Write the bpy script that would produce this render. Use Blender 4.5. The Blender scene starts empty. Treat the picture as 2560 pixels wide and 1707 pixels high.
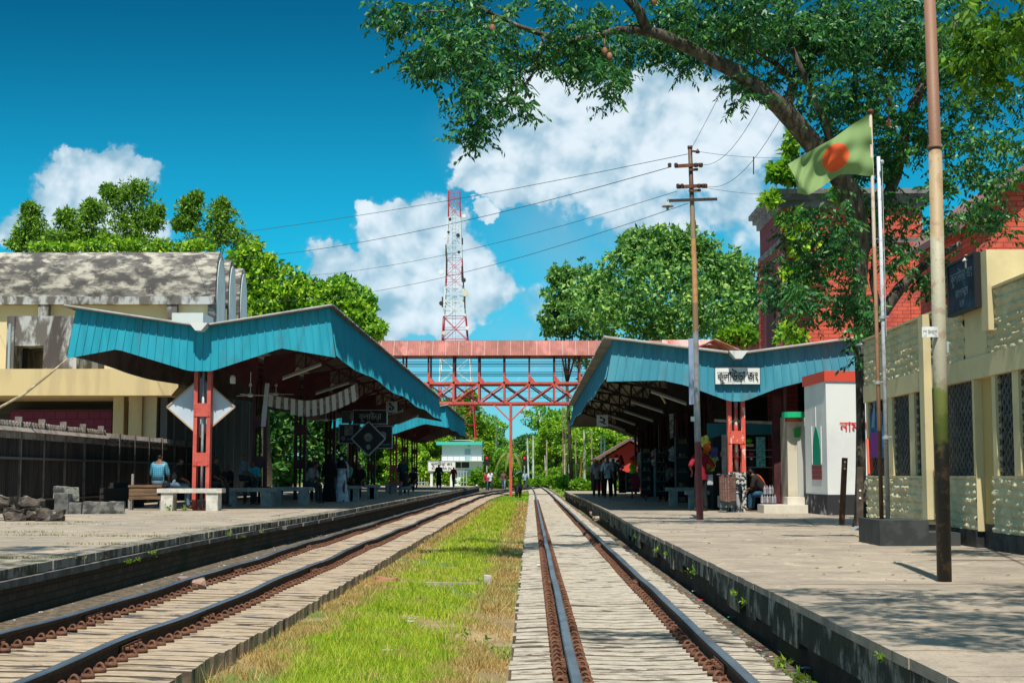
import bpy, math, random
import numpy as np
from mathutils import Vector, Matrix, Euler
random.seed(7)
R = math.radians
S = bpy.context.scene
COL = S.collection
# ---------------------------------------------------------------- camera
F = 3600.0; HX, HY = 1328.0, 1188.0          # focal length and the rails' vanishing point in photo pixels (2560 x 1707)
EYE = Vector((0, 0, 1.5))
pitch = math.atan((HY - 853.5) / F); yaw = math.atan((HX - 1280) / F)
cd = bpy.data.cameras.new('camera'); cam = bpy.data.objects.new('camera', cd); COL.objects.link(cam)
cd.sensor_width = 36; cd.lens = 36 * F / 2560; cd.clip_start = .1; cd.clip_end = 6000
cam.location = EYE; cam.rotation_euler = (R(90) + pitch, 0, yaw)
S.camera = cam
CM = Euler(cam.rotation_euler).to_matrix()
def ray(px, py):
    return CM @ Vector(((px - 1280) / F, (853.5 - py) / F, -1))
def P(px, py, Y):                             # photo pixel -> world point at depth Y
    d = ray(px, py); return EYE + d * (Y / d.y)
def PX(px, py, X):
    d = ray(px, py); return EYE + d * (X / d.x)
# ---------------------------------------------------------------- sun, sky
EL, AZ = R(63), R(5.5)                        # the sun stands behind the camera, slightly left
sd = bpy.data.lights.new('sun', 'SUN'); sun = bpy.data.objects.new('sun', sd); COL.objects.link(sun)
sd.energy = 4.6; sd.angle = R(.5); sd.color = (1, .93, .80)
sdir = Vector((-math.sin(AZ) * math.cos(EL), -math.cos(AZ) * math.cos(EL), math.sin(EL)))
sun.rotation_euler = sdir.to_track_quat('Z', 'Y').to_euler()
sun.location = (0, 0, 60)
vs = S.view_settings; S.display_settings.display_device = 'sRGB'
vs.view_transform = 'Standard'; vs.look = 'None'; vs.exposure = .55; vs.gamma = 1; vs.use_curve_mapping = False
W = bpy.data.worlds.new('World'); S.world = W; W.use_nodes = True
class G:
    def __init__(s, t): s.t = t; s.n = t.nodes; s.l = t.links
    def set(s, sock, v):
        if isinstance(v, bpy.types.NodeSocket): s.l.new(v, sock)
        else:
            if isinstance(v, (tuple, list)) and len(v) == 3 and sock.type == 'RGBA': v = (*v, 1)
            sock.default_value = v
    def m(s, op, *a):
        n = s.n.new('ShaderNodeMath'); n.operation = op
        for i, v in enumerate(a): s.set(n.inputs[i], v)
        return n.outputs[0]
    def ss(s, v, lo, hi, a=0., b=1.):
        n = s.n.new('ShaderNodeMapRange'); n.interpolation_type = 'SMOOTHSTEP'
        for i, x in enumerate((v, lo, hi, a, b)): s.set(n.inputs[i], x)
        return n.outputs[0]
    def mix(s, f, a, b, bt='MIX'):
        n = s.n.new('ShaderNodeMix'); n.data_type = 'RGBA'; n.blend_type = bt
        s.set(n.inputs[0], f); s.set(n.inputs[6], a); s.set(n.inputs[7], b); return n.outputs[2]
    def comb(s, x, y, z):
        n = s.n.new('ShaderNodeCombineXYZ')
        for i, v in enumerate((x, y, z)): s.set(n.inputs[i], v)
        return n.outputs[0]
    def noise(s, vec, sc, det=4, rough=.55, dist=0.):
        n = s.n.new('ShaderNodeTexNoise'); s.l.new(vec, n.inputs['Vector'])
        n.inputs['Scale'].default_value = sc; n.inputs['Detail'].default_value = det
        n.inputs['Roughness'].default_value = rough; n.inputs['Distortion'].default_value = dist
        return n.outputs['Fac']
    def vmul(s, v, k):
        n = s.n.new('ShaderNodeVectorMath'); n.operation = 'MULTIPLY'; s.l.new(v, n.inputs[0]); n.inputs[1].default_value = k
        return n.outputs[0]
wt = W.node_tree; g = G(wt); bg = wt.nodes['Background']; bg.inputs[1].default_value = .10
sky = wt.nodes.new('ShaderNodeTexSky'); sky.sky_type = 'NISHITA'; sky.sun_disc = False
sky.sun_elevation = EL; sky.sun_rotation = R(180) + AZ; sky.air_density = 1.0; sky.dust_density = .15; sky.ozone_density = 3.0; sky.altitude = 0
tc = wt.nodes.new('ShaderNodeTexCoord'); sp = wt.nodes.new('ShaderNodeSeparateXYZ'); wt.links.new(tc.outputs['Generated'], sp.inputs[0])
ay = g.m('MAXIMUM', g.m('ABSOLUTE', sp.outputs[1]), .02)
u = g.m('DIVIDE', sp.outputs[0], ay); v = g.m('DIVIDE', sp.outputs[2], ay)
uv = g.comb(u, v, 0.)
def billow(vec, sc, det=3, rough=.55):
    n = wt.nodes.new('ShaderNodeTexVoronoi'); n.feature = 'F1'; n.inputs['Scale'].default_value = sc; n.inputs['Detail'].default_value = det
    n.inputs['Roughness'].default_value = rough; n.normalize = True; wt.links.new(vec, n.inputs['Vector']); return g.m('SUBTRACT', 1., n.outputs['Distance'])
wuv = g.comb(g.m('ADD', u, g.m('MULTIPLY', g.noise(uv, 14, 2), .03)), g.m('ADD', v, g.m('MULTIPLY', g.noise(g.comb(v, u, 2.), 14, 2), .03)), 0.)
n1 = g.noise(uv, 9, 6, .58, .15); n2 = billow(wuv, 26)
k1 = g.m('SUBTRACT', g.noise(uv, 17, 5, .6), .5); k2 = g.m('SUBTRACT', g.noise(g.comb(v, u, 5.), 17, 5, .6), .5)
uw = g.m('ADD', u, g.m('MULTIPLY', k1, .085)); vw = g.m('ADD', v, g.m('MULTIPLY', k2, .07))
blobs = [  # clouds: direction (tangent of azimuth, of elevation), half sizes, weight
 (1520,300,420,150,1.0),(1330,400,220,150,1.0),(1800,300,270,170,.95),(1180,440,90,70,.8),(1650,480,400,190,.74),(1800,640,330,160,.60),
 (1500,520,300,130,.55),(1360,200,120,70,.75),(1720,200,200,60,.85),(1190,520,50,34,.8),
 (990,600,150,120,1.05),(930,540,60,50,.9),(1080,600,110,130,.95),(1160,690,160,150,.85),(880,660,150,90,.95),(1010,760,270,140,.9),(1290,760,230,110,.55),
 (1400,880,500,120,.45),(1250,1000,140,60,.6),(1380,1040,70,40,.7),(1600,980,300,70,.4),
 (215,410,120,80,1.0),(330,450,110,50,.85),(180,500,190,110,.95),(60,590,140,90,.9),(300,560,180,80,.7)]
f = None
for (bx, by, rx, ry, w) in blobs:
    cu, cv = (bx - HX) / F, (HY - by) / F
    du = g.m('MULTIPLY', g.m('SUBTRACT', uw, cu), F / rx); dv = g.m('MULTIPLY', g.m('SUBTRACT', vw, cv), F / ry)
    d = g.m('SQRT', g.m('ADD', g.m('MULTIPLY', du, du), g.m('MULTIPLY', dv, dv)))
    b = g.m('MULTIPLY', g.ss(d, 1.45, .35), w)
    f = b if f is None else g.m('MAXIMUM', f, b)
nn = g.m('ADD', g.m('MULTIPLY', g.m('SUBTRACT', n1, .5), 1.3), g.m('MULTIPLY', g.m('SUBTRACT', n2, .62), 1.3))
dens = g.ss(g.m('ADD', f, g.m('MULTIPLY', nn, g.m('ADD', .35, g.m('MULTIPLY', f, .5)))), g.m('SUBTRACT', .47, g.m('MULTIPLY', g.ss(v, .17, .07), .05)), g.m('ADD', .66, g.m('MULTIPLY', g.ss(f, .75, .4), .25)))
dens = g.m('MULTIPLY', dens, g.ss(f, .02, .3))
n3 = g.noise(g.comb(g.m('ADD', u, .012), g.m('SUBTRACT', v, .03), 0.), 9, 3, .55, .15)
vs2 = wt.nodes.new('ShaderNodeVectorMath'); wt.links.new(wuv, vs2.inputs[0]); vs2.inputs[1].default_value = (.004, -.010, 0); n4 = billow(vs2.outputs[0], 26)
lit = g.ss(g.m('ADD', g.m('ADD', g.m('SUBTRACT', n1, n3), g.m('MULTIPLY', g.m('SUBTRACT', n2, n4), .9)), g.m('MULTIPLY', g.m('SUBTRACT', f, .6), .3)), -.17, .24)
veil = None
for (bx, by, rx, ry, w) in ((1620,560,480,260,.62),(1250,900,700,200,.5),(1750,420,330,220,.5),(1040,720,330,190,.5),(1330,330,260,160,.5)):
    du = g.m('MULTIPLY', g.m('SUBTRACT', u, (bx-HX)/F), F / rx); dv = g.m('MULTIPLY', g.m('SUBTRACT', v, (HY-by)/F), F / ry)
    b = g.m('MULTIPLY', g.ss(g.m('SQRT', g.m('ADD', g.m('MULTIPLY', du, du), g.m('MULTIPLY', dv, dv))), 1.2, .2), w); veil = b if veil is None else g.m('MAXIMUM', veil, b)
veil = g.m('MULTIPLY', veil, g.ss(n1, .3, .62)); veil = g.m('MAXIMUM', veil, g.m('MULTIPLY', g.ss(v, .48, .85), g.m('ADD', .35, g.m('MULTIPLY', g.ss(n1, .4, .6), .3)))); lit = g.m('MULTIPLY', lit, g.ss(dens, .15, .75)); dens = g.m('MAXIMUM', dens, veil)  # overhead cloud cover, out of view, added to whiten the ambient light
ccol = g.mix(lit, (1.9, 3.4, 4.4), (5.7, 6.4, 6.9))
skyc = g.mix(1.0, sky.outputs[0], (.04, .76, .84), 'MULTIPLY')
skyc = g.mix(g.ss(v, .12, .38), skyc, (.2, .42, .48), 'MULTIPLY')
skyc = g.mix(g.ss(v, .16, .0), skyc, (5.5, .80, .98), 'MULTIPLY')
ccol = g.mix(g.ss(v, .5, .8), ccol, (1.45, 1.4, 1.3), 'MULTIPLY')  # the added overhead clouds are brightened to lift the shade below
wt.links.new(g.mix(g.m('MULTIPLY', dens, .93), skyc, ccol), bg.inputs[0])
W.cycles.sampling_method = 'MANUAL'; W.cycles.sample_map_resolution = 512
# ---------------------------------------------------------------- helpers
WL = {}
def tag(o, label=None, cat=None, group=None, kind=None):
    if label: o['label'] = label
    if cat: o['category'] = cat
    if group: o['group'] = group
    if kind: o['kind'] = kind
    return o
def thing(name, label, cat, loc=(0, 0, 0), group=None):
    o = bpy.data.objects.new(name, None); COL.objects.link(o); o.location = loc; o.empty_display_size = .2
    WL[o.name] = Vector(loc); return tag(o, label, cat, group)
def copytree(o, loc, rz=None, label=None, group=None, scale=None):
    c = o.copy(); COL.objects.link(c); c.location = loc; WL[c.name] = Vector(loc)
    if rz is not None: c.rotation_euler = (0, 0, rz)
    if scale: c.scale = scale
    if label: c['label'] = label
    if group: c['group'] = group
    for ch in [x for x in list(bpy.data.objects) if x.parent == o]:
        d = ch.copy(); COL.objects.link(d); d.parent = c
        for gg in [x for x in list(bpy.data.objects) if x.parent == ch]:
            e = gg.copy(); COL.objects.link(e); e.parent = d
    return c
def link(name, me, mats, parent=None, origin=None, smooth=False):
    o = bpy.data.objects.new(name, me); COL.objects.link(o)
    for m in (mats if isinstance(mats, (list, tuple)) else [mats]): me.materials.append(m)
    if parent is not None:
        o.parent = parent; WL[o.name] = WL[parent.name]
    else:
        o.location = origin or (0, 0, 0); WL[o.name] = Vector(o.location)
    if smooth: me.polygons.foreach_set('use_smooth', [True] * len(me.polygons))
    return o
class MB:
    def __init__(s): s.v = []; s.f = []; s.mi = []; s.cur = 0
    def add(s, vs, fs):
        b = len(s.v); s.v += [tuple(x) for x in vs]
        for f in fs: s.f.append([b + i for i in f]); s.mi.append(s.cur)
        return s
    def box(s, x0, x1, y0, y1, z0, z1):
        return s.add([(x0,y0,z0),(x1,y0,z0),(x1,y1,z0),(x0,y1,z0),(x0,y0,z1),(x1,y0,z1),(x1,y1,z1),(x0,y1,z1)],
                     [(0,3,2,1),(4,5,6,7),(0,1,5,4),(1,2,6,5),(2,3,7,6),(3,0,4,7)])
    def obox(s, c, size, rot=(0, 0, 0), jit=0):
        m = Euler(rot).to_matrix(); c = Vector(c)
        vs = [c + m @ Vector((sx * size[0] / 2 + random.uniform(-jit, jit), sy * size[1] / 2 + random.uniform(-jit, jit), sz * size[2] / 2 + random.uniform(-jit, jit)))
              for sz in (-1, 1) for sx, sy in ((-1,-1),(1,-1),(1,1),(-1,1))]
        return s.add(vs, [(0,3,2,1),(4,5,6,7),(0,1,5,4),(1,2,6,5),(2,3,7,6),(3,0,4,7)])
    def tube(s, pts, r, n=6, cap=True, up=None):
        pts = [Vector(p) for p in pts]; rs = r if isinstance(r, (list, tuple)) else [r] * len(pts)
        vs = []
        ref = Vector((0, 0, 1)) if up is None else Vector(up)
        t0 = (pts[-1] - pts[0]).normalized() if (pts[-1] - pts[0]).length > 1e-6 else Vector((0, 0, 1))
        if abs(t0.dot(ref)) > .9: ref = Vector((0, 1, 0)) if up is None else ref
        for i, p in enumerate(pts):
            t = (pts[min(i + 1, len(pts) - 1)] - pts[max(i - 1, 0)])
            if t.length < 1e-9: t = Vector((0, 0, 1))
            t.normalize()
            if i == 0 or up is not None:
                a = t.cross(ref)
                if a.length < .05: a = t.cross(Vector((1, 0, 0)))
            else: a = pa - t * pa.dot(t)
            a.normalize(); b = a.cross(t); pa = a
            for k in range(n):
                w = 2 * math.pi * (k + .5) / n; vs.append(p + (a * math.cos(w) + b * math.sin(w)) * rs[i])
        fs = []
        for i in range(len(pts) - 1):
            for k in range(n):
                fs.append((i*n+k, i*n+(k+1) % n, (i+1)*n+(k+1) % n, (i+1)*n+k))
        if cap: fs += [tuple(range(n))[::-1], tuple((len(pts)-1)*n + k for k in range(n))]
        return s.add(vs, fs)
    def prism(s, pts, d):                     # closed polygon extruded by vector d
        n = len(pts); d = Vector(d); vs = [Vector(p) for p in pts]; vs += [p + d for p in vs]
        return s.add(vs, [tuple(range(n))[::-1], tuple(range(n, 2*n))] + [(i, (i+1) % n, n+(i+1) % n, n+i) for i in range(n)])
    def bar(s, a, b, w, h):                   # rectangular bar from a to b
        a, b = Vector(a), Vector(b); t = (b - a).normalized(); ref = Vector((0, 0, 1)) if abs(t.z) < .95 else Vector((0, 1, 0))
        x = t.cross(ref).normalized(); y = x.cross(t)
        vs = [p + x * sx * w / 2 + y * sy * h / 2 for p in (a, b) for sx, sy in ((-1,-1),(1,-1),(1,1),(-1,1))]
        return s.add(vs, [(0,3,2,1),(4,5,6,7),(0,1,5,4),(1,2,6,5),(2,3,7,6),(3,0,4,7)])
    def lathe(s, c, prof, n=16):
        c = Vector(c); vs = [c + Vector((r * math.cos(2*math.pi*k/n), r * math.sin(2*math.pi*k/n), z)) for r, z in prof for k in range(n)]
        fs = [(i*n+k, i*n+(k+1) % n, (i+1)*n+(k+1) % n, (i+1)*n+k) for i in range(len(prof)-1) for k in range(n)]
        return s.add(vs, fs)
    def ball(s, c, r, n=10, sq=(1, 1, 1)):
        prof = [(math.sin(math.pi*i/6) * r, -math.cos(math.pi*i/6) * r) for i in range(7)]
        b = len(s.v); s.lathe((0, 0, 0), prof, n)
        for i in range(b, len(s.v)):
            x = s.v[i]; s.v[i] = (c[0] + x[0]*sq[0], c[1] + x[1]*sq[1], c[2] + x[2]*sq[2])
        return s
    def grid(s, fn, nu, nv):
        b = len(s.v)
        for j in range(nv + 1):
            for i in range(nu + 1): s.v.append(tuple(fn(i / nu, j / nv)))
        for j in range(nv):
            for i in range(nu):
                k = b + j * (nu + 1) + i; s.f.append([k, k+1, k+nu+2, k+nu+1]); s.mi.append(s.cur)
        return s
    def build(s, name, mats, parent=None, origin=None, smooth=False):
        off = WL[parent.name] if parent is not None else Vector(origin or (0, 0, 0))
        me = bpy.data.meshes.new(name); me.from_pydata([(x - off.x, y - off.y, z - off.z) for x, y, z in s.v], [], s.f)
        o = link(name, me, mats, parent, origin, smooth)
        if any(s.mi): me.polygons.foreach_set('material_index', s.mi)
        me.update(); return o
# ---------------------------------------------------------------- materials
def mat(name, c, c2=None, sc=2., lo=.42, hi=.6, rough=.85, metal=0., bump=0., bsc=25., spec=.25, st=(1, 1, 1), c3=None, sc3=.7, lo3=.5, hi3=.65, det=5, ztop=None):
    m = bpy.data.materials.new(name); m.use_nodes = True; g = G(m.node_tree); b = g.n['Principled BSDF']
    b.inputs['Roughness'].default_value = rough; b.inputs['Metallic'].default_value = metal; b.inputs['Specular IOR Level'].default_value = spec
    b.inputs['Base Color'].default_value = (*c, 1)
    if c2 or c3 or bump:
        geo = g.n.new('ShaderNodeNewGeometry'); pos = g.vmul(geo.outputs['Position'], st)
        col = None
        if c2: col = g.mix(g.ss(g.noise(pos, sc, det, .6), lo, hi), c, c2)
        if c3: col = g.mix(g.ss(g.noise(g.vmul(pos, (1, 1, 1)), sc3, 6, .65, .3), lo3, hi3), col if col is not None else c, c3)
        if col is not None: g.l.new(col, b.inputs['Base Color'])
        if bump:
            bn = g.n.new('ShaderNodeBump'); bn.inputs['Strength'].default_value = bump; bn.inputs['Distance'].default_value = .02
            g.l.new(g.noise(pos, bsc, 6, .65), bn.inputs['Height']); g.l.new(bn.outputs[0], b.inputs['Normal'])
    return m
def leafmat(name, cols, trans=.3, rough=.5, spec=.4, patch=None):
    m = bpy.data.materials.new(name); m.use_nodes = True; g = G(m.node_tree); b = g.n['Principled BSDF']
    geo = g.n.new('ShaderNodeNewGeometry'); r = g.n.new('ShaderNodeValToRGB')
    if patch:
        fac = g.m('ADD', g.m('MULTIPLY', geo.outputs['Random Per Island'], .35), g.m('MULTIPLY', g.ss(g.noise(geo.outputs['Position'], patch, 4, .6), .35, .65), .65))
    else: fac = geo.outputs['Random Per Island']
    g.l.new(fac, r.inputs[0]); els = r.color_ramp.elements
    while len(els) < len(cols): els.new(.5)
    for i, c in enumerate(cols): els[i].position = i / max(1, len(cols) - 1); els[i].color = (*c, 1)
    g.l.new(r.outputs[0], b.inputs['Base Color']); b.inputs['Roughness'].default_value = rough; b.inputs['Specular IOR Level'].default_value = spec
    t = g.n.new('ShaderNodeBsdfTranslucent'); g.l.new(r.outputs[0], t.inputs[0]); mx = g.n.new('ShaderNodeMixShader')
    mx.inputs[0].default_value = trans; g.l.new(b.outputs[0], mx.inputs[1]); g.l.new(t.outputs[0], mx.inputs[2])
    g.l.new(mx.outputs[0], g.n['Material Output'].inputs[0]); return m
def brickmat(name, c1, c2, mo, bw, bh, ms=.012, axis='xz', dirt=None, bump=.6):
    m = bpy.data.materials.new(name); m.use_nodes = True; g = G(m.node_tree); b = g.n['Principled BSDF']; b.inputs['Roughness'].default_value = .9
    geo = g.n.new('ShaderNodeNewGeometry'); s3 = g.n.new('ShaderNodeSeparateXYZ'); g.l.new(geo.outputs['Position'], s3.inputs[0])
    a = s3.outputs[0 if axis == 'xz' else 1]
    br = g.n.new('ShaderNodeTexBrick'); g.l.new(g.comb(a, s3.outputs[2], 0.), br.inputs['Vector'])
    br.inputs['Color1'].default_value = (*c1, 1); br.inputs['Color2'].default_value = (*c2, 1); br.inputs['Mortar'].default_value = (*mo, 1)
    br.inputs['Scale'].default_value = 1; br.inputs['Brick Width'].default_value = bw; br.inputs['Row Height'].default_value = bh; br.inputs['Mortar Size'].default_value = ms
    br.inputs['Mortar Smooth'].default_value = .3
    col = br.outputs[0]
    if dirt: col = g.mix(g.ss(g.noise(geo.outputs['Position'], 1.2, 6, .65), .48, .68), col, dirt)
    g.l.new(col, b.inputs['Base Color'])
    bn = g.n.new('ShaderNodeBump'); bn.inputs['Strength'].default_value = bump; bn.inputs['Distance'].default_value = .02; bn.invert = True
    g.l.new(br.outputs['Fac'], bn.inputs['Height']); g.l.new(bn.outputs[0], b.inputs['Normal']); return m
TEAL = mat('teal_sheet', (.010,.27,.37), (.018,.31,.42), 1.2, rough=.5, spec=.35, bump=.25, bsc=3, st=(2.5,2.5,.5), c3=(.035,.20,.26), sc3=.8, lo3=.52, hi3=.72)
TEAL2 = mat('grey_teal_sheet', (.045,.24,.335), (.07,.29,.385), 1.2, rough=.5, spec=.35, bump=.25, bsc=3, st=(2.5,2.5,.5), c3=(.08,.20,.25), sc3=.8, lo3=.52, hi3=.72)
ROOFM = mat('galvanised_roof', (.55,.57,.57), (.42,.43,.42), 2, rough=.5)
SOFF = mat('soffit_brown', (.17,.13,.13), (.11,.085,.085), 1)
SOFFP = mat('soffit_pale', (.34,.30,.26), (.24,.21,.18), 1.2)
CORAL = mat('coral_paint', (.56,.11,.085), (.48,.085,.065), 3, rough=.55, c3=(.40,.05,.04), sc3=2.5, lo3=.58, hi3=.72)
CORALW = mat('coral_paint_flaked', (.66,.12,.08), (.6,.10,.07), 3, rough=.55, c3=(.62,.50,.47), sc3=9, lo3=.56, hi3=.6, st=(1,1,.4))
MAROON = mat('maroon_steel_shaded_coral', (.11,.032,.04), (.08,.022,.03), 2, rough=.6)
BLACKST = mat('black_steel', (.035,.032,.032), (.05,.04,.04), 3, rough=.6)
CONC = mat('grey_concrete', (.42,.40,.37), (.30,.29,.27), 4, bump=.3, bsc=30)
CONCW = mat('whitewashed_concrete', (.60,.58,.53), (.46,.44,.40), 5, bump=.2)
WHITE = mat('white_paint', (.74,.74,.72), (.66,.66,.65), 2, rough=.6)
BLACKP = mat('black_paint', (.018,.018,.02), rough=.5)
GREENP = mat('green_paint', (.01,.42,.18), rough=.5)
GALV = mat('galvanised_pipe', (.50,.53,.56), (.40,.42,.44), 5, rough=.4, metal=.4)
RUST = mat('rusty_iron', (.11,.05,.032), (.16,.075,.045), 14, bump=.4, bsc=60)
# ================================================================ ground, platforms, tracks
EARTH = mat('dry_earth', (.30,.22,.12), (.20,.15,.08), 1.5, bump=.5, bsc=20, c3=(.10,.15,.03), sc3=.4, lo3=.42, hi3=.55)
BALL = mat('dirt_fill', (.07,.055,.04), (.15,.12,.085), 9, bump=.6, bsc=40)
def wob(y, k=0.): return (.4 if k == 1 else .75) * (.012 * math.sin(y * .9 + k) + .010 * math.sin(y * .37 + 2 * k + 1) + .006 * math.sin(y * 2.1 + k))
b = MB(); xs = [-1500,-400,-100,-30,-14,-6,-2,2,6,14,30,100,400,1500]; ys = [-40,0,20,40,80,150,300,700,3000]
b.grid(lambda i, j: (xs[round(i*13)], ys[round(j*8)], .03 - .0 * j), 13, 8)
tag(b.build('ground', EARTH), kind='structure')
b = MB(); b.box(-2.35, -.16, 5, 148, .02, .08); tag(b.build('turf_bed', EARTH), kind='structure')
b = MB(); b.box(-.16, 1.9, 5, 150, .02, .12); b.box(-5.02, -2.36, 5, 150, .02, .115); tag(b.build('track_bed', BALL), kind='structure')
def conc_platform(name):
    m = bpy.data.materials.new(name); m.use_nodes = True; g = G(m.node_tree); bs = g.n['Principled BSDF']; bs.inputs['Roughness'].default_value = .9
    bs.inputs['Specular IOR Level'].default_value = .2
    geo = g.n.new('ShaderNodeNewGeometry'); p = geo.outputs['Position']
    c = g.mix(g.ss(g.noise(p, 1.1, 6, .65, .3), .35, .7), (.33,.28,.225), (.22,.19,.16))
    c = g.mix(g.ss(g.noise(g.vmul(p, (.35, 1.2, 1)), 1.6, 5, .6), .55, .75), c, (.41,.345,.28))
    c = g.mix(g.m('MULTIPLY', g.ss(g.noise(p, 6.5, 7, .7, .4), .48, .72), .75), c, (.19,.16,.125))
    c = g.mix(g.m('MULTIPLY', g.ss(g.noise(g.vmul(p, (1, .6, 1)), 2.3, 6, .7, .8), .56, .66), .6), c, (.46,.40,.32))
    c = g.mix(g.ss(g.noise(p, 45, 3, .7), .52, .72), c, (.18,.15,.12))
    vo = g.n.new('ShaderNodeTexVoronoi'); vo.feature = 'DISTANCE_TO_EDGE'; vo.inputs['Scale'].default_value = .16; g.l.new(g.vmul(p, (1, .9, 1)), vo.inputs['Vector'])
    c = g.mix(g.m('MULTIPLY', g.ss(vo.outputs[0], .006, .001), .85), c, (.09,.075,.06))
    sp = g.n.new('ShaderNodeSeparateXYZ'); g.l.new(p, sp.inputs[0])
    j = g.m('ABSOLUTE', g.m('SUBTRACT', g.m('FRACT', g.m('DIVIDE', sp.outputs[1], 3.05)), .5))
    c = g.mix(g.m('MULTIPLY', g.ss(j, .008, .003), .8), c, (.12,.10,.07))
    g.l.new(c, bs.inputs['Base Color'])
    bn = g.n.new('ShaderNodeBump'); bn.inputs['Strength'].default_value = .35; bn.inputs['Distance'].default_value = .015
    g.l.new(g.noise(p, 22, 7, .7), bn.inputs['Height']); g.l.new(bn.outputs[0], bs.inputs['Normal']); return m
PLAT = conc_platform('platform_concrete')
COPE = mat('coping_stained', (.26,.24,.21), (.07,.065,.055), 6, lo=.42, hi=.62, bump=.8, bsc=18, st=(1,1,.45), c3=(.05,.06,.03), sc3=2.2, lo3=.5, hi3=.62)
LEDGE = mat('coping_ledge', (.16,.15,.145), (.09,.085,.08), 4, bump=.3)
PWALL = brickmat('platform_brick', (.085,.06,.045), (.05,.04,.03), (.03,.028,.02), .26, .085, .012, 'yz', dirt=(.02,.03,.012))
PWALLR = mat('platform_wall_dark', (.055,.045,.038), (.03,.026,.022), 3, bump=.8, bsc=14, c3=(.035,.05,.018), sc3=2)
LE = [(5,-5.08),(13.7,-5.08),(22,-5.17),(26,-5.12),(30,-4.95),(36,-4.83),(60,-4.75),(80,-4.65),(100,-4.6),(127,-4.5)]
def edgex(y, E=LE):
    for (a, xa), (c, xc) in zip(E, E[1:]):
        if y <= c: return xa + (xc - xa) * (y - a) / (c - a)
    return E[-1][1]
PZ = .59
def platform(name, E, d, xfar, y0, y1, wallm, copem):
    root = bpy.data.objects.new(name, None); COL.objects.link(root); WL[root.name] = Vector((0, 0, 0)); tag(root, kind='structure')
    n = int((y1 - y0) / .5); t = MB(); xe = lambda y: edgex(y, E)
    t.grid(lambda u, w: ((lambda y: (xe(y) + d * .33 + (xfar - xe(y) - d * .33) * w, y, PZ))(y0 + u * (y1 - y0))), n, 1)
    t.box(*sorted((xe(y1) + d * .1, xfar)), y1 - .1, y1 - .002, .02, PZ - .002)
    t.build('paving', PLAT, root)
    rr = random.Random(3 + d); t = MB(); lip = MB(); y = y0
    while y < y1:
        L = rr.uniform(.10, .22) if d < 0 else rr.uniform(.4, 1.2); L = min(L, y1 - y + .001)
        x = xe(y + L/2) + d * (rr.uniform(0, .018) if d < 0 else rr.uniform(0, .012))
        zb = PZ - .085 - rr.uniform(0, .01) if d < 0 else PZ - rr.uniform(.19, .33)
        if d < 0: t.box(*sorted((x, x + d * .36)), y + .003, y + L, zb, PZ + .004 + rr.uniform(-.002, .003))
        else:
            t.box(*sorted((x, x + d * .36)), y + .003, y + L, zb, PZ - .052); lip.box(*sorted((x - d * .012, x + d * .36)), y + .003, y + L + .001, PZ - .05, PZ + .004 + rr.uniform(-.002, .003))
        y += L
    t.build('coping', copem, root)
    if d > 0: lip.build('coping_lip', PLAT, root)
    if d < 0:
        t = MB(); y = y0
        while y < y1:
            t.box(xe(y + 1) - .3, xe(y + 1) + .045, y, y + 1.99, PZ - .17 + rr.uniform(-.008, .008), PZ - .1); y += 2
        t.build('ledge', LEDGE, root)
    t = MB()
    t.grid(lambda u, w: ((lambda y: (xe(y) + d * .07 + .02 * math.sin(y * 3.1 + w * 5) * (1 - w), y, -.02 + w * (PZ - .12)))(y0 + u * (y1 - y0))), n, 6)
    t.build('retaining_wall', wallm, root); return root
platform('left_platform', LE, -1, -26, 5, 127, PWALL, COPE)
RE = [(3,1.89),(20,1.87),(26,1.85),(33,1.93),(40,1.99),(60,2.05),(72,1.9),(86,1.95)]
platform('right_platform', RE, 1, 24, 3, 86, PWALLR,
    mat('coping_right', (.34,.30,.24), (.04,.036,.03), 4, lo=.42, hi=.54, bump=1., bsc=12, st=(1,1,.8), c3=(.05,.05,.03), sc3=3.1, lo3=.44, hi3=.6))
# ---------------------------------------------------------------- railway tracks
SLP = mat('sleeper_concrete', (.43,.385,.32), (.26,.235,.20), 9, lo=.4, hi=.65, bump=.5, bsc=35, c3=(.10,.085,.07), sc3=3.0, lo3=.55, hi3=.63, st=(.8,2.2,1))
SLPL = mat('sleeper_concrete_brown', (.40,.32,.24), (.27,.21,.15), 7, lo=.4, hi=.65, bump=.6, bsc=30, c3=(.05,.05,.055), sc3=2.4, lo3=.55, hi3=.62, st=(.6,2.6,1))
RAILS = mat('rail_rust', (.045,.026,.018), (.075,.04,.026), 20, bump=.3, bsc=70, rough=.8)
RAILT = mat('rail_steel_worn', (.30,.34,.40), (.20,.22,.26), 3, rough=.33, metal=.85, st=(1,.3,1))
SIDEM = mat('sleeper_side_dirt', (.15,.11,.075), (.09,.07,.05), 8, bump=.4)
def sleeper_mesh(seed):
    rr = random.Random(seed); t = MB()
    def sec(x, z, jt): return [(x, -.084+jt, -.15), (x, .084+jt, -.15), (x, .082+jt, z-.006), (x, .078+jt, z), (x, -.078+jt, z), (x, -.082+jt, z-.006)]
    xs = [-.9,-.7,-.5,-.25,0,.25,.5,.7,.9]; zz = [-.014,-.005,0,-.010,-.014,-.010,0,-.005,-.014]
    vs = []
    for x, z in zip(xs, zz): vs += sec(x, z + rr.uniform(-.002,.002), rr.uniform(-.003,.003))
    fs = []
    for i in range(8):
        for k in range(6): fs.append((i*6+k, i*6+(k+1)%6, (i+1)*6+(k+1)%6, (i+1)*6+k))
    fs += [tuple(range(6))[::-1], tuple(48+k for k in range(6))]
    return vs, fs
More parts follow.
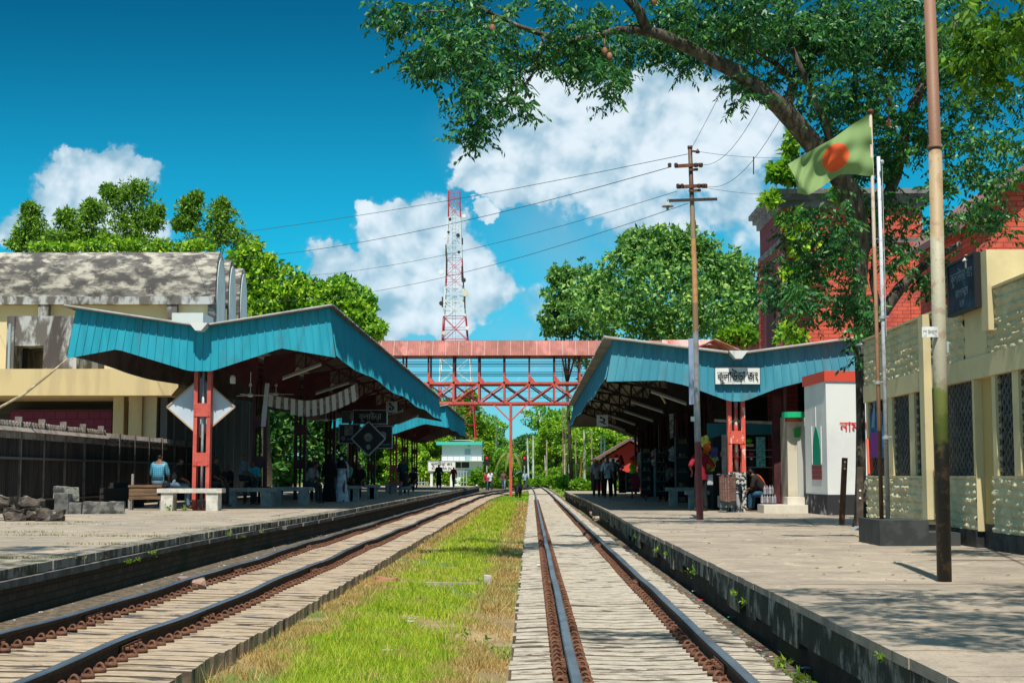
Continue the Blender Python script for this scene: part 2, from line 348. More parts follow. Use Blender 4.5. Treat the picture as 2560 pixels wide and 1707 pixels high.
def clip_geo(t, x, z, s):
    pts = [(x + s*.030*math.cos(a) , -.012 + .03*math.sin(a*.5), z + .012 + .042*math.sin(a)) for a in [math.pi*k/9*1.05-.1 for k in range(10)]]
    t.tube(pts, .0105, 6); t.obox((x, .0, z + .012), (.075, .07, .03), (0, 0, .2*s)); t.tube([(x - s*.03, -.012, z+.012), (x - s*.05, .03, z+.02)], .011, 6)
def track(name, label, xc, halfL, off, ys, rails, m, ymax, seed):
    root = thing(name, label, 'railway track', (xc, 7, 0)); rr = random.Random(seed); sp = .257; y = 6.9; k = 0
    base = []
    for q in range(3):
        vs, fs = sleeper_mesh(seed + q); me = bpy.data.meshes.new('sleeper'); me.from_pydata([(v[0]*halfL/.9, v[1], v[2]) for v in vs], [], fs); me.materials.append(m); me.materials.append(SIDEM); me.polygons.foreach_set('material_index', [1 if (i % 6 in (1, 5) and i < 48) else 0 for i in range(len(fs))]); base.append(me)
    t = MB(); clips = []
    for rx in (-.5, .5):
        for s in (-1, 1):
            t = MB(); clip_geo(t, rx + s*.082, 0, s); me = bpy.data.meshes.new('rail_clip'); me.from_pydata(t.v, [], t.f); me.materials.append(RUST)
            me.polygons.foreach_set('use_smooth', [True]*len(me.polygons)); clips.append(me)
    far = MB(); farc = MB()
    while y < ymax:
        cx = ys(y); dx = off + rr.uniform(-.02, .02); dz = wob(y, seed) + rr.uniform(-.0015, .0015); rz = rr.uniform(-.0015, .0015)
        if k < 100:
            o = bpy.data.objects.new('sleeper', base[k % 3]); COL.objects.link(o); o.parent = root; o.location = (cx - xc + dx, y - 7, .215 + dz); o.rotation_euler = (0, rr.uniform(-.0015,.0015), rz)
            for c, (rx, s) in zip(clips, ((-.5,-1),(-.5,1),(.5,-1),(.5,1))):
                e = bpy.data.objects.new('rail_clip', c); COL.objects.link(e); e.parent = o; e.location = (-dx, rr.uniform(-.01,.01), rr.uniform(-.003,.004)); e.rotation_euler = (rr.uniform(-.25,.25), 0, 0)
        else:
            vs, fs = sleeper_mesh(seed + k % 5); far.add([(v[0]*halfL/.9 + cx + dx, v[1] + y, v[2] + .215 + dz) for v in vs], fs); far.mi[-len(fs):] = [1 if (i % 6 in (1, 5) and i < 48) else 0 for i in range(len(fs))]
            if y < 75:
                for rx in (-.5, .5):
                    for s in (-1, 1):
                        farc.tube([(cx+rx+s*.05, y, .225+dz), (cx+rx+s*.062, y, .262+dz), (cx+rx+s*.1, y, .262+dz), (cx+rx+s*.115, y, .225+dz)], .011, 4)
        k += 1; y += sp
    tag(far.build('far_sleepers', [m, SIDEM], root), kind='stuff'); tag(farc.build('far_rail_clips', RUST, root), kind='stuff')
    for rx in (-.5, .5):
        t = MB(); prof = [(-.055,.215),(.055,.215),(.055,.225),(.012,.24),(.012,.302),(.032,.308),(.033,.335),(.026,.342),(-.026,.342),(-.033,.335),(-.032,.308),(-.012,.302),(-.012,.24),(-.055,.225)]
        y = 6.; rows = []
        while y < ymax:
            rows.append(y); y += .4 if y < 40 else 2.
        n = len(prof)
        for y in rows:
            cx = ys(y) + rx + (.3 if seed == 1 else .6)*(.007*math.sin(y*.8 + rx*9 + seed) + .006*math.sin(y*1.7+seed)); z = wob(y, seed) * 1.1
            t.v += [(cx + a, y, h + z) for a, h in prof]
        for i in range(len(rows) - 1):
            for q in range(n):
                t.f.append((i*n+q, i*n+(q+1) % n, (i+1)*n+(q+1) % n, (i+1)*n+q)); t.mi.append(1 if 6 <= q <= 8 else 0)
        r = t.build('rail', [RAILS, RAILT], root)
        for yj in rails:
            for s in (-1, 1):
                t = MB()
                t.box(*sorted((ys(yj)+rx+s*.014, ys(yj)+rx+s*.036)), yj-.24, yj+.24, .245+wob(yj,seed), .295+wob(yj,seed))
                for q in (-.17,-.06,.06,.17): t.tube([(ys(yj)+rx+s*.036, yj+q, .27+wob(yj,seed)), (ys(yj)+rx+s*.062, yj+q, .27+wob(yj,seed))], .013, 6)
                t.build('fish_plate', RUST, r)
    return root
def yr(y): return .757
def yl(y): return -3.385 + (0 if y < 80 else ((y - 80) / 70.) ** 1.6 * 4.0)
def yr2(y): return .757 + (0 if y < 95 else -.0006 * (y - 95) ** 1.5)
track('railway_track', 'straight railway track beside the right platform, on pale closely laid sleepers', .757, .9, 0, yr2, (9.6, 17., 26, 38), SLP, 160, 1)
track('railway_track', 'wavy railway track beside the left platform, on brown sleepers', -3.385, 1.02, .1, yl, (10.4, 12.8, 19, 25, 36), SLPL, 150, 5)
# ================================================================ station canopies
def wave_sheet(t, T, B, nrm, L, per=.2, rib=.022, rows=3, wavy=0.):
    # corrugated sheet between the lines T(s) and B(s); ribs stand out along nrm
    ss = []; s = 0
    while s < L - 1e-6:
        for a, o in ((0, 0), (per*.80, 0), (per*.84, rib), (per*.96, rib)):
            if s + a < L: ss.append((s + a, o))
        s += per
    ss.append((L, 0)); nb = len(t.v); nrm = Vector(nrm)
    for j in range(rows + 1):
        for s, o in ss:
            a, c = Vector(T(s)), Vector(B(s)); w = j / rows
            t.v.append(tuple(a.lerp(c, w) + nrm * (o + wavy * w * math.sin(s * 2.3 + w))))
    n = len(ss)
    for j in range(rows):
        for i in range(n - 1): t.f.append([nb+j*n+i, nb+j*n+i+1, nb+(j+1)*n+i+1, nb+(j+1)*n+i]); t.mi.append(t.cur)
    return t
def poly(pts, x):
    for (a, za), (c, zc) in zip(pts, pts[1:]):
        if x <= c + 1e-6: return za + (zc - za) * (x - a) / (c - a)
    return pts[-1][1]
def canopy(label, xc, half, Y0, Y1, top, bot, posts, teal, soff, beamm, postfn, seed):
    # top / bot: height profiles of roof and of the fascia's lower edge, as (offset from the centre line, z)
    rr = random.Random(seed); root = thing('platform_canopy', label, 'canopy', (xc, Y0, PZ))
    zt = lambda x: poly(top, x - xc)
    xs = [a for a, _ in top]
    # roof: many sheets side by side so that the edge is uneven
    for m, nm, dz0, dz1 in ((ROOFM, 'roof_sheet', 0, .03), (soff, 'soffit', -.028, -.003)):
        t = MB(); y = Y0 - .22
        while y < Y1 + .1:
            w = .25; o = rr.uniform(-.012, .014)
            for (a, za), (c, zc) in zip(top, top[1:]):
                a2, c2 = xc + a, xc + c
                if a == xs[0]: a2 -= .25 + o
                if c == xs[-1]: c2 += .11 + o
                z1, z2 = (za, zc)
                vs = [(a2, y, z1+dz0), (c2, y, z2+dz0), (c2, y+w, z2+dz0), (a2, y+w, z1+dz0), (a2, y, z1+dz1), (c2, y, z2+dz1), (c2, y+w, z2+dz1), (a2, y+w, z1+dz1)]
                t.add(vs, [(0,3,2,1),(4,5,6,7),(0,1,5,4),(1,2,6,5),(2,3,7,6),(3,0,4,7)] if rr else [])
            y += w
        t.build(nm, m, root)
    for yy, nm in ((Y0, 'front_fascia'), (Y1, 'rear_fascia')):
        t = MB(); L = 2 * half
        fl = -.05 if yy == Y0 else .05
        wave_sheet(t, lambda s: (xc - half + s, yy, zt(xc - half + s) - .03), lambda s: (xc + (-half + s) * (1 + .2 / half), yy + fl, poly(bot, -half + s)), (0, -1 if yy == Y0 else 1, 0), L, rows=4)
        t.build(nm, teal, root)
        t = MB(); k_ = .03 if yy == Y0 else -.03
        wave_sheet(t, lambda s: (xc - half + s, yy + k_, zt(xc - half + s) - .04), lambda s: (xc + (-half + s) * (1 + .2 / half), yy + fl + k_, poly(bot, -half + s) + .01), (0, 1, 0), L, rows=1, rib=.004); t.build('fascia_lining', soff, root)
    for sg in (-1, 1):
        t = MB(); zc = bot[0][1]
        wave_sheet(t, lambda s: (xc + sg * (half - .03), Y0 + .04 + s, zt(xc + sg * half) - .04), lambda s: (xc + sg * (half + .17), Y0 - .01 + s, zc + .05 * math.sin(s * .55 + sg + 1.5) + .06), (sg, 0, 0), Y1 - Y0 - .08, rib=.004, wavy=.012); t.build('fascia_lining', soff, root); t = MB()
        wave_sheet(t, lambda s: (xc + sg * half, Y0 + s, zt(xc + sg * half) - .03), lambda s: (xc + sg * (half + .2), Y0 - .05 + s, zc + .05 * math.sin(s * .55 + sg + 1.5) + .05), (sg, 0, 0), Y1 - Y0, wavy=.012)
        t.build('side_fascia', teal, root)
    t = MB(); zv = min(z for _, z in top)
    t.prism([(xc-.24, Y0-.42, zv+.03), (xc-.08, Y0-.42, zv-.17), (xc+.08, Y0-.42, zv-.17), (xc+.24, Y0-.42, zv+.03)], (0, Y1 - Y0 + .6, 0)); t.build('gutter', mat('gutter_metal', (.62,.64,.64), rough=.5), root)
    for a in (-.88, -.62, -.36, .36, .62, .88):
        t = MB(); x = xc + a * half; t.box(x - .04, x + .04, Y0 + .05, Y1 - .05, zt(x) - .14, zt(x) - .032); t.build('purlin', beamm, root)
    zb = poly(bot, 0)
    for yp in posts:
        t = MB()
        for sg in (-1, 1):
            ax = xc + sg * .12; ex = xc + sg * (half - .15); n = 7; pt = []; pb = []
            for k in range(n + 1):
                x = ax + (ex - ax) * k / n; zt_ = zt(x) - .16; zb_ = zb + .05 + (zt(ex) - .42 - zb) * (k / n) ** .8
                pt.append((x, yp, zt_)); pb.append((x, yp, min(zb_, zt_ - .12)))
            for k in range(n):
                t.bar(pt[k], pt[k+1], .09, .07); t.bar(pb[k], pb[k+1], .09, .07); t.bar(pt[k], pb[k], .06, .05)
                t.bar(pb[k], pt[k+1], .05, .04)
            t.prism([(ax, yp-.02, zb), (xc+sg*1.1, yp-.02, pb[2][2]), (xc+sg*1.1, yp-.02, pt[2][2]), (ax, yp-.02, zt(ax)-.15)], (0, .04, 0))
        t.build('truss', beamm, root)
        postfn(root, xc, yp, zb)
    return root
CH = mat('post_lower_flaked', (.46,.46,.46), (.03,.03,.03), 14, lo=.47, hi=.52, rough=.6, bump=.3)
def post_l(root, xc, yp, zb, cm=None, low=None):
    first = yp < 40; m = CORAL if first else MAROON  # posts farther in use maroon: coral with the roof's shade in its colour
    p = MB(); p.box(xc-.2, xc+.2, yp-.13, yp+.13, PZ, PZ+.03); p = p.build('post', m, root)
    for sg in (-1, 1):
        t = MB(); x0, x1 = sorted((xc+sg*.125, xc+sg*.225))
        t.box(x0, x1, yp-.12, yp-.108, PZ+.03, zb+.3); t.box(x0, x1, yp+.108, yp+.12, PZ+.03, zb+.3); xo = xc+sg*.225
        t.box(*sorted((xo, xo-sg*.012)), yp-.1075, yp+.1075, PZ+.03, zb+.3); t.build('channel', m, p)
    for z0, z1 in ((1.75, 2.1), (3.05, 3.4)):
        if z1 > zb + .3: continue
        t = MB(); t.box(xc-.215, xc+.215, yp+.121, yp+.134, z0, z1); t.build('cover_plate', m, p); t = MB(); t.box(xc-.215, xc+.215, yp-.134, yp-.121, z0, z1)
        for sg in (-1, 1):
            for k in range(4): t.ball((xc+sg*.175, yp-.137, z0+.04+k*(z1-z0-.08)/3), .014, 6)
        t.build('cover_plate', m, p)
    t = MB(); t.tube([(xc, yp, PZ+.03), (xc, yp, zb+.4)], .04, 10); t.build('drain_pipe', GALV if first else m, p, smooth=True)
def post_r(root, xc, yp, zb):
    first = yp < 38; m = CORALW if first else MAROON; lo = CH if first else m  # inner posts in maroon again, shade put into the coral paint
    p = MB(); p.box(xc-.2, xc+.2, yp-.13, yp+.13, PZ, PZ+.03); p = p.build('post', lo, root)
    for sg in (-1, 1):
        for z0, z1, mm in ((PZ+.03, PZ+.98, lo), (PZ+.98, zb+.3, m)):
            t = MB(); x0, x1 = sorted((xc+sg*.12, xc+sg*.22))
            t.box(x0, x1, yp-.12, yp-.1, z0, z1); t.box(x0, x1, yp+.1, yp+.12, z0, z1); xo = xc+sg*.22
            t.box(*sorted((xo, xo-sg*.012)), yp-.0995, yp+.0995, z0, z1); t.build('channel', mm, p)
    for z0, z1, mm in ((PZ+.68, PZ+.99, lo), (2.3, 2.62, m)):
        t = MB(); t.box(xc-.21, xc+.21, yp+.1215, yp+.136, z0, z1); t.build('cover_plate', mm, p); t = MB(); t.box(xc-.21, xc+.21, yp-.136, yp-.1215, z0, z1)
        for sg in (-1, 1):
            for k in range(4): t.ball((xc+sg*.17, yp-.138, z0+.04+k*(z1-z0-.08)/3), .014, 6)
        t.build('cover_plate', mm, p)
    t = MB(); t.tube([(xc, yp, PZ+.98), (xc, yp, zb+.4)], .056, 12); t.build('drain_pipe', m, p, smooth=True)
    if first:
        t = MB(); t.tube([(xc+.04, yp-.03, PZ+.03), (xc+.03, yp-.02, PZ+.2), (xc, yp, PZ+.38), (xc, yp, PZ+.9)], .055, 12)
        for k in (.47, .53, .6): t.tube([(xc, yp, PZ+k), (xc, yp, PZ+k+.03)], .07, 12)
        t.build('pipe_elbow', GALV, p, smooth=True)
XL, XR = -8.7, 5.18
topL = [(-3.37, 5.96), (-.2, 5.44), (.2, 5.44), (3.37, 5.96)]
botL = [(-3.37, 4.56), (-2.1, 4.81), (-.28, 4.23), (.28, 4.23), (2.0, 4.83), (3.37, 4.58)]
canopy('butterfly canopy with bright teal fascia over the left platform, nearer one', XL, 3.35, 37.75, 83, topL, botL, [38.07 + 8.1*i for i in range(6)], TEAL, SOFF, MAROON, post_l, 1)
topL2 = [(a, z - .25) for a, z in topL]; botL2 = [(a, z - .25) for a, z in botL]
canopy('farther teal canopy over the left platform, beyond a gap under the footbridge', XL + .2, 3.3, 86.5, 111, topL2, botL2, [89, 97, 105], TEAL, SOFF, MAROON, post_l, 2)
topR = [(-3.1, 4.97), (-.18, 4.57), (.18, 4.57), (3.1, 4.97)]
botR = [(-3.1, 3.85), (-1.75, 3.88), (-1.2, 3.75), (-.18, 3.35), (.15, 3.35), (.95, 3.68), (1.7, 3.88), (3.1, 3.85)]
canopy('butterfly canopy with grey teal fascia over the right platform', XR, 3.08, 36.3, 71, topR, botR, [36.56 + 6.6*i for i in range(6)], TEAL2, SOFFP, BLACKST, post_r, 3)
# ================================================================ writing
def glyphmesh(o, size, ext, bev):
    # fill every outer contour with its own holes only, so that overlapping strokes do not cancel out
    for q in bpy.context.selected_objects: q.select_set(False)
    bpy.context.view_layer.objects.active = o; o.select_set(True); o.data.extrude = 0; o.data.bevel_depth = 0
    bpy.ops.object.convert(target='CURVE'); o = bpy.context.view_layer.objects.active; polys = []
    for sp in o.data.splines:
        P_ = []
        n = len(sp.bezier_points)
        if not n: P_ = [(p.co.x, p.co.y) for p in sp.points]
        for i in range(n):
            a, b = sp.bezier_points[i], sp.bezier_points[(i+1) % n]; p0, p1, p2, p3 = a.co, a.handle_right, b.handle_left, b.co
            for k in range(5): t = k/5; q = p0*(1-t)**3 + p1*3*t*(1-t)**2 + p2*3*t*t*(1-t) + p3*t**3; P_.append((q.x, q.y))
        if len(P_) > 2: polys.append(P_)
    bpy.data.objects.remove(o, do_unlink=True)
    # scan lines with the non-zero winding rule, so that overlapping strokes do not cancel out
    ys_ = [q[1] for p in polys for q in p]; y0, y1 = min(ys_), max(ys_); dy = size / 64; T = MB(); y = y0 + dy/2; e = bev * size
    while y < y1:
        cr = []
        for p in polys:
            for i in range(len(p)):
                (xa, ya), (xb, yb) = p[i], p[(i+1) % len(p)]
                if (ya > y) != (yb > y): cr.append((xa + (xb-xa)*(y-ya)/(yb-ya), 1 if yb > ya else -1))
        cr.sort(); w = 0
        for k, (x, d) in enumerate(cr):
            if w == 0: xs = x
            w += d
            if w == 0 and x - xs > 1e-5: T.add([(xs-e, y-dy/2-e*.0, ext), (x+e, y-dy/2, ext), (x+e, y+dy/2, ext), (xs-e, y+dy/2, ext)], [(0, 1, 2, 3)])
        y += dy
    me = bpy.data.meshes.new('lettering'); me.from_pydata(T.v, [], T.f); return me
def text(body, loc, size, m, parent, facing='front', name='lettering', ext=.004, bev=.012, align='CENTER', sx=1., width=None):
    c = bpy.data.curves.new(name, 'FONT'); c.body = body; c.size = size; c.extrude = ext; c.bevel_depth = size * bev; c.bevel_resolution = 0
    c.align_x = align; c.align_y = 'CENTER'; o = bpy.data.objects.new(name, c); COL.objects.link(o)
    me = glyphmesh(o, size, ext, bev)
    if width:
        xs_ = [v.co.x for v in me.vertices]; sx = width / (max(xs_) - min(xs_))
        if align == 'CENTER':
            mid = (max(xs_) + min(xs_)) / 2
            for v in me.vertices: v.co.x -= mid
    o = link(name, me, m, parent); o.location = Vector(loc) - WL[parent.name]; o.scale = (sx, 1, 1)
    o.rotation_euler = (R(90), 0, {'front': 0, 'left': -R(90)}[facing]); return o
def board(name, label, cat, a, b_, Y, th, m, frame=None, fw=.03, group=None):
    # flat board between two photo corners at depth Y, its face towards the camera
    p, q = P(*a, Y), P(*b_, Y); x0, x1 = sorted((p.x, q.x)); z0, z1 = sorted((p.z, q.z))
    root = thing(name, label, cat, ((x0+x1)/2, Y, z0), group)
    t = MB(); t.box(x0, x1, Y, Y+th, z0, z1); t.build('panel', m, root)
    if frame:
        t = MB(); e = .012
        t.box(x0-fw, x0-.001, Y-e, Y+th+e, z0-fw, z1+fw); t.box(x1+.001, x1+fw, Y-e, Y+th+e, z0-fw, z1+fw)
        t.box(x0, x1, Y-e, Y+th+e, z0-fw, z0-.001); t.box(x0, x1, Y-e, Y+th+e, z1+.001, z1+fw); t.build('frame', frame, root)
    return root, (x0, x1, z0, z1)
r, (x0, x1, z0, z1) = board('station_sign', 'white station name board fixed to the grey teal fascia', 'sign', (1788, 918), (1900, 960), 36.17, .03, WHITE, BLACKP, .012)
text('কুলাউড়া জং', ((x0+x1)/2, 36.15, (z0+z1)/2 - .02), .33, BLACKP, r, width=1.03, bev=.022)
t = MB(); t.tube([(x0+.2, 36.2, z0+.1), (x0+.2, 36.34, z0+.1)], .01); t.build('bracket', BLACKST, r)
DKSIGN = mat('dark_sign_face', (.012,.022,.028), rough=.4); LTXT = mat('sign_lettering_grey', (.42,.44,.44))
r, (x0, x1, z0, z1) = board('hanging_station_sign', 'black hanging name board with pale Bengali lettering under the left canopy', 'sign', (884, 1026), (966, 1058), 58, .14, DKSIGN, GALV, .03)
text('কুলাউড়া', ((x0+x1)/2, 57.985, (z0+z1)/2), .36, LTXT, r, bev=.02, width=.92)
t = MB(); [t.tube([(x, 58.07, z1+.03), (x, 58.07, 5.3)], .015) for x in (x0+.2, x1-.2)]; t.build('hanger', BLACKST, r)
GREYS = mat('sign_face_grey', (.44,.45,.44), (.36,.37,.36), 3)
r, (x0, x1, z0, z1) = board('platform_number_sign', 'square grey board with the numeral of platform one', 'sign', (965, 1003), (992, 1030), 57.6, .12, GREYS)
text('১', ((x0+x1)/2, 57.59, (z0+z1)/2), .5, BLACKP, r, bev=.03)
t = MB(); t.tube([((x0+x1)/2, 57.66, z1), ((x0+x1)/2, 57.66, 5.4)], .015); t.build('hanger', BLACKST, r)
r, (x0, x1, z0, z1) = board('platform_number_sign', 'square white board with the numeral of platform two', 'sign', (1492, 1037), (1520, 1065), 52, .12, WHITE)
text('২', ((x0+x1)/2, 51.99, (z0+z1)/2), .46, BLACKP, r, bev=.03)
t = MB(); t.tube([((x0+x1)/2, 52.06, z1), ((x0+x1)/2, 52.06, 4.7)], .015); t.build('hanger', BLACKST, r)
# hanging posters
PFR = mat('poster_frame', (.42,.46,.52)); NAVY = mat('poster_dark', (.015,.018,.025), (.03,.02,.03), 3, rough=.4); PGREY = mat('poster_print_grey', (.30,.29,.28), (.14,.14,.14), 5)
def disc(t, c, r, y, n=20): t.prism([(c[0]+r*math.cos(2*math.pi*k/n), y, c[1]+r*math.sin(2*math.pi*k/n)) for k in range(n)], (0, .006, 0))
r, (x0, x1, z0, z1) = board('framed_poster', 'framed dark poster left of the hanging diamond board', 'poster', (849, 1062), (898, 1106), 57.7, .05, NAVY, PFR, .03)
t = MB(); t.box(x0+.2, x0+.55, 57.69, 57.699, z0+.28, z1-.03); disc(t, (x0+.15, z0+.17), .09, 57.69); t.build('print', PGREY, r)
t = MB(); t.box(x0+.3, x0+.68, 57.69, 57.699, z0+.14, z0+.155); t.box(x0+.3, x0+.64, 57.69, 57.699, z0+.09, z0+.1); t.build('text_lines', LTXT, r)
t = MB(); [t.tube([(x, 57.72, z1+.03), (x, 57.72, 5.3)], .012) for x in (x0+.02, x1-.02)]; t.build('hanger', BLACKST, r)
r, (x0, x1, z0, z1) = board('notice_board', 'grey notice board with faint lines beside the black name board', 'notice', (854, 1027), (880, 1058), 57.9, .04, PGREY)
t = MB()
for k in range(5): t.box(x0+.05, x1-.05, 57.89, 57.899, z0+.07+k*.08, z0+.1+k*.08)
t.build('text_lines', DKSIGN, r); t = MB(); t.tube([((x0+x1)/2, 57.92, z1), ((x0+x1)/2, 57.92, 5.3)], .012); t.build('hanger', BLACKST, r)
r, (x0, x1, z0, z1) = board('framed_poster', 'framed dark poster right of the hanging diamond board', 'poster', (941, 1066), (979, 1119), 57.9, .05, NAVY, PFR, .03)
t = MB(); disc(t, (x0+.25, z0+.5), .16, 57.89); t.build('print', PGREY, r)
t = MB(); t.box(x0+.1, x1-.05, 57.89, 57.899, z0+.14, z0+.155); t.box(x0+.1, x1-.1, 57.89, 57.899, z0+.09, z0+.1); t.build('text_lines', LTXT, r)
t = MB(); [t.tube([(x, 57.92, z1+.03), (x, 57.92, 5.3)], .012) for x in (x0+.02, x1-.02)]; t.build('hanger', BLACKST, r)
c = P(921, 1096, 57.4); hw = .68
root = thing('diamond_board', 'dark diamond shaped board in a pale frame hanging under the left canopy', 'sign', c)
t = MB(); t.prism([(c.x-hw, 57.4, c.z), (c.x, 57.4, c.z-hw), (c.x+hw, 57.4, c.z), (c.x, 57.4, c.z+hw)], (0, .05, 0)); t.build('panel', NAVY, root)
t = MB(); q = [Vector((c.x-hw, 57.42, c.z)), Vector((c.x, 57.42, c.z-hw)), Vector((c.x+hw, 57.42, c.z)), Vector((c.x, 57.42, c.z+hw))]
for k in range(4): t.bar(q[k], q[(k+1) % 4], .09, .05)
t.build('frame', PFR, root)
t = MB(); disc(t, (c.x, c.z+.05), .17, 57.385); disc(t, (c.x, c.z-.33), .1, 57.385); t.build('print', PGREY, root)
t = MB(); t.tube([(c.x, 57.43, c.z+hw), (c.x, 57.43, 5.3)], .012); t.build('hanger', BLACKST, root)
# the blank diamond board behind the first left post
DIA = mat('diamond_board_blue_grey', (.50,.57,.64), (.44,.52,.60), 2, rough=.5)
c = P(503, 1017, 38.25); hw = .91
root = thing('diamond_board', 'large blank blue grey diamond board with tan edge behind the first left post', 'sign', c)
t = MB(); t.prism([(c.x-hw, 38.22, c.z), (c.x, 38.22, c.z-.79), (c.x+hw, 38.22, c.z), (c.x, 38.22, c.z+.79)], (0, .03, 0)); t.build('panel', DIA, root)
t = MB(); q = [Vector((c.x-hw, 38.22, c.z)), Vector((c.x, 38.22, c.z-.79)), Vector((c.x+hw, 38.22, c.z)), Vector((c.x, 38.22, c.z+.79))]
for k in range(4): t.bar(q[k], q[(k+1) % 4], .05, .035)
t.build('frame', mat('tan_frame', (.42,.30,.20)), root)
t = MB(); t.bar(P(455, 955, 38.3), P(545, 1048, 38.3), .03, .03); t.build('brace', BLACKST, root)
# ================================================================ footbridge
FB = mat('footbridge_sheet', (.34,.13,.11), (.25,.10,.085), 1.2, rough=.7, c3=(.50,.20,.18), sc3=.6, lo3=.5, hi3=.65, st=(1,1,.4))
FBP = mat('footbridge_sheet_faded', (.62,.36,.34), (.45,.12,.10), 1.5, lo=.45, hi=.55, rough=.7, st=(1,1,.5))
YB = 95.; root = thing('footbridge', 'red steel footbridge with a corrugated roof crossing above both tracks', 'footbridge', (-1.37, YB, .05))
zr1 = P(1300, 851, YB).z; zr0 = P(1300, 889, YB).z; zd = P(1300, 957, YB).z; zc = P(1300, 1007, YB).z
xa, xb = P(905, 900, YB).x, P(1565, 900, YB).x; BW = 2.4
t = MB(); wave_sheet(t, lambda s: (xa-4+s, YB+.25, zr1), lambda s: (xa-4+s, YB-.28, zr0), (0, -1, 0), xb+10-xa+4-6, per=.12, rib=.03, rows=1)
wave_sheet(t, lambda s: (xa-4+s, YB+.25, zr1+.01), lambda s: (xa-4+s, YB+BW+.3, zr0), (0, 0, 1), xb-xa+8, per=.12, rib=.03, rows=1); t.build('roof', FB, root)
x = xa + .4; PSM = mat('pale_strip', (.46,.28,.26))
while x < xb: t = MB(); t.bar((x, YB+.22, zr1-.01), (x, YB-.34, zr0), .05, .012); t.build('roof_strip', PSM, root); x += .86
xs = []; x = P(1071, 957, YB).x
while x < xb - .3: xs.append(x); x += 1.667
x = xs[0] - 1.667
while x > xa - 3: xs.insert(0, x); x -= 1.667
for y, mm in ((YB, CORAL), (YB+BW, CORAL)):
    for nm, pts in (('top_chord', ((xa-4, y, zd), (xb+3, y, zd))), ('bottom_chord', ((xa-4, y, zc), (xb+3, y, zc)))):
        t = MB(); t.bar(*pts, .12, .15); t.build(nm, mm, root)
    for i, x in enumerate(xs):
        t = MB(); t.bar((x, y, zc), (x, y, zd+.7), .13, .12); t.prism([(x+.04, y-.02, zd+.5), (x+.4, y-.02, zd+.08), (x+.04, y-.02, zd+.08)], (0, .04, 0)); t.build('upright', mm, root); t = MB(); t.bar((x, y, zd+.702), (x, y, zr0+.1), .12, .10); t.build('upright_upper', MAROON, root)
        if i:
            t = MB(); a, c_ = (xs[i-1], y-.02, zc+.06), (x, y-.02, zd-.06)
            if x > 1.8: a, c_ = (xs[i-1], y-.02, zd-.06), (x, y-.02, zc+.06)
            t.bar(a, c_, .085, .10); t.build('diagonal', mm, root)
            t = MB(); a, c_ = (xs[i-1], y+.03, zd-.06), (x, y+.03, zc+.06)
            if x > 1.8: a, c_ = (xs[i-1], y+.03, zc+.06), (x, y+.03, zd-.06)
            t.bar(a, c_, .065, .09); t.build('diagonal', MAROON, root)
    t = MB()
    for py_ in (904, 909, 930, 934): z = P(1300, py_, YB).z; t.tube([(xa-4, y-.05, z), (xb+3, y-.05, z)], .022, 5)
    t.build('hand_rail', MAROON, root)
t = MB()
for py_ in (973, 990): z = P(1300, py_, YB).z; t.tube([(xa, YB+BW-.06, z), (xb, YB+BW-.06, z)], .015, 4)
t.box(xa-4, xb+3, YB+.08, YB+BW-.08, zc+.02, zc+.1) if False else t.box(xa-4, xb+3, YB+.1, YB+BW-.1, zd-.05, zd-.01) if False else None
t.build('lower_rail', MAROON, root)
t = MB(); x = P(1387, 900, YB).x
for k in range(12): t.tube([(x + k*.142, YB-.08, zd+.75), (x + k*.142, YB-.08, zr0)], .012, 4)
for k in range(7): t.tube([(x, YB-.08, zd+.75+k*.17), (x+1.6, YB-.08, zd+.75+k*.17)], .012, 4)
t.build('wire_guard', BLACKST, root)
t = MB(); px_ = P(1276.5, 1010, YB).x; t.bar((px_, YB+.0, .05), (px_, YB+.0, zc-.07), .17, .17); t.build('support_post', CORAL, root)
t = MB(); t.bar((px_, YB, .05), (px_, YB, .07), .5, .5)
for q in (1233, 1319): t.bar((px_, YB, P(1276, 1053, YB).z), (P(q, 1011, YB).x, YB, zc-.07), .09, .09)
t.bar((px_, YB+BW, .05), (px_, YB+BW, zc-.07), .15, .15); t.build('knee_brace', CORAL, root)
# roofed flights behind the right canopy
x0, x1 = xb + 3, P(1915, 860, YB).x
t = MB(); wave_sheet(t, lambda s: (x0-.6+s, YB+.2, zr1+.05), lambda s: (x0-.6+s, YB-.35, zr0-.1), (0, -1, 0), x1-x0+.6, per=.15, rib=.03, rows=1)
gx = P(1788, 850, YB-3).x; gw = 2.2; zz = P(1788, 846, YB-3).z
t.prism([(gx-gw, YB-3, zz-1.0), (gx, YB-3, zz), (gx, YB-3, zz-.05), (gx-gw, YB-3, zz-1.05)], (0, 3, 0)); t.prism([(gx, YB-3, zz), (gx+gw, YB-3, zz-1.0), (gx+gw, YB-3, zz-1.05), (gx, YB-3, zz-.05)], (0, 3, 0))
t.build('stair_roof', FBP, root)
t = MB()
for x in (x0+.2, (x0+x1)/2, x1-.3, gx-gw+.2, gx+gw-.2): t.bar((x, YB-.1 if x not in (gx-gw+.2, gx+gw-.2) else YB-2.9, .05), (x, YB-.1 if x not in (gx-gw+.2, gx+gw-.2) else YB-2.9, zr0-.1 if x not in (gx-gw+.2, gx+gw-.2) else zz-1.0), .15, .15)
t.build('stair_post', CORAL, root)
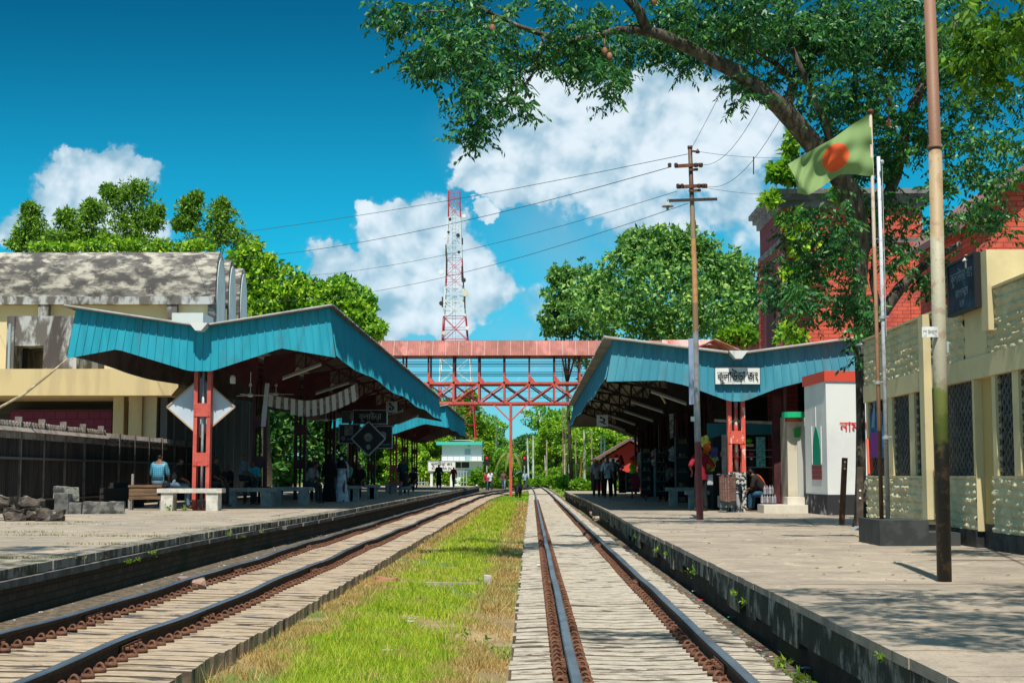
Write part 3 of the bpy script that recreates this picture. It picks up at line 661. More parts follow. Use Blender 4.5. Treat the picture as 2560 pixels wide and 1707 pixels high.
# ================================================================ left building
VAULT = mat('stained_vault_concrete', (.42,.39,.34), (.16,.15,.14), 2.2, lo=.42, hi=.60, bump=.5, bsc=12, c3=(.075,.07,.07), sc3=1.7, lo3=.43, hi3=.60, st=(.7,1,1.5), det=10)
YEL = mat('cream_wall', (.62,.52,.32), (.58,.48,.30), .8, c3=(.50,.42,.27), sc3=.8, lo3=.55, hi3=.8)
YELD = mat('cream_slab_streaked', (.60,.47,.25), (.52,.40,.22), .8, st=(2.5,1,.3), c3=(.30,.24,.15), sc3=1.1, lo3=.62, hi3=.8)
PALE = mat('pale_wall_blue_shade', (.50,.56,.58), (.44,.50,.52), 1)  # white vault end panels: bluish shade mixed into the wall colour
SHUT = mat('olive_shutter', (.085,.08,.06), (.06,.055,.045), 1, st=(.3,1,8))
TILEP = brickmat('maroon_tile', (.19,.035,.085), (.16,.03,.07), (.09,.02,.045), .42, .30, .02, bump=.2)
TANK = mat('stained_concrete', (.40,.41,.42), (.12,.11,.105), 1.6, lo=.44, hi=.56, bump=.3, bsc=10, st=(1,1,.5), c3=(.07,.06,.06), sc3=.9, lo3=.52, hi3=.62)
root = thing('vaulted_building', 'cream station building with three stained barrel vaults on the roof', 'building', (-19, 51, PZ))
xe = -13.05; RIBD = mat('rib_black_mould', (.05,.05,.05), (.16,.16,.16), 4)
for y0, y1 in ((58.9, 60.85), (61.35, 63.1), (63.75, 65.6)):
    yc, w = (y0+y1)/2, (y1-y0)/2; z0, zs = 8.85, 10.85
    prof = [(y0, 8.86)] + [(yc - w*math.cos(a), z0 + (zs-z0)*math.sin(a)**.9) for a in [math.pi*k/18 for k in range(19)]] + [(y1, 8.86)]
    t = MB(); t.prism([(-26, y, z) for y, z in prof], (xe+26, 0, 0)); v_ = t.build('vault', VAULT, root)
    inn = [(yc + (y-yc)*.8, 7.1 + (z-7.1)*.93) for y, z in prof]; inn[0] = (inn[0][0], 7.0); inn[-1] = (inn[-1][0], 7.0)
    t = MB(); t.prism([(xe+.01, y, z) for y, z in inn], (.03, 0, 0)); t.build('end_panel', PALE, v_)
    for ya3, yb3 in ((y0, inn[0][0]), (inn[-1][0], y1)): t = MB(); t.box(xe-.3, xe+.02, ya3, yb3, 7.0, 8.859); t.build('edge_rib', RIBD, v_)
t = MB(); t.box(-26, xe-.02, 59.1, 66, PZ, 8.6); t.build('upper_wall', YEL, root)
t = MB(); t.box(-26, xe+.0, 58.75, 59.0, 8.52, 8.84); [t.box(x, x+.42, 58.8, 59.1, z, 8.51) for x, z in ((P(96,760,58.8).x, 7.9), (P(417,760,58.8).x, 7.95))]; t.build('beam', TANK, root)
t = MB(); t.box(-26, -21.9, 58.6, 59.09, 7.0, 7.1); t.build('string_course', YELD, root) if False else None
a = P(430, 780, 57); t = MB(); t.box(a.x, -13.1, 57, 59.0, 5.2, P(430,782,57).z); t.build('corner_parapet', PALE, root)
# stained tank room
p, q = P(22, 790, 52.5), P(190, 925, 52.5)
t = MB(); t.box(p.x, q.x, 52.5, 56, q.z+.9, p.z); t.box(p.x, P(60,0,52.5).x, 52.5, 56, q.z-.3, q.z+.9); t.box(P(135,0,52.5).x, q.x, 52.5, 56, q.z-.3, q.z+.9)
t.box(p.x-.03, p.x+.25, 52.42, 52.5, q.z, p.z-.02); t.build('tank_room', TANK, root)
t = MB(); t.box(P(60,0,53.5).x, P(98,0,53.5).x, 53.5, 53.6, q.z-.3, q.z+.9); t.build('tank_room_recess', BLACKP, root)
t = MB(); t.tube([(P(52,0,52.4).x, 52.38, p.z-.3), (P(52,0,52.4).x, 52.38, q.z)], .05, 8); t.build('down_pipe', mat('blue_grey_pipe', (.28,.36,.42)), root)
# slab, columns, recess
p, q = P(-60, 922, 50.2), P(445, 988, 50.2)
t = MB(); t.prism([(-24, 50.2, q.z), (P(428,988,50.2).x, 50.2, q.z), (q.x, 50.2, P(0,968,50.2).z), (q.x, 50.2, p.z), (-24, 50.2, p.z)], (0, 8.5, 0)); t.build('slab', YELD, root)
t = MB(); t.box(-24, -16.05, 54.5, 54.7, PZ, 4.3); t.box(-16.05, xe-.4, 54.5, 54.7, PZ, 4.3); t.build('shutter_wall', SHUT, root)
p, q = P(25, 1024, 53.8), P(278, 1100, 53.8); t = MB(); t.box(p.x, q.x, 53.8, 54.4, PZ, p.z); t.build('tiled_panel', TILEP, root)
for a_, c_ in ((309, 335), (347, 379)):
    t = MB(); t.box(P(a_,0,51).x, P(c_,0,51).x, 51, 51.5, PZ, 4.3); t.build('column', YELD, root)
t = MB(); t.box(P(379,0,51.2).x, P(415,0,51.2).x, 51.2, 54.5, PZ, 4.3); t.build('pier', YEL, root)
SIDE = mat('dark_side_wall', (.15,.155,.16), (.11,.115,.12), .8, st=(1,1,.4))
t = MB(); t.box(-13.25, -13.0, 51.3, 67.5, PZ, 6.2); t.build('side_wall', SIDE, root)
t = MB(); y = 52.2
while y < 67: t.box(-13.0, -12.97, y, y+.07, PZ, 6.1); y += 1.75
t.build('wall_batten', mat('batten_grey', (.33,.34,.34)), root)
# sheet fence
FEN = mat('fence_sheet', (.085,.065,.06), (.05,.04,.038), 1.5, st=(1,3,.3), rough=.75)
root = thing('sheet_fence', 'dark corrugated metal fence with a pale spiked top rail behind the left platform', 'fence', (-13, 40, PZ))
t = MB(); wave_sheet(t, lambda s: (-12.95, 31+s, 2.62), lambda s: (-12.95, 31+s, PZ), (1, 0, 0), 25, per=.13, rib=.05, rows=1); t.build('sheet', FEN, root)
t = MB(); y = 31
FPM = mat('fence_post_grey', (.20,.17,.16), (.13,.11,.10), 3)
while y < 56: t = MB(); t.box(-13.05, -12.87, y, y+.07, PZ, 2.98 if y < 44 else 2.8); t.build('fence_post', FPM, root); y += 1.75
t = MB(); y = 31
while y < 55.9:
    if y < 43.5: t.box(-12.93, -12.87, y, y+.06, 2.42, 2.84 + .025 * math.sin(y*31))
    else: t.box(-12.93, -12.9, y, y+.04, 2.55, 2.78)
    y += .11
t.prism([(-12.80, 31, 2.60), (-12.96, 31, 2.86), (-12.97, 31, 2.85), (-12.83, 31, 2.60)], (0, 12.6, 0)); t.build('spiked_rail', mat('fence_top_pale', (.36,.31,.28), (.24,.20,.18), 3), root)
t = MB(); t.box(-12.9, -12.85, 31, 56, 1.9, 1.96); t.box(-12.9, -12.85, 31, 56, .85, .9); t.build('rail', mat('fence_rail', (.12,.11,.11)), root)
# ================================================================ brick tower on the right and gabled house
BRK = brickmat('red_brick', (.66,.11,.065), (.52,.08,.05), (.24,.06,.045), .34, .125, .012, dirt=(.33,.05,.04))
BRKS = brickmat('red_brick_shaded', (.22,.04,.05), (.18,.03,.04), (.08,.02,.03), .34, .135, .014, 'yz')  # darker brick copy: shade on the tower's side put into the colour
CORN = mat('cornice_grey', (.20,.19,.19), (.12,.11,.11), 2)
YT = 46.
xa_, xb_ = P(1958, 800, YT).x, P(2312, 800, YT).x; zt_ = P(1958, 512, YT).z
root = thing('brick_tower', 'square red brick water tower with grey cornice behind the right canopy', 'tower', (xa_+2, YT, PZ))
t = MB(); t.box(xa_, xb_, YT, YT+4.4, PZ, zt_); o = t.build('wall', [BRK, BRKS], root)
o.data.polygons.foreach_set('material_index', [0, 0, 0, 1, 0, 1])
t = MB()
for k, (ov, z0, z1) in enumerate(((.07, zt_-1.25, zt_-1.1), (.10, zt_-.1, zt_+.12), (.22, zt_+.12, zt_+.3), (.34, zt_+.3, zt_+.46))): t.box(xa_-ov, xb_+ov, YT-ov, YT+4.4+ov, z0, z1)
t.build('cornice', CORN, root)
t = MB()
for x in (xa_, xb_-.45): t.box(x, x+.45, YT-.09, YT, PZ, zt_-1.25)
for y in (YT+.0, YT+3.95): t.box(xa_-.09, xa_, y, y+.45, PZ, zt_-1.25)
t.build('pilaster', BRK, root)
t = MB(); t.box(xa_-.05, xa_-.01, YT+1.4, YT+3, 5, zt_-2.2); t.build('arched_recess', mat('recess_dark', (.06,.015,.02)), root)
t = MB(); x = P(1972, 800, YT-.2).x; t.tube([(x-.18, YT-.2, PZ), (x-.18, YT-.2, zt_-.9)], .07, 8)
for z in (3.5, 5.3, 7.6): t.tube([(x-.18, YT-.2, z), (x-.18, YT-.2, z+.12)], .1, 8)
t.build('down_pipe', mat('pipe_pinkish', (.30,.13,.12)), root, smooth=True)
yg = 34.; xa2, xb2 = P(2440, 600, yg).x, P(2700, 600, yg).x; ze = P(2440, 545, yg).z; za = P(2600, 430, yg).z
root = thing('brick_house', 'red brick building with a gabled roof behind the right trees', 'building', (xa2+2, yg, PZ))
t = MB(); xm = (xa2+xb2)/2; t.prism([(xa2, yg, PZ), (xb2, yg, PZ), (xb2, yg, ze), (xm, yg, za), (xa2, yg, ze)], (0, 5, 0)); t.build('wall', BRK, root)
t = MB(); t.prism([(xa2-.5, yg-.4, ze-.35), (xm, yg-.4, za+.02), (xm, yg-.4, za+.2), (xa2-.5, yg-.4, ze-.17)], (0, 6, 0)); t.prism([(xm, yg-.4, za+.02), (xb2+.5, yg-.4, ze-.35), (xb2+.5, yg-.4, ze-.17), (xm, yg-.4, za+.2)], (0, 6, 0)); t.build('roof', mat('tin_roof_brown', (.20,.12,.11)), root)
t = MB(); t.box(xa2+1.2, xa2+1.9, yg-.08, yg, PZ, ze); t.build('pilaster', BRK, root)
# ================================================================ white prayer room
WW = mat('prayer_room_white', (.72,.72,.70), (.66,.66,.65), 1, c3=(.6,.6,.6), sc3=.5)
c0 = Vector((6.82, 33.4, 0)); c1 = Vector((6.72, 35.5, 0)); c2 = Vector((9.6, 33.9, 0)); ztp = P(2063, 927, 33.4).z
root = thing('prayer_room', 'small white prayer room with red top band and painted green minaret', 'building', (7.5, 34, PZ))
def quadwall(t, a, c, z0, z1, o=0.):
    d = (c - a).normalized(); n = Vector((d.y, -d.x, 0)) * o
    t.add([(a.x+n.x, a.y+n.y, z0), (c.x+n.x, c.y+n.y, z0), (c.x+n.x, c.y+n.y, z1), (a.x+n.x, a.y+n.y, z1)], [(0, 1, 2, 3)])
c3_ = Vector((9.5, 36.5, 0)); loop = [c1, c0, c2, c3_]
def ringwall(name, z0, z1, grow, m, parent):
    cen = sum(loop, Vector()) / 4; t = MB(); t.prism([Vector((v.x, v.y, z0)) + (v - cen).normalized() * grow for v in loop], (0, 0, z1 - z0)); return t.build(name, m, parent)
ringwall('wall', PZ, ztp-.235, 0, WW, root); ringwall('red_band', ztp-.237, ztp, .05, mat('red_band', (.62,.07,.04), rough=.6), root)
ringwall('plinth', PZ-.01, PZ+.47, .03, mat('black_plinth', (.03,.03,.035), (.35,.35,.36), 2.5, lo=.52, hi=.66), root)
# painted minaret on the track side wall
def facept(s, z, o): d = (c1 - c0).normalized(); n = Vector((-d.y, d.x, 0)); n = n if n.x < 0 else -n; q_ = c0 + d * s; return (q_.x + n.x*o, q_.y + n.y*o, z)
def tt(px): d = P(px, 1150, 34.4); return None
def sx_(px): # distance along the wall whose image column is px
    lo, hi = 0., 2.1
    for _ in range(30):
        mid = (lo+hi)/2; q_ = Vector(facept(mid, 2, 0)); cx_ = HX + F * q_.x / q_.y
        if cx_ > px: lo = mid
        else: hi = mid
    return lo
def zz_(px, py): s = sx_(px); q_ = Vector(facept(s, 2, 0)); return 1.5 + (HY - py) / F * q_.y
def facepoly(name, pts, m, o, par): 
    t = MB(); a = [facept(sx_(x), zz_(x, y), o) for x, y in pts]; a2 = [facept(sx_(x), zz_(x, y), o-.02) for x, y in pts]; n = len(a)
    t.add(a + a2, [tuple(range(n)), tuple(range(n, 2*n))[::-1]] + [(i, (i+1) % n, n+(i+1) % n, n+i) for i in range(n)]); return t.build(name, m, par)
facepoly('painted_minaret', [(2029, 1162), (2029, 1120), (2031, 1095), (2034, 1078), (2037, 1066), (2041, 1078), (2045, 1098), (2047, 1125), (2047, 1162)], mat('minaret_green', (.0,.26,.15)), .012, root)
for k in range(3): facepoly('painted_step', [(2026, 1163+k*12), (2050, 1163+k*12), (2050, 1174+k*12), (2026, 1174+k*12)], mat('step_maroon', (.22,.05,.05)), .012, root)
for a_, y0_ in ((2026.5, 1066), (2049.5, 1066), (2036.8, 1018)): facepoly('painted_line', [(a_-.7, y0_), (a_+.7, y0_), (a_+.7, 1160 if a_ != 2036.8 else 1068), (a_-.7, 1160 if a_ != 2036.8 else 1068)], WHITE, .014, root)
text('নামাযের স্থান', (P(2101, 1067, 33.4).x, 33.445, P(2110, 1067, 33.5).z), .32, mat('red_lettering', (.55,.02,.02)), root, bev=.012, align='LEFT').rotation_euler = (R(90), 0, math.atan2(.5, 2.78))
# entrance with green hood, door and steps
dx0, dx1 = P(1974, 0, 36).x, P(2013, 0, 36).x
root = thing('prayer_room_porch', 'cream doorway with a rounded green hood left of the white prayer room', 'doorway', (dx0+.2, 36.2, PZ))
t = MB(); t.box(dx0-.22, dx1+.2, 36.2, 38.5, PZ+.2, P(0,1040,36).z); t.build('wall', mat('porch_cream', (.55,.50,.40), (.45,.4,.32), 2), root)
d_ = MB(); d_.box(dx0+.02, dx0+.36, 36.16, 36.2, PZ+.25, P(0,1052,36).z); d_ = d_.build('door', mat('door_grey', (.42,.42,.40)), root)
t = MB(); p, q = P(1986, 1070, 36.1), P(2003, 1093, 36.1); t.prism([(p.x, 36.12, p.z), (p.x, 36.12, q.z), (q.x-.02, 36.12, q.z-.0), (q.x, 36.12, p.z+.04)], (0, .03, 0)); t.build('notice', mat('notice_green', (.03,.25,.05)), d_)
t = MB(); p, q = P(1961, 1029, 35.9), P(2016, 1043, 35.9); n = 8
t.prism([(p.x, 36.3, q.z)] + [((p.x+q.x)/2 - (q.x-p.x)/2*math.cos(math.pi*k/n), 36.2 - .35*math.sin(math.pi*k/n)**.6, q.z) for k in range(n+1)] + [(q.x, 36.3, q.z)], (0, 0, p.z-q.z)); t.build('hood', GREENP, root)
t = MB(); t.prism([(p.x+.08, 36.3, q.z-.1)] + [((p.x+q.x)/2 - (q.x-p.x-.16)/2*math.cos(math.pi*k/n), 36.2 - .27*math.sin(math.pi*k/n)**.6, q.z-.1) for k in range(n+1)] + [(q.x-.08, 36.3, q.z-.1)], (0, 0, .098)); t.build('hood_rim', mat('hood_rim', (.40,.10,.05)), root)
root = thing('doorstep', 'two cream tiled steps in front of the green hooded doorway', 'steps', (6.2, 35.3, PZ))
p, q = P(1910, 1281, 35.1), P(2020, 1262, 35.1); TIL = mat('step_tile', (.62,.58,.50), (.56,.52,.45), 4, rough=.5)
t = MB(); t.box(p.x, q.x, 35.1, 36.1, PZ, PZ+.2); t.build('step', TIL, root); t = MB(); t.box(P(1947,0,35.5).x, q.x, 35.5, 36.15, PZ+.202, PZ+.38); t.build('step', TIL, root)
# ================================================================ yellow block building on the right
YB0 = mat('yellow_block', (.56,.50,.32), (.47,.42,.26), 2, rough=.95, bump=.4, bsc=30)
YPL = mat('yellow_plaster', (.60,.51,.30), (.53,.45,.27), 1.5, rough=.85, c3=(.34,.30,.18), sc3=1.4, lo3=.6, hi3=.8)
BASE = mat('black_base', (.022,.022,.024), (.05,.05,.05), 3, rough=.7)
FX = 5.66; root = thing('block_building', 'yellow rock faced block building with dark grilled windows facing the right platform', 'building', (7, 19, PZ))
def vh(i, j, k=0):
    h = math.sin(i*127.1 + j*311.7 + k*74.7) * 43758.5453; return h - math.floor(h)
def vn(x, y, k=0):
    i, j = math.floor(x), math.floor(y); a, c = x-i, y-j; a = a*a*(3-2*a); c = c*c*(3-2*c)
    return (vh(i,j,k)*(1-a)+vh(i+1,j,k)*a)*(1-c) + (vh(i,j+1,k)*(1-a)+vh(i+1,j+1,k)*a)*c
def rockface(name, y0, y1, z0, z1, m=YB0, x=FX):
    t = MB(); nu = max(2, int((y1-y0)/.032)); nv = max(2, int((z1-z0)/.014)); BH, BL = .115, .31
    def fn(u, w):
        y = y0 + u*(y1-y0); z = z0 + w*(z1-z0); zw = z + .035*vn(y*2.3, z*2.1, 5) + .02*vn(y*7, z*3, 6); r_ = math.floor(zw/BH); fz = zw/BH - r_; yy = y/BL + .5*(r_ % 2); fy = yy - math.floor(yy)
        e = min(1, min(fz, 1-fz)*3.5) * min(1, min(fy, 1-fy)*9); 
        return (x + .015 - ((.6+.4*e)*(.036*vn(y*8, z*19) + .014*vn(y*25, z*39, 3)) + e*.007 + .010*vh(math.floor(yy), r_, 9)*e), y, z)
    t.grid(fn, nu, nv); return t.build(name, m, root)
WZ0, WZ1 = 1.49, 2.72; LZ = 3.0; TZ = 3.76
yy_ = lambda px: 20376. / (px - HX)
wins = [(2166,2208),(2226,2268),(2281,2320),(2333,2425),(2483,2525),(2541,2600)]
wins = [(yy_(c_), yy_(a_)) for a_, c_ in wins]
dY0, dY1 = yy_(2474), yy_(2434)
t = MB(); t.box(FX+.12, 14, 9, 24.44, PZ, TZ-.1); t.build('inner_block', mat('inner_dark', (.02,.02,.022)), root)
rockface('lower_wall', 10.5, dY0, PZ+.22, WZ0); rockface('lower_wall', dY1, 24.45, PZ+.22, WZ0)
rockface('parapet_wall', 10.5, 17.85, LZ, TZ); rockface('parapet_wall', 18.75, 24.45, LZ, TZ)
t = MB(); t.box(FX+.02, FX+.31, 10.5, dY0, PZ+.2, WZ0-.001); t.box(FX+.02, FX+.31, dY1, 24.45, PZ+.2, WZ0-.001); t.box(FX+.02, FX+.31, 10.5, 24.45, LZ, TZ-.01); t.build('wall_core', YPL, root)
t = MB(); t.box(FX-.012, FX+.3, 17.85, 18.75, LZ+.001, TZ-.02); t.build('plain_panel', YPL, root)
t = MB(); t.box(FX-.03, FX+.3, 10.5, 24.47, WZ1, LZ-.001); t.build('lintel', YPL, root)
t = MB(); t.box(FX-.02, FX+.3, 10.5, dY0, WZ0-.03, WZ0+.005); t.box(FX-.02, FX+.3, dY1, 24.45, WZ0-.03, WZ0+.005); t.build('sill', YPL, root)
t = MB(); t.box(FX-.03, FX+.3, 10.5, dY0-.02, PZ, PZ+.21); t.box(FX-.03, FX+.3, dY1+.02, 24.47, PZ, PZ+.21); t.box(FX+.07, FX+.115, dY0, dY1, PZ, PZ+.299); t.build('black_base', BASE, root)
ed = sorted([v for w_ in wins for v in w_] + [dY0, dY1]); prev = None
edges = [24.45] + [v for v in sorted([v for w_ in wins for v in w_] + [dY0, dY1], reverse=True)]
for i in range(0, len(edges) - 1, 2):
    hi_, lo_ = edges[i], edges[i+1]
    if hi_ - lo_ > .02:
        t = MB(); t.box(FX+.005, FX+.3, lo_, hi_, WZ0+.006, WZ1-.001); t.build('mullion', YPL, root)
t = MB(); t.box(FX+.085, FX+.118, dY0-.01, dY1+.01, PZ+.3, WZ1); t.build('door_recess', mat('recess_ochre', (.45,.33,.13)), root)
t = MB(); t.box(FX-.02, FX+.084, dY1-.02, dY1, PZ+.21, WZ1-.002); t.build('door_jamb', YPL, root)
t = MB(); t.box(FX-.14, FX-.031, 20.28, 20.52, PZ+.3, TZ+.0); t.build('pilaster', YPL, root)
t = MB(); t.box(FX-.05, 14, 10.5, 24.50, TZ, TZ+.03); t.build('parapet_cap', YPL, root)
GRL = mat('grille_grey', (.15,.15,.145), (.09,.09,.09), 8, rough=.6)
for (wa, wb) in wins:
    w_ = MB(); w_.box(FX+.07, FX+.085, wa, wb, WZ0+.006, WZ1-.002); w_ = w_.build('window', mat('window_dark', (.012,.013,.016), rough=.3), root)
    t = MB(); n = max(3, int((wb-wa)/.085)); dz = .068
    for k in range(n + 1):
        y = wa + (wb-wa)*k/n; s_ = 1 if k % 2 else -1; m_ = 18
        pts = [(FX+.045, y + s_*(.030 if q_ % 2 else -.030), WZ0+.01+q_*(WZ1-WZ0-.02)/m_) for q_ in range(m_+1)]
        for p_, q_ in zip(pts, pts[1:]): t.bar(p_, q_, .015, .012)
    for q_ in range(6): z = WZ0+.1+q_*.21; t.box(FX+.055, FX+.062, wa, wb, z, z+.012)
    t.build('grille', GRL, w_)
# roof sign on its yellow pier
root = thing('roof_sign', 'dark blue painted board with worn pale Bengali lettering above the block building', 'sign', (FX-.1, 18.3, 3.3))
ya, yb_ = yy_(2476), yy_(2407); zb_ = P(2407, 788, yb_).z; zt2 = P(2476, 636, ya).z
SBL = mat('sign_dark_blue', (.02,.035,.065), (.012,.02,.035), 3, c3=(.03,.09,.16), sc3=1.5)
t = MB(); t.box(FX-.16, FX-.11, ya, yb_, zb_, zt2); t.build('panel', SBL, root)
t = MB(); t.box(FX-.18, FX-.1, ya-.03, ya, zb_-.03, zt2+.03); t.box(FX-.18, FX-.1, yb_, yb_+.03, zb_-.03, zt2+.03); t.box(FX-.18, FX-.1, ya, yb_, zt2, zt2+.03); t.box(FX-.18, FX-.1, ya, yb_, zb_-.03, zb_); t.build('frame', BLACKP, root)
SL = mat('worn_lettering', (.20,.27,.33), (.10,.14,.19), 18, lo=.4, hi=.6)
H = zt2 - zb_
for k, (s_, f_, sz) in enumerate((('কুলাউড়া জং', .70, .20), ('বাংলাদেশ', .36, .15), ('রেল', .14, .13))): text(s_, (FX-.162, (ya+yb_)/2, zb_+H*f_), sz, SL, root, 'left', bev=.015, sx=.9)
t = MB(); t.box(FX-.1, FX+.45, ya-.28+.02, ya+.0, TZ-.5, zt2+.02); t.box(FX-.1, FX+.1, ya, yb_-.1, TZ+.03, zt2-.1); t.build('pier', YPL, root)
t = MB(); t.box(FX+.46, FX+.85, ya-.26, ya+.1, TZ, zt2-.03); t.build('stained_pier', TANK, root)
t = MB(); p = P(2412, 640, 18.2); t.tube([p, P(2452, 641, 18.2)], .02, 6); t.build('lamp_arm', mat('arm_rust', (.4,.16,.07)), root)
def lamp_shade(t, c, r): t.lathe(c, [(0.0, .1*r/.1), (.25*r, .09*r/.1), (.5*r, .06*r/.1), (r, 0), (r*.96, -.005), (.3*r, .03), (.0, .03)], 16)
t = MB(); c_ = P(2416, 652, 18.1); lamp_shade(t, c_, .055); t.tube([c_ - Vector((0,0,.0)), c_ - Vector((0,0,.09))], .02, 8); t.build('lamp_shade', WHITE, root, smooth=True)
# ================================================================ poles, flags, wires
def polemat(name, stops, sc=12., soft=.02, amp=.12):
    m = bpy.data.materials.new(name); m.use_nodes = True; g = G(m.node_tree); b = g.n['Principled BSDF']; b.inputs['Roughness'].default_value = .6
    geo = g.n.new('ShaderNodeNewGeometry'); s3 = g.n.new('ShaderNodeSeparateXYZ'); g.l.new(geo.outputs['Position'], s3.inputs[0])
    nz = g.noise(geo.outputs['Position'], sc, 5, .65); zz = g.m('ADD', s3.outputs[2], g.m('MULTIPLY', g.m('SUBTRACT', nz, .5), amp)); col = None
    for z, c in stops:
        col = c if col is None else g.mix(g.ss(zz, z - soft, z + soft), col, c)
    col = g.mix(g.ss(nz, .52, .62), col, g.mix(.45, col, (.20,.10,.05)))
    g.l.new(col, b.inputs['Base Color']); bn = g.n.new('ShaderNodeBump'); bn.inputs['Strength'].default_value = .3; bn.inputs['Distance'].default_value = .01
    g.l.new(g.noise(geo.outputs['Position'], 50, 4, .6), bn.inputs['Height']); g.l.new(bn.outputs[0], b.inputs['Normal']); return m
b0 = P(2361, 1449, 12.6); b0.z = PZ; YP = b0.y
def pz(py): return P(2340, py, YP).z
root = thing('tall_pole', 'thick rusty steel pole with mossy dark foot on the right platform', 'pole', b0)
PMAT = polemat('pole_paint', [(0, (.022,.020,.016)), (pz(1108), (.10,.13,.02)), (pz(1045), (.17,.19,.04)), (pz(965), (.38,.35,.26)), (pz(600), (.33,.24,.14)), (pz(380), (.22,.105,.065))], 9., .07, .55)
tp = P(2322, -60, YP + .0); js = P(2338, 372, YP)
t = MB(); t.tube([b0, b0.lerp(js, .5), js], [.063, .061, .058], 20); t.tube([js, js + (tp-js)*.01, js+(tp-js)*.03, tp], [.066, .066, .053, .050], 20)
t.build('shaft', PMAT, root, smooth=True)
p = P(2308, 816, YP-.1); q = P(2350, 842, YP-.1)
t = MB(); t.grid(lambda u, w: (p.x + (q.x-p.x)*u, YP-.075 + .03*(2*u-1)**2 - .01, q.z + (p.z-q.z)*w), 8, 1); nt = t.build('paper_notice', WHITE, root)
o = text('লা ইলাহা', ((p.x+q.x)/2-.01, YP-.09, (p.z+q.z)/2), .034, mat('notice_ink', (.06,.06,.10)), nt, ext=.001)
t = MB(); c = P(2364, 868, YP); t.obox((b0.x+.08, YP, c.z), (.02, .04, .10)); t.build('bracket', GALV, root)
# flag poles on the black plinth
a, c = P(2160, 1362, 18.9), P(2288, 1300, 18.9)
root = thing('flag_plinth', 'black painted stepped concrete plinth carrying two flag poles', 'plinth', (a.x+.3, 19, PZ))
xs0, xs1, xs2 = P(2168, 0, 18.9).x, P(2287, 0, 18.9).x, P(2364, 0, 18.9).x
DG = mat('plinth_black', (.035,.04,.043), (.055,.06,.062), 5, rough=.6, c3=(.12,.12,.12), sc3=4, lo3=.64, hi3=.72)
t = MB(); t.box(xs0, xs1, 18.9, 20.1, PZ, c.z); t.box(xs1+.002, xs2, 18.92, 19.7, PZ, PZ+.17); o = t.build('block', DG, root)
def flagpole(nm, label, pb, pt, Y, r0, r1, m, clamps):
    B = P(*pb, Y); B.z = c.z; T_ = P(*pt, Y); r = thing(nm, label, 'flag pole', B)
    t = MB(); t.tube([B, B.lerp(T_, .5) + Vector((.004, 0, 0)), T_], [r0, (r0+r1)/2, r1], 12); t.build('shaft', m, r, smooth=True)
    t = MB()
    for k in clamps: q_ = B.lerp(T_, k); t.tube([q_ - Vector((0,0,.02)), q_ + Vector((0,0,.02))], r0*1.45, 10); t.obox(q_ + Vector((.04,-.01,.01)), (.07, .02, .02))
    t.build('clamp', GALV, r); return r, B, T_
r1_, B1, T1 = flagpole('flag_pole', 'reddish brown flag pole flying the green flag', (2204, 1300), (2176, 283), 19.45, .029, .022, polemat('rust_pole', [(0,(.10,.045,.03)),(2.1,(.40,.20,.12)),(4.6,(.40,.33,.27))], 7), (.33,))
t = MB(); t.ball(T1 + Vector((0,0,.02)), .045, 10, (1,1,.8)); t.build('finial', mat('finial_brown', (.12,.04,.03)), r1_, smooth=True)
r2_, B2, T2 = flagpole('flag_pole', 'bare silver galvanised flag pole with clamps', (2220, 1300), (2196, 392), 19.6, .032, .024, polemat('silver_pole', [(0,(.42,.40,.38)),(1.9,(.46,.50,.55))], 9), (.22, .55))
t = MB(); q_ = P(2205, 405, 19.5); t.tube([q_, q_ - Vector((0,0,2.4))], .006, 4); t.ball(q_, .03, 8); t.build('rope', GALV, r2_)
# flag cloth: top edge droops away to the left
FG = bpy.data.materials.new('flag_cloth'); FG.use_nodes = True; g = G(FG.node_tree); bs = g.n['Principled BSDF']; bs.inputs['Roughness'].default_value = .8
uvn = g.n.new('ShaderNodeUVMap'); s3 = g.n.new('ShaderNodeSeparateXYZ'); g.l.new(uvn.outputs[0], s3.inputs[0])
dx = g.m('MULTIPLY', g.m('SUBTRACT', s3.outputs[0], .43), 2.7); dy = g.m('SUBTRACT', s3.outputs[1], .5)
dd = g.m('SQRT', g.m('ADD', g.m('MULTIPLY', dx, dx), g.m('MULTIPLY', dy, dy)))
col = g.mix(g.ss(dd, .358, .35), (.22,.34,.13), (.85,.12,.035)); g.l.new(col, bs.inputs['Base Color'])
tr = g.n.new('ShaderNodeBsdfTranslucent'); g.l.new(col, tr.inputs[0]); mx = g.n.new('ShaderNodeMixShader'); mx.inputs[0].default_value = .35
g.l.new(bs.outputs[0], mx.inputs[1]); g.l.new(tr.outputs[0], mx.inputs[2]); g.l.new(mx.outputs[0], g.n['Material Output'].inputs[0])
topc = [(2176,284),(2130,312),(2085,345),(2050,364),(2010,387),(1969,411)]; botc = [(2184,437),(2140,435),(2100,441),(2062,462),(2020,484),(1993,485)]
nu, nv = 44, 26; vs = []; uvs = []
def lerp_path(pp, u):
    k = u * (len(pp)-1); i = min(int(k), len(pp)-2); f_ = k - i; return (pp[i][0]*(1-f_)+pp[i+1][0]*f_, pp[i][1]*(1-f_)+pp[i+1][1]*f_)
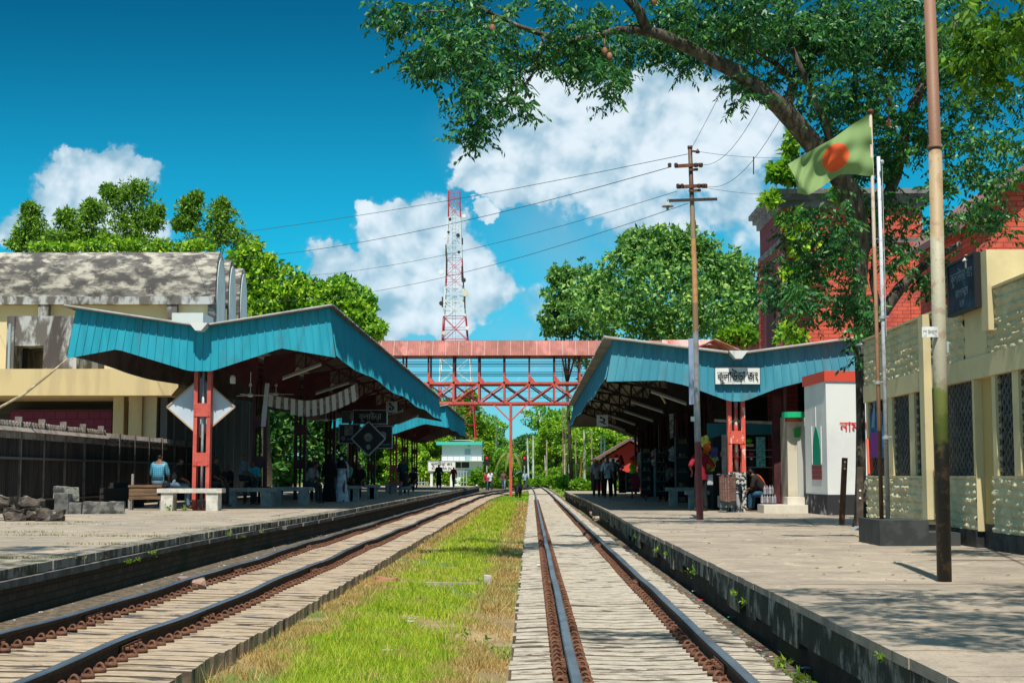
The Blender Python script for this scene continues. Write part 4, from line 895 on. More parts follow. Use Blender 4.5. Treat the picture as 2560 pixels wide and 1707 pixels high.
for j in range(nv+1):
    for i in range(nu+1):
        u_, w_ = i/nu, j/nv; a_ = lerp_path(topc, u_); b_ = lerp_path(botc, u_); px_, py_ = a_[0]*(1-w_)+b_[0]*w_, a_[1]*(1-w_)+b_[1]*w_
        px_ += 10*math.sin(u_*7)*math.sin(w_*3.14) ; py_ += 4*math.sin(u_*9+1)*(w_)
        dep = .09*math.sin(u_*9 + w_*4.)*min(1,u_*3) + .035*math.sin(u_*21 - w_*9)*min(1,u_*2) + .03*math.sin(w_*13+u_*6)*(1-u_) + .18*u_
        vs.append(tuple(P(px_, py_, 19.42 + dep))); uvs.append((u_, 1-w_))
fs = [(j*(nu+1)+i, j*(nu+1)+i+1, (j+1)*(nu+1)+i+1, (j+1)*(nu+1)+i) for j in range(nv) for i in range(nu)]
me = bpy.data.meshes.new('flag'); me.from_pydata([tuple(Vector(v_) - T1) for v_ in vs], [], fs); ul = me.uv_layers.new(name='UVMap')
for lp in me.loops: ul.data[lp.index].uv = uvs[lp.vertex_index]
tag(link('flag', me, FG, None, T1, True), 'green flag with an orange red disc flying from the brown pole', 'flag')
# utility pole
YU = 30.; B = P(1750, 1297, YU); B.z = PZ
def pu(px, py, y=YU): return P(px, py, y)
root = thing('utility_pole', 'tall leaning utility pole with insulator arms and a maroon foot', 'utility pole', B)
UMAT = polemat('utility_pole_paint', [(0,(.17,.045,.07)),(PZ+1.6,(.22,.27,.30)),(pu(0,830).z,(.24,.15,.08)),(pu(0,760).z,(.50,.26,.12)),(pu(0,600).z,(.30,.22,.13)),(pu(0,500).z,(.10,.055,.04))], 9)
T_ = pu(1725, 372); t = MB(); t.tube([B, pu(1741, 980), pu(1737, 700), pu(1729, 480), T_], [.073, .066, .058, .048, .045], 14); t.tube([T_, T_+Vector((0,0,.06))], .055, 10); t.build('shaft', UMAT, root, smooth=True)
INS = mat('insulator_brown', (.07,.035,.03), rough=.3)
for (xa3, ya3, xb3, yb3, ins) in ((1687, 416, 1757, 412, (1674,1690,1740,1752)), (1693, 468, 1764, 464, (1695,1705,1748,1758,1764))):
    t = MB(); t.bar(pu(xa3, ya3, YU-.06), pu(xb3, yb3, YU-.06), .05, .07); t.bar(pu(1722, (ya3+yb3)/2+11, YU-.06), pu(xb3-12, yb3+12, YU-.06), .04, .05); arm = t.build('cross_arm', RUST, root)
    for ix in ins:
        t = MB(); q_ = pu(ix, (ya3+yb3)/2, YU-.1); t.lathe(q_ - Vector((0,0,.04)), [(0,0),(.03,.0),(.045,.02),(.03,.04),(.045,.06),(.03,.09),(0,.1)], 10); t.build('insulator', INS, arm, smooth=True)
t = MB(); t.bar(pu(1672, 502, YU-.07), pu(1793, 498, YU-.07), .035, .06); t.build('cross_arm', BLACKST, root)
t = MB(); t.bar(pu(1728, 378, YU-.05), pu(1748, 380, YU-.05), .03, .04); arm = t.build('cross_arm', RUST, root)
t = MB(); q_ = pu(1744, 381, YU-.1); t.lathe(q_ - Vector((0,0,.02)), [(0,0),(.04,.0),(.05,.03),(.03,.06),(0,.1)], 10); t.build('insulator', INS, arm, smooth=True)
t = MB(); q_ = pu(1669, 516, YU-.07); t.lathe(q_, [(0,.10),(.03,.09),(.05,.05),(.13,.0),(.125,-.01),(.0,.03)], 16); t.tube([q_+Vector((0,0,.1)), q_+Vector((0,0,.17))], .01, 6); t.tube([q_, q_-Vector((0,0,.08))], .03, 8); t.tube([q_+Vector((0,0,.17)), pu(1680,502,YU-.07)], .012, 5); t.build('street_lamp_shade', mat('lamp_grey', (.30,.33,.35)), root, smooth=True)
t = MB(); p, q = P(1721, 846, 29.9), P(1735, 1011, 29.9); t.box(p.x, q.x, 29.86, 29.92, q.z, p.z); t.build('sign_edge_panel', mat('blue_grey_panel', (.20,.27,.42), (.26,.33,.48), 2), root)
t = MB(); p, q = P(1727, 1041, 29.9), P(1737, 1053, 29.9); t.box(p.x, q.x, 29.9, 29.92, q.z, p.z); t.build('paper_notice', WHITE, root)
WIRE = mat('wire_dark', (.04,.04,.045), rough=.6)
def wire(name, label, pts, r=.006, sag=None):
    r *= .75
    pts = [P(*q_) if not isinstance(q_, Vector) else q_ for q_ in pts]; out = []
    n = 14
    for k, (a_, b_) in enumerate(zip(pts, pts[1:])):
        for i in range(n + (k == len(pts)-2)): f_ = i/n; q_ = a_.lerp(b_, f_); q_.z -= (sag or 0)*4*f_*(1-f_); out.append(q_)
    t = MB(); t.tube(out, r, 5); o = t.build(name, WIRE, None, pts[0]); return tag(o, label, 'wire', 'overhead wires at the utility pole')
wire('overhead_wire', 'topmost wire running left from the tip of the utility pole', [(1722, 385, 30), (-60, 626, 58)], .009, .55)
wire('overhead_wire', 'wire running left from the upper cross arm of the utility pole', [(1676, 418, 30), (430, 651, 62)], .011, .55)
wire('overhead_wire', 'wire left from the lower cross arm, ending high on the telecom mast side', [(1694, 478, 30), (600, 690, 62)], .008, .6)
wire('overhead_wire', 'lowest wire running left below the lamp of the utility pole', [(1722, 508, 30), (640, 752, 62)], .009, .6)
wire('overhead_wire', 'wire rising steeply from the utility pole tip into the overhanging tree', [(1728, 372, 30), (1935, -40, 18)], .006, .05)
wire('overhead_wire', 'wire rising right from the upper cross arm into the leaves', [(1756, 412, 30), (1990, 60, 18)], .006, .5)
wire('overhead_wire', 'wire sagging right from the lower cross arm up to the thick bough', [(1766, 466, 30), (2010, 180, 20)], .006, .5)
wire('overhead_wire', 'pair of wires running level to the right towards the brick tower, upper', [(1750, 380, 30), (1960, 394, 40)], .006, .05)
wire('overhead_wire', 'wire running level to the right towards the brick tower, lower', [(1766, 470, 30), (1915, 486, 40)], .006, .03)
o = wire('hanging_rod', 'short dark rod dangling from a wire left of the flag', [(1884, 392, 24), (1884, 436, 24)], .014)
t = MB(); t.tube([P(-40, 1040, 36), P(60, 985, 36.5), P(120, 938, 37), P(168, 897, 37.7)], [.035,.035,.03,.02], 7); tag(t.build('bamboo_pole', mat('bamboo', (.42,.34,.22), (.25,.19,.12), 6), None, P(-40,1040,36)), 'slanting pale bamboo pole tied to the left corner of the teal canopy', 'pole')
# stubs near the tree
def stub(lab, pb, pt, Y, w, d, m, holes, tilt=0):
    B_ = P(*pb, Y); B_.z = PZ; T_ = P(*pt, Y); r = thing('rail_post', lab, 'post', B_)
    t = MB(); t.bar(B_, T_, w, d); t.build('shaft', m, r)
    t = MB(); [disc(t, (B_.lerp(T_, h_).x, B_.lerp(T_, h_).z), .02, Y-d/2-.01, 10) for h_ in holes]; t.build('hole', WHITE, r)
stub('dark rail post with two white holes beside the tree trunk', (2104, 1306), (2112, 1144), 26.9, .10, .05, RUST, (.84, .94))
stub('broad dark wooden post standing against the tree trunk', (2149, 1322), (2149, 1166), 24.6, .11, .07, mat('old_wood', (.06,.045,.035), (.10,.075,.06), 6), (.5, .62))
t = MB(); a_, c_ = P(2135, 1324, 24.4), P(2168, 1334, 24); t.prism([(a_.x, 24.4, PZ), (a_.x+.05, 24.2, PZ+.06), (c_.x+.3, 23.6, PZ+.07), (c_.x+.3, 23.9, PZ)], (0, .35, 0)); tag(t.build('stone_slab', GALV, None, (a_.x, 24.4, PZ)), 'flat blue grey stone slab at the foot of the tree', 'slab')
t = MB(); p, q = P(2163, 1097, 24.5), P(2180, 1183, 24.5); t.bar(P(2172, 1097, 24.3), P(2177, 1184, 24.2), .09, .03); tag(t.build('hanging_board', mat('salmon_board', (.75,.13,.07)), None, P(2172,1184,24.2)), 'narrow salmon red board on the corner of the yellow block building', 'board')
r = thing('window_poster', 'blue and purple poster in the leftmost grilled window of the block building', 'poster', (FX, 23.7, 2))
ya, yb_ = yy_(2204), yy_(2174); za, zb_ = PX(2190, 1145, FX).z, PX(2190, 1030, FX).z
t = MB(); t.box(FX-.02, FX+.0, ya, yb_, za, zb_); t.build('sheet', mat('poster_blue', (.01,.05,.14), (.02,.10,.20), 5), r)
t = MB(); t.box(FX-.024, FX-.021, ya+.2, yb_-.02, za+.02, za+.42); t.build('print', mat('poster_purple', (.16,.03,.22)), r)
t = MB(); t.prism([(FX-.024, yb_-.12, za+.5), (FX-.024, yb_-.35, za+1.0), (FX-.024, yb_-.45, za+1.0), (FX-.024, yb_-.3, za+.5)], (.003, 0, 0)); t.prism([(FX-.024, ya+.1, za+.5), (FX-.024, ya+.2, za+.95), (FX-.024, ya+.3, za+.9), (FX-.024, ya+.25, za+.5)], (.003, 0, 0)); t.build('print', mat('poster_pale', (.10,.22,.33)), r)
r = thing('wall_lamp', 'metal shade lamp on an arm at the corner of the yellow block building', 'lamp', P(2170, 850, 24.7))
t = MB(); c_ = P(2157, 861, 24.5); t.lathe(c_, [(0,.07),(.04,.06),(.06,.03),(.13,-.01),(.12,-.02),(.0,.01)], 16); t.tube([c_, c_-Vector((0,0,.06))], .035, 8); t.build('lamp_shade', GALV, r, smooth=True)
t = MB(); t.tube([c_+Vector((0,0,.06)), P(2180, 842, 24.7)], .014, 6); t.build('lamp_arm', BLACKST, r)
# ================================================================ benches and rubble
def bench(label, x0, x1, Y, zt_, m, leg=.3, d=.42, patch=False, group=None):
    r = thing('concrete_bench', label, 'bench', ((x0+x1)/2, Y, PZ), group)
    t = MB(); t.box(x0, x1, Y, Y+d, zt_-.11, zt_); t.build('seat', m, r)
    for a_ in (x0+.1, x1-.1-leg):
        t = MB(); t.box(a_, a_+leg, Y+.03, Y+d-.03, PZ, zt_-.111)
        l_ = t.build('leg', m, r)
        if patch: t = MB(); t.box(a_+.005, a_+leg-.01, Y+.01, Y+.029, PZ, zt_-.29); t.build('plaster_patch', CONCW, l_)
    return r
GROUPB = 'concrete benches under the left canopy'
bench('sunlit whitewashed concrete bench in front of the first left post', P(420,0,37.3).x, P(577,0,37.3).x, 37.3, P(500,1221,37.3).z, CONCW, .31, .5, True)
bench('long grey concrete bench behind the second left post, leftmost in the shade', P(576,0,42).x, P(704,0,42).x, 42, PZ+.55, CONC, .3)
bench('shaded concrete bench just right of the longest shaded one', P(690,0,45).x, P(793,0,45).x, 45, PZ+.55, CONC, .3)
bench('short concrete bench right of the woman in the pale skirt', P(868,0,51).x, P(914,0,51).x, 51, PZ+.55, CONC, .28)
bench('small concrete bench before the men seated far under the left canopy', P(922,0,56).x, P(959,0,56).x, 56, PZ+.55, CONC, .28)
bench('concrete bench partly hidden by the leaning utility pole, nearer on the right platform', P(1701,0,39.5).x, P(1812,0,39.5).x, 39.5, P(0,1226,39.5).z, CONC, .26)
bench('dark concrete bench left of the utility pole on the right platform', P(1654,0,43.5).x, P(1748,0,43.5).x, 43.5, P(0,1218,43.5).z, CONC, .24)
bench('far concrete bench near the canopy edge beyond the standing dark figure', P(968,0,74).x, P(1005,0,74).x, 74, PZ+.5, CONC, .3)
TIMB = mat('weathered_timber', (.20,.12,.07), (.10,.07,.05), 5, st=(.3,1,6)); t = MB()
r = thing('plank_bench', 'rough bench of stacked boards left of the sunlit concrete bench', 'bench', P(385, 1272, 38.2))
x0, x1 = P(350,0,38.2).x, P(432,0,38.2).x
t.box(x0, x1, 38.2, 38.6, PZ+.60, PZ+.66); t.build('seat', TIMB, r)
t = MB(); [t.box(x0+.02, x1-.02-.1*(k%2), 38.22, 38.58, PZ+.28+k*.105, PZ+.37+k*.105) for k in range(3)]; t.build('stacked_board', TIMB, r)
for x in (x0, x1-.06):
    t = MB(); t.box(x, x+.06, 38.24, 38.3, PZ, PZ+.28); t.box(x, x+.06, 38.5, 38.56, PZ, PZ+.95 if x == x0 else PZ+.28); t.build('leg', mat('leg_grey', (.25,.23,.22)), r)
STONE = mat('dark_rubble', (.10,.08,.065), (.04,.034,.03), 5, bump=.7, bsc=22, c3=(.28,.25,.22), sc3=6, lo3=.56, hi3=.68)
def rock(name, label, pb, Y, size, rot, cat='stone block', z=PZ, m=STONE, group='broken concrete blocks on the left platform', jit=.075):
    q_ = P(*pb, Y); t = MB(); rr = random.Random(int(pb[0]*7+pb[1])); n = 4
    M_ = Euler(rot).to_matrix(); vs = []
    for (ax, s) in ((0,-1),(0,1),(1,-1),(1,1),(2,-1),(2,1)):
        def fn(u, w, ax=ax, s=s):
            v_ = [0,0,0]; v_[ax] = s; v_[(ax+1)%3] = 2*u-1; v_[(ax+2)%3] = 2*w-1
            k = .92 + .08*(1 - max(abs(v_[(ax+1)%3])**6, abs(v_[(ax+2)%3])**6)); h = [math.sin(v_[0]*3.1+v_[1]*2.3+v_[2]*1.7+pb[0]), math.sin(v_[1]*4.1+v_[2]*2.7+pb[1]), math.sin(v_[2]*3.7+v_[0]*2.9)]
            p_ = Vector([v_[i]*size[i]/2*k + h[i]*jit*.5 for i in range(3)]); return (M_ @ p_) + Vector((q_.x, Y, z+size[2]/2*.97))
        t.grid(fn, 4, 4)
    return tag(t.build(name, m, None, (q_.x, Y, z)), label, cat, group)
R_ = [((40,1299),29,(.5,.4,.36),(.0,.05,.2),'squared dark block at the left edge of the rubble',0),((75,1297),29.2,(.42,.4,.34),(.05,-.1,.4),'upright dark block second in the rubble row',0),((78,1297),29.3,(.52,.45,.32),(.1,.15,.2),'tilted block on top of the left rubble pile',.33),
 ((0,1290),29.5,(.5,.5,.35),(0,.1,.1),'block cut by the left frame edge on the pile',.30),((126,1298),29.0,(.62,.42,.34),(.02,.03,.15),'long dark block at the right end of the rubble pile',0),((82,1250),30.5,(.5,.4,.3),(.1,.0,.5),'pale topped block leaning behind the rubble',.32),
 ((15,1262),31.,(.55,.4,.55),(0,0,.1),'tall dark block at the back of the pile, half out of frame',.15)]
for pb, Y, sz, ro, lb, dz in R_: rock('stone_block', lb, pb, Y, (sz[0]*.86, sz[1], sz[2]*.68), ro, z=PZ+dz*.68)
for k, (px_, w_, h_, dz, lb) in enumerate(((158,.36,.5,0,'tall dark upright block left of the low block row'),(187,.42,.28,0,'first grey block of the low row'),(231,.42,.30,0,'middle block of the low row below red rags'),(262,.30,.29,0,'narrow bluish block of the low row'),(291,.40,.30,0,'right end block of the low row'),(150,.34,.30,.36,'block stacked on the tall left block'),(178,.34,.34,.30,'block stacked above the low row at its left end'))):
    rock('kerb_block', lb, (px_, 1281), 34.3+.05*k, (w_, .4, h_), (0, 0, .06*k), z=PZ+dz, m=mat('block_grey_%d' % k, (.12+.02*k,.12+.02*k,.12+.015*k), (.06,.06,.06), 5, bump=.5), jit=.015)
t = MB(); t.obox(P(235,1262,34.4), (.25,.1,.04), (0,0,.3)); t.obox(P(262,1263,34.45), (.14,.1,.03), (0,.2,.1)); tag(t.build('red_rag', mat('rag_red', (.5,.08,.06)), None, P(235,1262,34.4)), 'faded red rag lying on the low row of blocks', 'cloth')
for k, (px_, w_, h_) in enumerate(((290,.8,.55),(318,.6,.45),(272,.5,.7))):
    q_ = P(px_, 1270, 41); t = MB(); t.obox((q_.x, 41+k*.5, PZ+h_/2), (w_, .5, h_), (0,0,.1*k)); [t.obox((q_.x, 41+k*.5-.26, PZ+h_*z_), (w_*.95, .03, .05), (0,0,.1*k)) for z_ in (.2,.5,.8)]
    tag(t.build('wooden_crate', mat('crate_dark_%d' % k, (.03,.028,.027)), None, (q_.x, 41, PZ)), ('broad dark crate in the shade before the fence', 'low dark crate nearest the plank bench', 'tall dark crate farthest left in the shade')[k], 'crate')
rock('stone', 'rounded pinkish stone beside the near left rail', (478, 1446), 16.6, (.30, .3, .24), (0, 0, .3), 'stone', .10, mat('pink_stone', (.34,.22,.18), (.22,.15,.13), 8, bump=.5), None, .05)
for k, (px_, py_, Y, s) in enumerate(((905,1295,47,(1.3,.5,.16)),(955,1278,54,(1.1,.5,.16)),(990,1270,58,(1.,.5,.15)),(1020,1262,64,(.9,.5,.14)))):
    rock('concrete_slab', ('nearest','second nearest','third','farthest')[k] + ' loose slab lying between the left platform and its track', (px_, py_), Y, (s[0]*.5, .6, .22), (0,.03,.4), 'slab', .12, CONC, 'loose slabs by the left track', .02)
for k, (px_, py_, Y) in enumerate(((1463,1262,62),(1493,1283,48.5),(1503,1296,43))):
    rock('concrete_slab', ('farthest','middle','nearest')[k] + ' loose slab lying between the right track and platform', (px_, py_), Y, (.5, .35, .14), (0,0,.2), 'slab', .16, mat('slab_tan_%d' % k, (.38,.31,.24), (.2,.17,.13), 6, bump=.4), 'loose slabs by the right track', .02)
r = rock('concrete_kerb', 'long low concrete kerb half buried in the grass', (1130, 1452), 18.9, (.88, .14, .16), (0, 0, 0), 'kerb', -.035, mat('kerb_dull', (.28,.26,.22), (.18,.17,.13), 8), None, .01)
rock('marker_stone', 'small square marker stone at the end of the kerb in the grass', (1219, 1448), 18.9, (.11, .13, .24), (0, 0, 0), 'stone', -.02, mat('marker_dull', (.36,.34,.32)), None, .01)
rock('stone', 'reddish flat stone in the grass left of the kerb', (966, 1455), 19.3, (.30, .2, .13), (0, 0, 0), 'stone', .03, mat('red_stone', (.35,.17,.10), (.25,.13,.08), 8), None, .03)
# ================================================================ canopy fittings
LT = mat('lamp_tube_unlit', (.60,.60,.60), rough=.4)
def tubelamp(lab, a_, Ya, b_, Yb):
    A, B_ = P(*a_, Ya), P(*b_, Yb); r = thing('tube_lamp', lab, 'lamp', A, 'unlit tube lamps under the canopies'); t = MB(); t.tube([A, B_], .026, 6); t.build('tube', LT, r); t = MB(); t.bar(A+Vector((0,0,.05)), B_+Vector((0,0,.05)), .07, .05); t.build('fitting', mat('fitting_grey', (.2,.2,.2)), r)
    t = MB(); [t.tube([A.lerp(B_, k), A.lerp(B_, k)+Vector((0,0,.35))], .008, 4) for k in (.1,.9)]; t.build('hanger', BLACKST, r)
tubelamp('nearest unlit tube lamp under the left canopy', (707,948), 42, (803,912), 41.5); tubelamp('second unlit tube lamp under the left canopy, above the bunting end', (790,985), 48, (872,958), 47.5)
tubelamp('tube lamp right of the platform one sign', (968,1037), 60, (1007,1027), 59.5); tubelamp('tube lamp farther right, low near the far canopy', (995,1060), 66, (1045,1040), 65.5)
tubelamp('nearest long tube lamp under the right canopy, by the utility pole', (1628,980), 41, (1716,1011), 40.6); tubelamp('second tube lamp under the right canopy', (1578,1005), 47, (1658,1031), 46.5)
tubelamp('third tube lamp under the right canopy', (1562,1029), 53, (1633,1053), 52.5); tubelamp('fourth tube lamp, right of the platform two sign', (1528,1041), 58, (1588,1062), 57.5)
tubelamp('farthest tube lamp under the right canopy', (1518,1060), 64, (1562,1076), 63.5)
t = MB(); t.tube([P(1650,985,42), P(1664,1008,42)], .03, 6); tag(t.build('lamp', mat('yellow_tube', (.65,.6,.3)), None, P(1650,985,42)), 'short yellowish tube slanting under the right canopy', 'lamp')
r = thing('box_lamp', 'small white box lamp hanging near the first left post', 'lamp', P(582, 955, 40)); t = MB(); c_ = P(582, 951, 40); t.obox(c_, (.13,.13,.17)); t.lathe(c_+Vector((0,0,.09)), [(.07,0),(.05,.05),(0,.06)], 8); t.build('lantern', WHITE, r); t = MB(); t.tube([c_+Vector((0,0,.12)), c_+Vector((0,0,.8))], .008, 4); t.build('cord', BLACKST, r)
def fan(lab, px_, py_, Y):
    c_ = P(px_, py_, Y); r = thing('ceiling_fan', lab, 'fan', c_, 'ceiling fans under the left canopy'); t = MB(); t.lathe(c_, [(0,-.06),(.08,-.04),(.1,0),(.07,.05),(0,.06)], 12); t.build('motor', WHITE, r, smooth=True)
    for k in range(3):
        w_ = 2*math.pi*k/3+.3; d_ = Vector((math.cos(w_), math.sin(w_), 0)); t = MB(); t.bar(c_+d_*.1, c_+d_*.62, .13, .012); t.build('blade', WHITE, r)
    t = MB(); t.tube([c_+Vector((0,0,.05)), c_+Vector((0,0,.7))], .012, 5); t.lathe(c_+Vector((0,0,.26)), [(.0,.0),(.06,.02),(.03,.1),(0,.1)], 8); t.build('down_rod', WHITE, r)
fan('ceiling fan left of the white bunting, beside the second post', 626, 988, 43); fan('ceiling fan half hidden behind the white bunting', 690, 985, 50); fan('ceiling fan farther under the left canopy behind the bunting', 815, 1050, 56)
PAP = mat('bunting_white', (.62,.56,.53)); PAP2 = mat('bunting_print', (.33,.25,.23), (.12,.09,.09), 9)
r = thing('bunting', 'string of white printed paper pennants sagging under the left canopy', 'bunting', P(780, 1000, 44)); bp = [(672,985),(690,990),(710,993),(727,995),(745,999),(764,1001),(780,1000),(798,997),(813,993),(828,988),(845,981),(860,974),(876,966),(893,957)]
YBn = 44; t = MB(); t.tube([P(x, y, YBn) for x, y in bp], .008, 4); t.build('string', BLACKST, r)
for k in range(len(bp)-1):
    for h_ in (0, 1):
        f0, f1 = (.02, .62) if h_ == 0 else (.62, .98); a_ = [bp[k][i]+(bp[k+1][i]-bp[k][i])*f0 for i in (0,1)]; c_ = [bp[k][i]+(bp[k+1][i]-bp[k][i])*f1 for i in (0,1)]
        dr = (k-6)*.9; L_ = 40 if k > 2 else 30; t = MB(); A = [P(a_[0], a_[1], YBn), P(c_[0], c_[1], YBn), P(c_[0]+dr*.6+1, c_[1]+L_-2*(h_), YBn+.05*h_-.03), P(a_[0]+dr*.6+1, a_[1]+L_, YBn+.05*h_-.03)]
        t.prism(A, (0, .004, 0)); t.build('pennant', PAP if h_ == 0 else PAP2, r)
t = MB(); p, q = P(667, 958, 43.5), P(657, 1066, 43.5); t.prism([p+Vector((-.05,0,0)), p+Vector((.08,0,0)), q+Vector((.08,0,0)), q+Vector((-.06,0,0))], (0,.03,0)); o = t.build('hanging_banner', mat('banner_lilac', (.50,.48,.54)), None, q); tag(o, 'narrow pale vertical banner hanging beside the second left post', 'banner')
t = MB(); c_ = P(1761, 1035, 47); t.prism([P(1673,1035,47), P(1684,1033,47), P(1683,1095,47), P(1676,1096,47)], (0,.05,0)); tag(t.build('hanging_banner', mat('banner_white_worn', (.55,.55,.56), (.2,.2,.2), 8), None, P(1676,1096,47)), 'torn white strip banner hanging under the right canopy', 'banner')
# ================================================================ people
def skinmesh(joints, edges, radii):
    me = bpy.data.meshes.new('tmp'); me.from_pydata(joints, edges, []); o = bpy.data.objects.new('tmp', me); COL.objects.link(o)
    sk = o.modifiers.new('s', 'SKIN'); sb = o.modifiers.new('b', 'SUBSURF'); sb.levels = 1; sb.render_levels = 1
    for i, r in enumerate(radii): me.skin_vertices[0].data[i].radius = (r, r) if not isinstance(r, tuple) else r
    me.skin_vertices[0].data[0].use_root = True
    dg = bpy.context.evaluated_depsgraph_get(); dg.update(); ev = o.evaluated_get(dg); m2 = bpy.data.meshes.new_from_object(ev)
    bpy.data.objects.remove(o, do_unlink=True); return m2
_pm = {}
def pm(c, rough=.85):
    c = tuple(c)
    if c not in _pm: _pm[c] = mat('cloth_%02x%02x%02x' % tuple(int(255*x**.45) for x in c), c, tuple(x*.7 for x in c), 9, rough=rough)
    return _pm[c]
SKIN = mat('skin_brown', (.16,.075,.045), rough=.6); HAIR = mat('hair_black', (.008,.007,.007), rough=.6)
def person(label, loc, face, pose='stand', shirt=(.3,.3,.3), legs=(.03,.03,.04), h=1.66, arms='down', gown=None, veil=None, mask=False, lean=0., hat=None, group=None, bag=False, lungi=False, plaid=None, seat=.52, lead=1, panel=None):
    s = h / 1.7; J = {}; J['pel'] = (0,0,.93); J['sp'] = (0,.0,1.12); J['ch'] = (0,.0,1.33); J['nk'] = (0,.0,1.47); J['h1'] = (0,.015,1.545); J['h2'] = (0,.02,1.63)
    hipz, st = .90, .0
    if pose == 'sit':
        hipz = seat / s
        for k in ('pel','sp','ch','nk','h1','h2'): x, y, z = J[k]; J[k] = (x, y + max(0, z-.93)*.18, z - .93 + hipz + .06)
    base = J['pel'][2]
    for k in ('sp','ch','nk','h1','h2'): x, y, z = J[k]; J[k] = (x, y + (z-base)*math.sin(lean), base + (z-base)*math.cos(lean))
    cz, cy = J['ch'][2], J['ch'][1]
    for sg, n in ((-1,'L'),(1,'R')):
        J['s'+n] = (sg*.165, cy, cz+.05)
        if pose == 'sit':
            J['k'+n] = (sg*.12, .42, hipz+.02); J['a'+n] = (sg*.12, .44, .09); J['t'+n] = (sg*.12, .57, .035); J['hp'+n] = (sg*.09, .03, hipz+.02)
            J['e'+n] = (sg*.23, cy+.06, cz-.22); J['w'+n] = (sg*.15, cy+.28, hipz+.13)
        else:
            wk = {'walk': .16, 'stand': .02}[pose] * (1 if n == 'L' else -1) * lead
            J['hp'+n] = (sg*.09, 0, .88); J['k'+n] = (sg*.10, wk*.9+.02, .50); J['a'+n] = (sg*.10, wk*1.3-.04, .09); J['t'+n] = (sg*.115, wk*1.3+.10, .035)
            J['e'+n] = (sg*.23, cy-wk*.5-.01, cz-.24); J['w'+n] = (sg*.24, cy-wk+.05, cz-.46)
            if arms == 'hips': J['e'+n] = (sg*.34, cy-.08, cz-.2); J['w'+n] = (sg*.2, cy+.08, cz-.32)
        w = J['w'+n]; J['m'+n] = (w[0], w[1]+.03, w[2]-.06)
    names = list(J); idx = {k: i for i, k in enumerate(names)}; rad = {'pel':(.145,.11),'sp':(.13,.10),'ch':(.155,.11),'nk':.052,'h1':(.075,.085),'h2':(.078,.09)}
    E_ = [('pel','sp'),('sp','ch'),('ch','nk'),('nk','h1'),('h1','h2')]
    for n in 'LR':
        E_ += [('ch','s'+n),('s'+n,'e'+n),('e'+n,'w'+n),('w'+n,'m'+n),('pel','hp'+n),('hp'+n,'k'+n),('k'+n,'a'+n),('a'+n,'t'+n)]
        rad.update({'s'+n:.062,'e'+n:.044,'w'+n:.028,'m'+n:(.038,.02),'hp'+n:.085,'k'+n:.058,'a'+n:.038,'t'+n:(.038,.025)})
    joints = [J[k] for k in names]; radii = [rad[k] for k in names]; edges = [(idx[a], idx[b]) for a, b in E_]
    for n, sg in (('L',-1),('R',1)):   # five fingers
        m_ = J['m'+n]
        for q, (ox, L) in enumerate(((-.022,.05),(-.008,.058),(.008,.055),(.022,.045),(-.04*sg,.03))):
            joints.append((m_[0]+ (ox if q < 4 else -sg*.03), m_[1]+.008+(.02 if q == 4 else 0), m_[2]-.02 if q == 4 else m_[2]-.04)); joints.append((joints[-1][0], joints[-1][1]+.012, joints[-1][2]-L*.8)); radii += [.009, .008]
            edges += [(idx['m'+n], len(joints)-2), (len(joints)-2, len(joints)-1)]
    me = skinmesh(joints, edges, radii); me.name = 'person'
    V = [v.co.copy() for v in me.vertices]; segs = [(Vector(joints[a]), Vector(joints[b]), (a, b)) for a, b in edges]
    def region(p):
        best, bd = None, 9
        for a, b, (i, j) in segs:
            d = b - a; tt_ = max(0, min(1, (p-a).dot(d)/max(d.length_squared,1e-9))); q = (a + d*tt_ - p).length
            if q < bd: bd, best = q, (names[i] if i < len(names) else 'f', names[j] if j < len(names) else 'f')
        return best
    def cls(p):
        a, b = region(p)
        if 'f' in (a, b) or b[0] == 'm' or b in ('h1','h2','nk') or b[0] == 't': return 'skin'
        if a[0] == 'e' and b[0] == 'w': return 'fore'
        if b[0] in 'ka' or b[:2] == 'hp': return 'leg'
        return 'top'
    root = link('person', me, SKIN, None, loc, True); tag(root, label, 'person', group); root.rotation_euler = (0, 0, face); root.scale = (s, s, s)
    fc = [(list(f.vertices), f.normal.copy(), cls(f.center), f.center.copy()) for f in me.polygons]
    VN = [v.normal.copy() for v in me.vertices]
    def cloth(name, test, infl, m):
        mp = {}; vs = []; fs = []
        for vv, nn_, c_, ce in fc:
            if test(c_, ce):
                f_ = []
                for i in vv:
                    if i not in mp: mp[i] = len(vs); vs.append(tuple(V[i] + VN[i]*infl))
                    f_.append(mp[i])
                fs.append(f_)
        if not fs: return
        m2 = bpy.data.meshes.new(name); m2.from_pydata(vs, [], fs); o = link(name, m2, m, root, None, True)
        so = o.modifiers.new('thick', 'SOLIDIFY'); so.thickness = .006; so.offset = 1; return o
    def rings(name, prof, m, n=18, parent=root):
        t = MB(); vs = []
        for (cx_, cy_, z_, rx, ry) in prof: vs += [(cx_ + rx*math.cos(2*math.pi*k/n)*(1+.05*math.sin(k*2.7+z_*9)), cy_ + ry*math.sin(2*math.pi*k/n)*(1+.05*math.cos(k*3.1)), z_) for k in range(n)]
        t.add(vs, [(i*n+k, i*n+(k+1)%n, (i+1)*n+(k+1)%n, (i+1)*n+k) for i in range(len(prof)-1) for k in range(n)]); m2 = bpy.data.meshes.new(name); m2.from_pydata(t.v, [], t.f); return link(name, m2, m, parent, None, True)
    h2, h1 = Vector(J['h2']), Vector(J['h1'])
    if not gown: cloth('trousers', lambda c_, p_: c_ == 'leg', .012, pm(legs))
    top = cloth('shirt', lambda c_, p_: c_ == 'top' or (c_ == 'fore' and (gown or arms == 'long')), .016, plaid or pm(shirt))
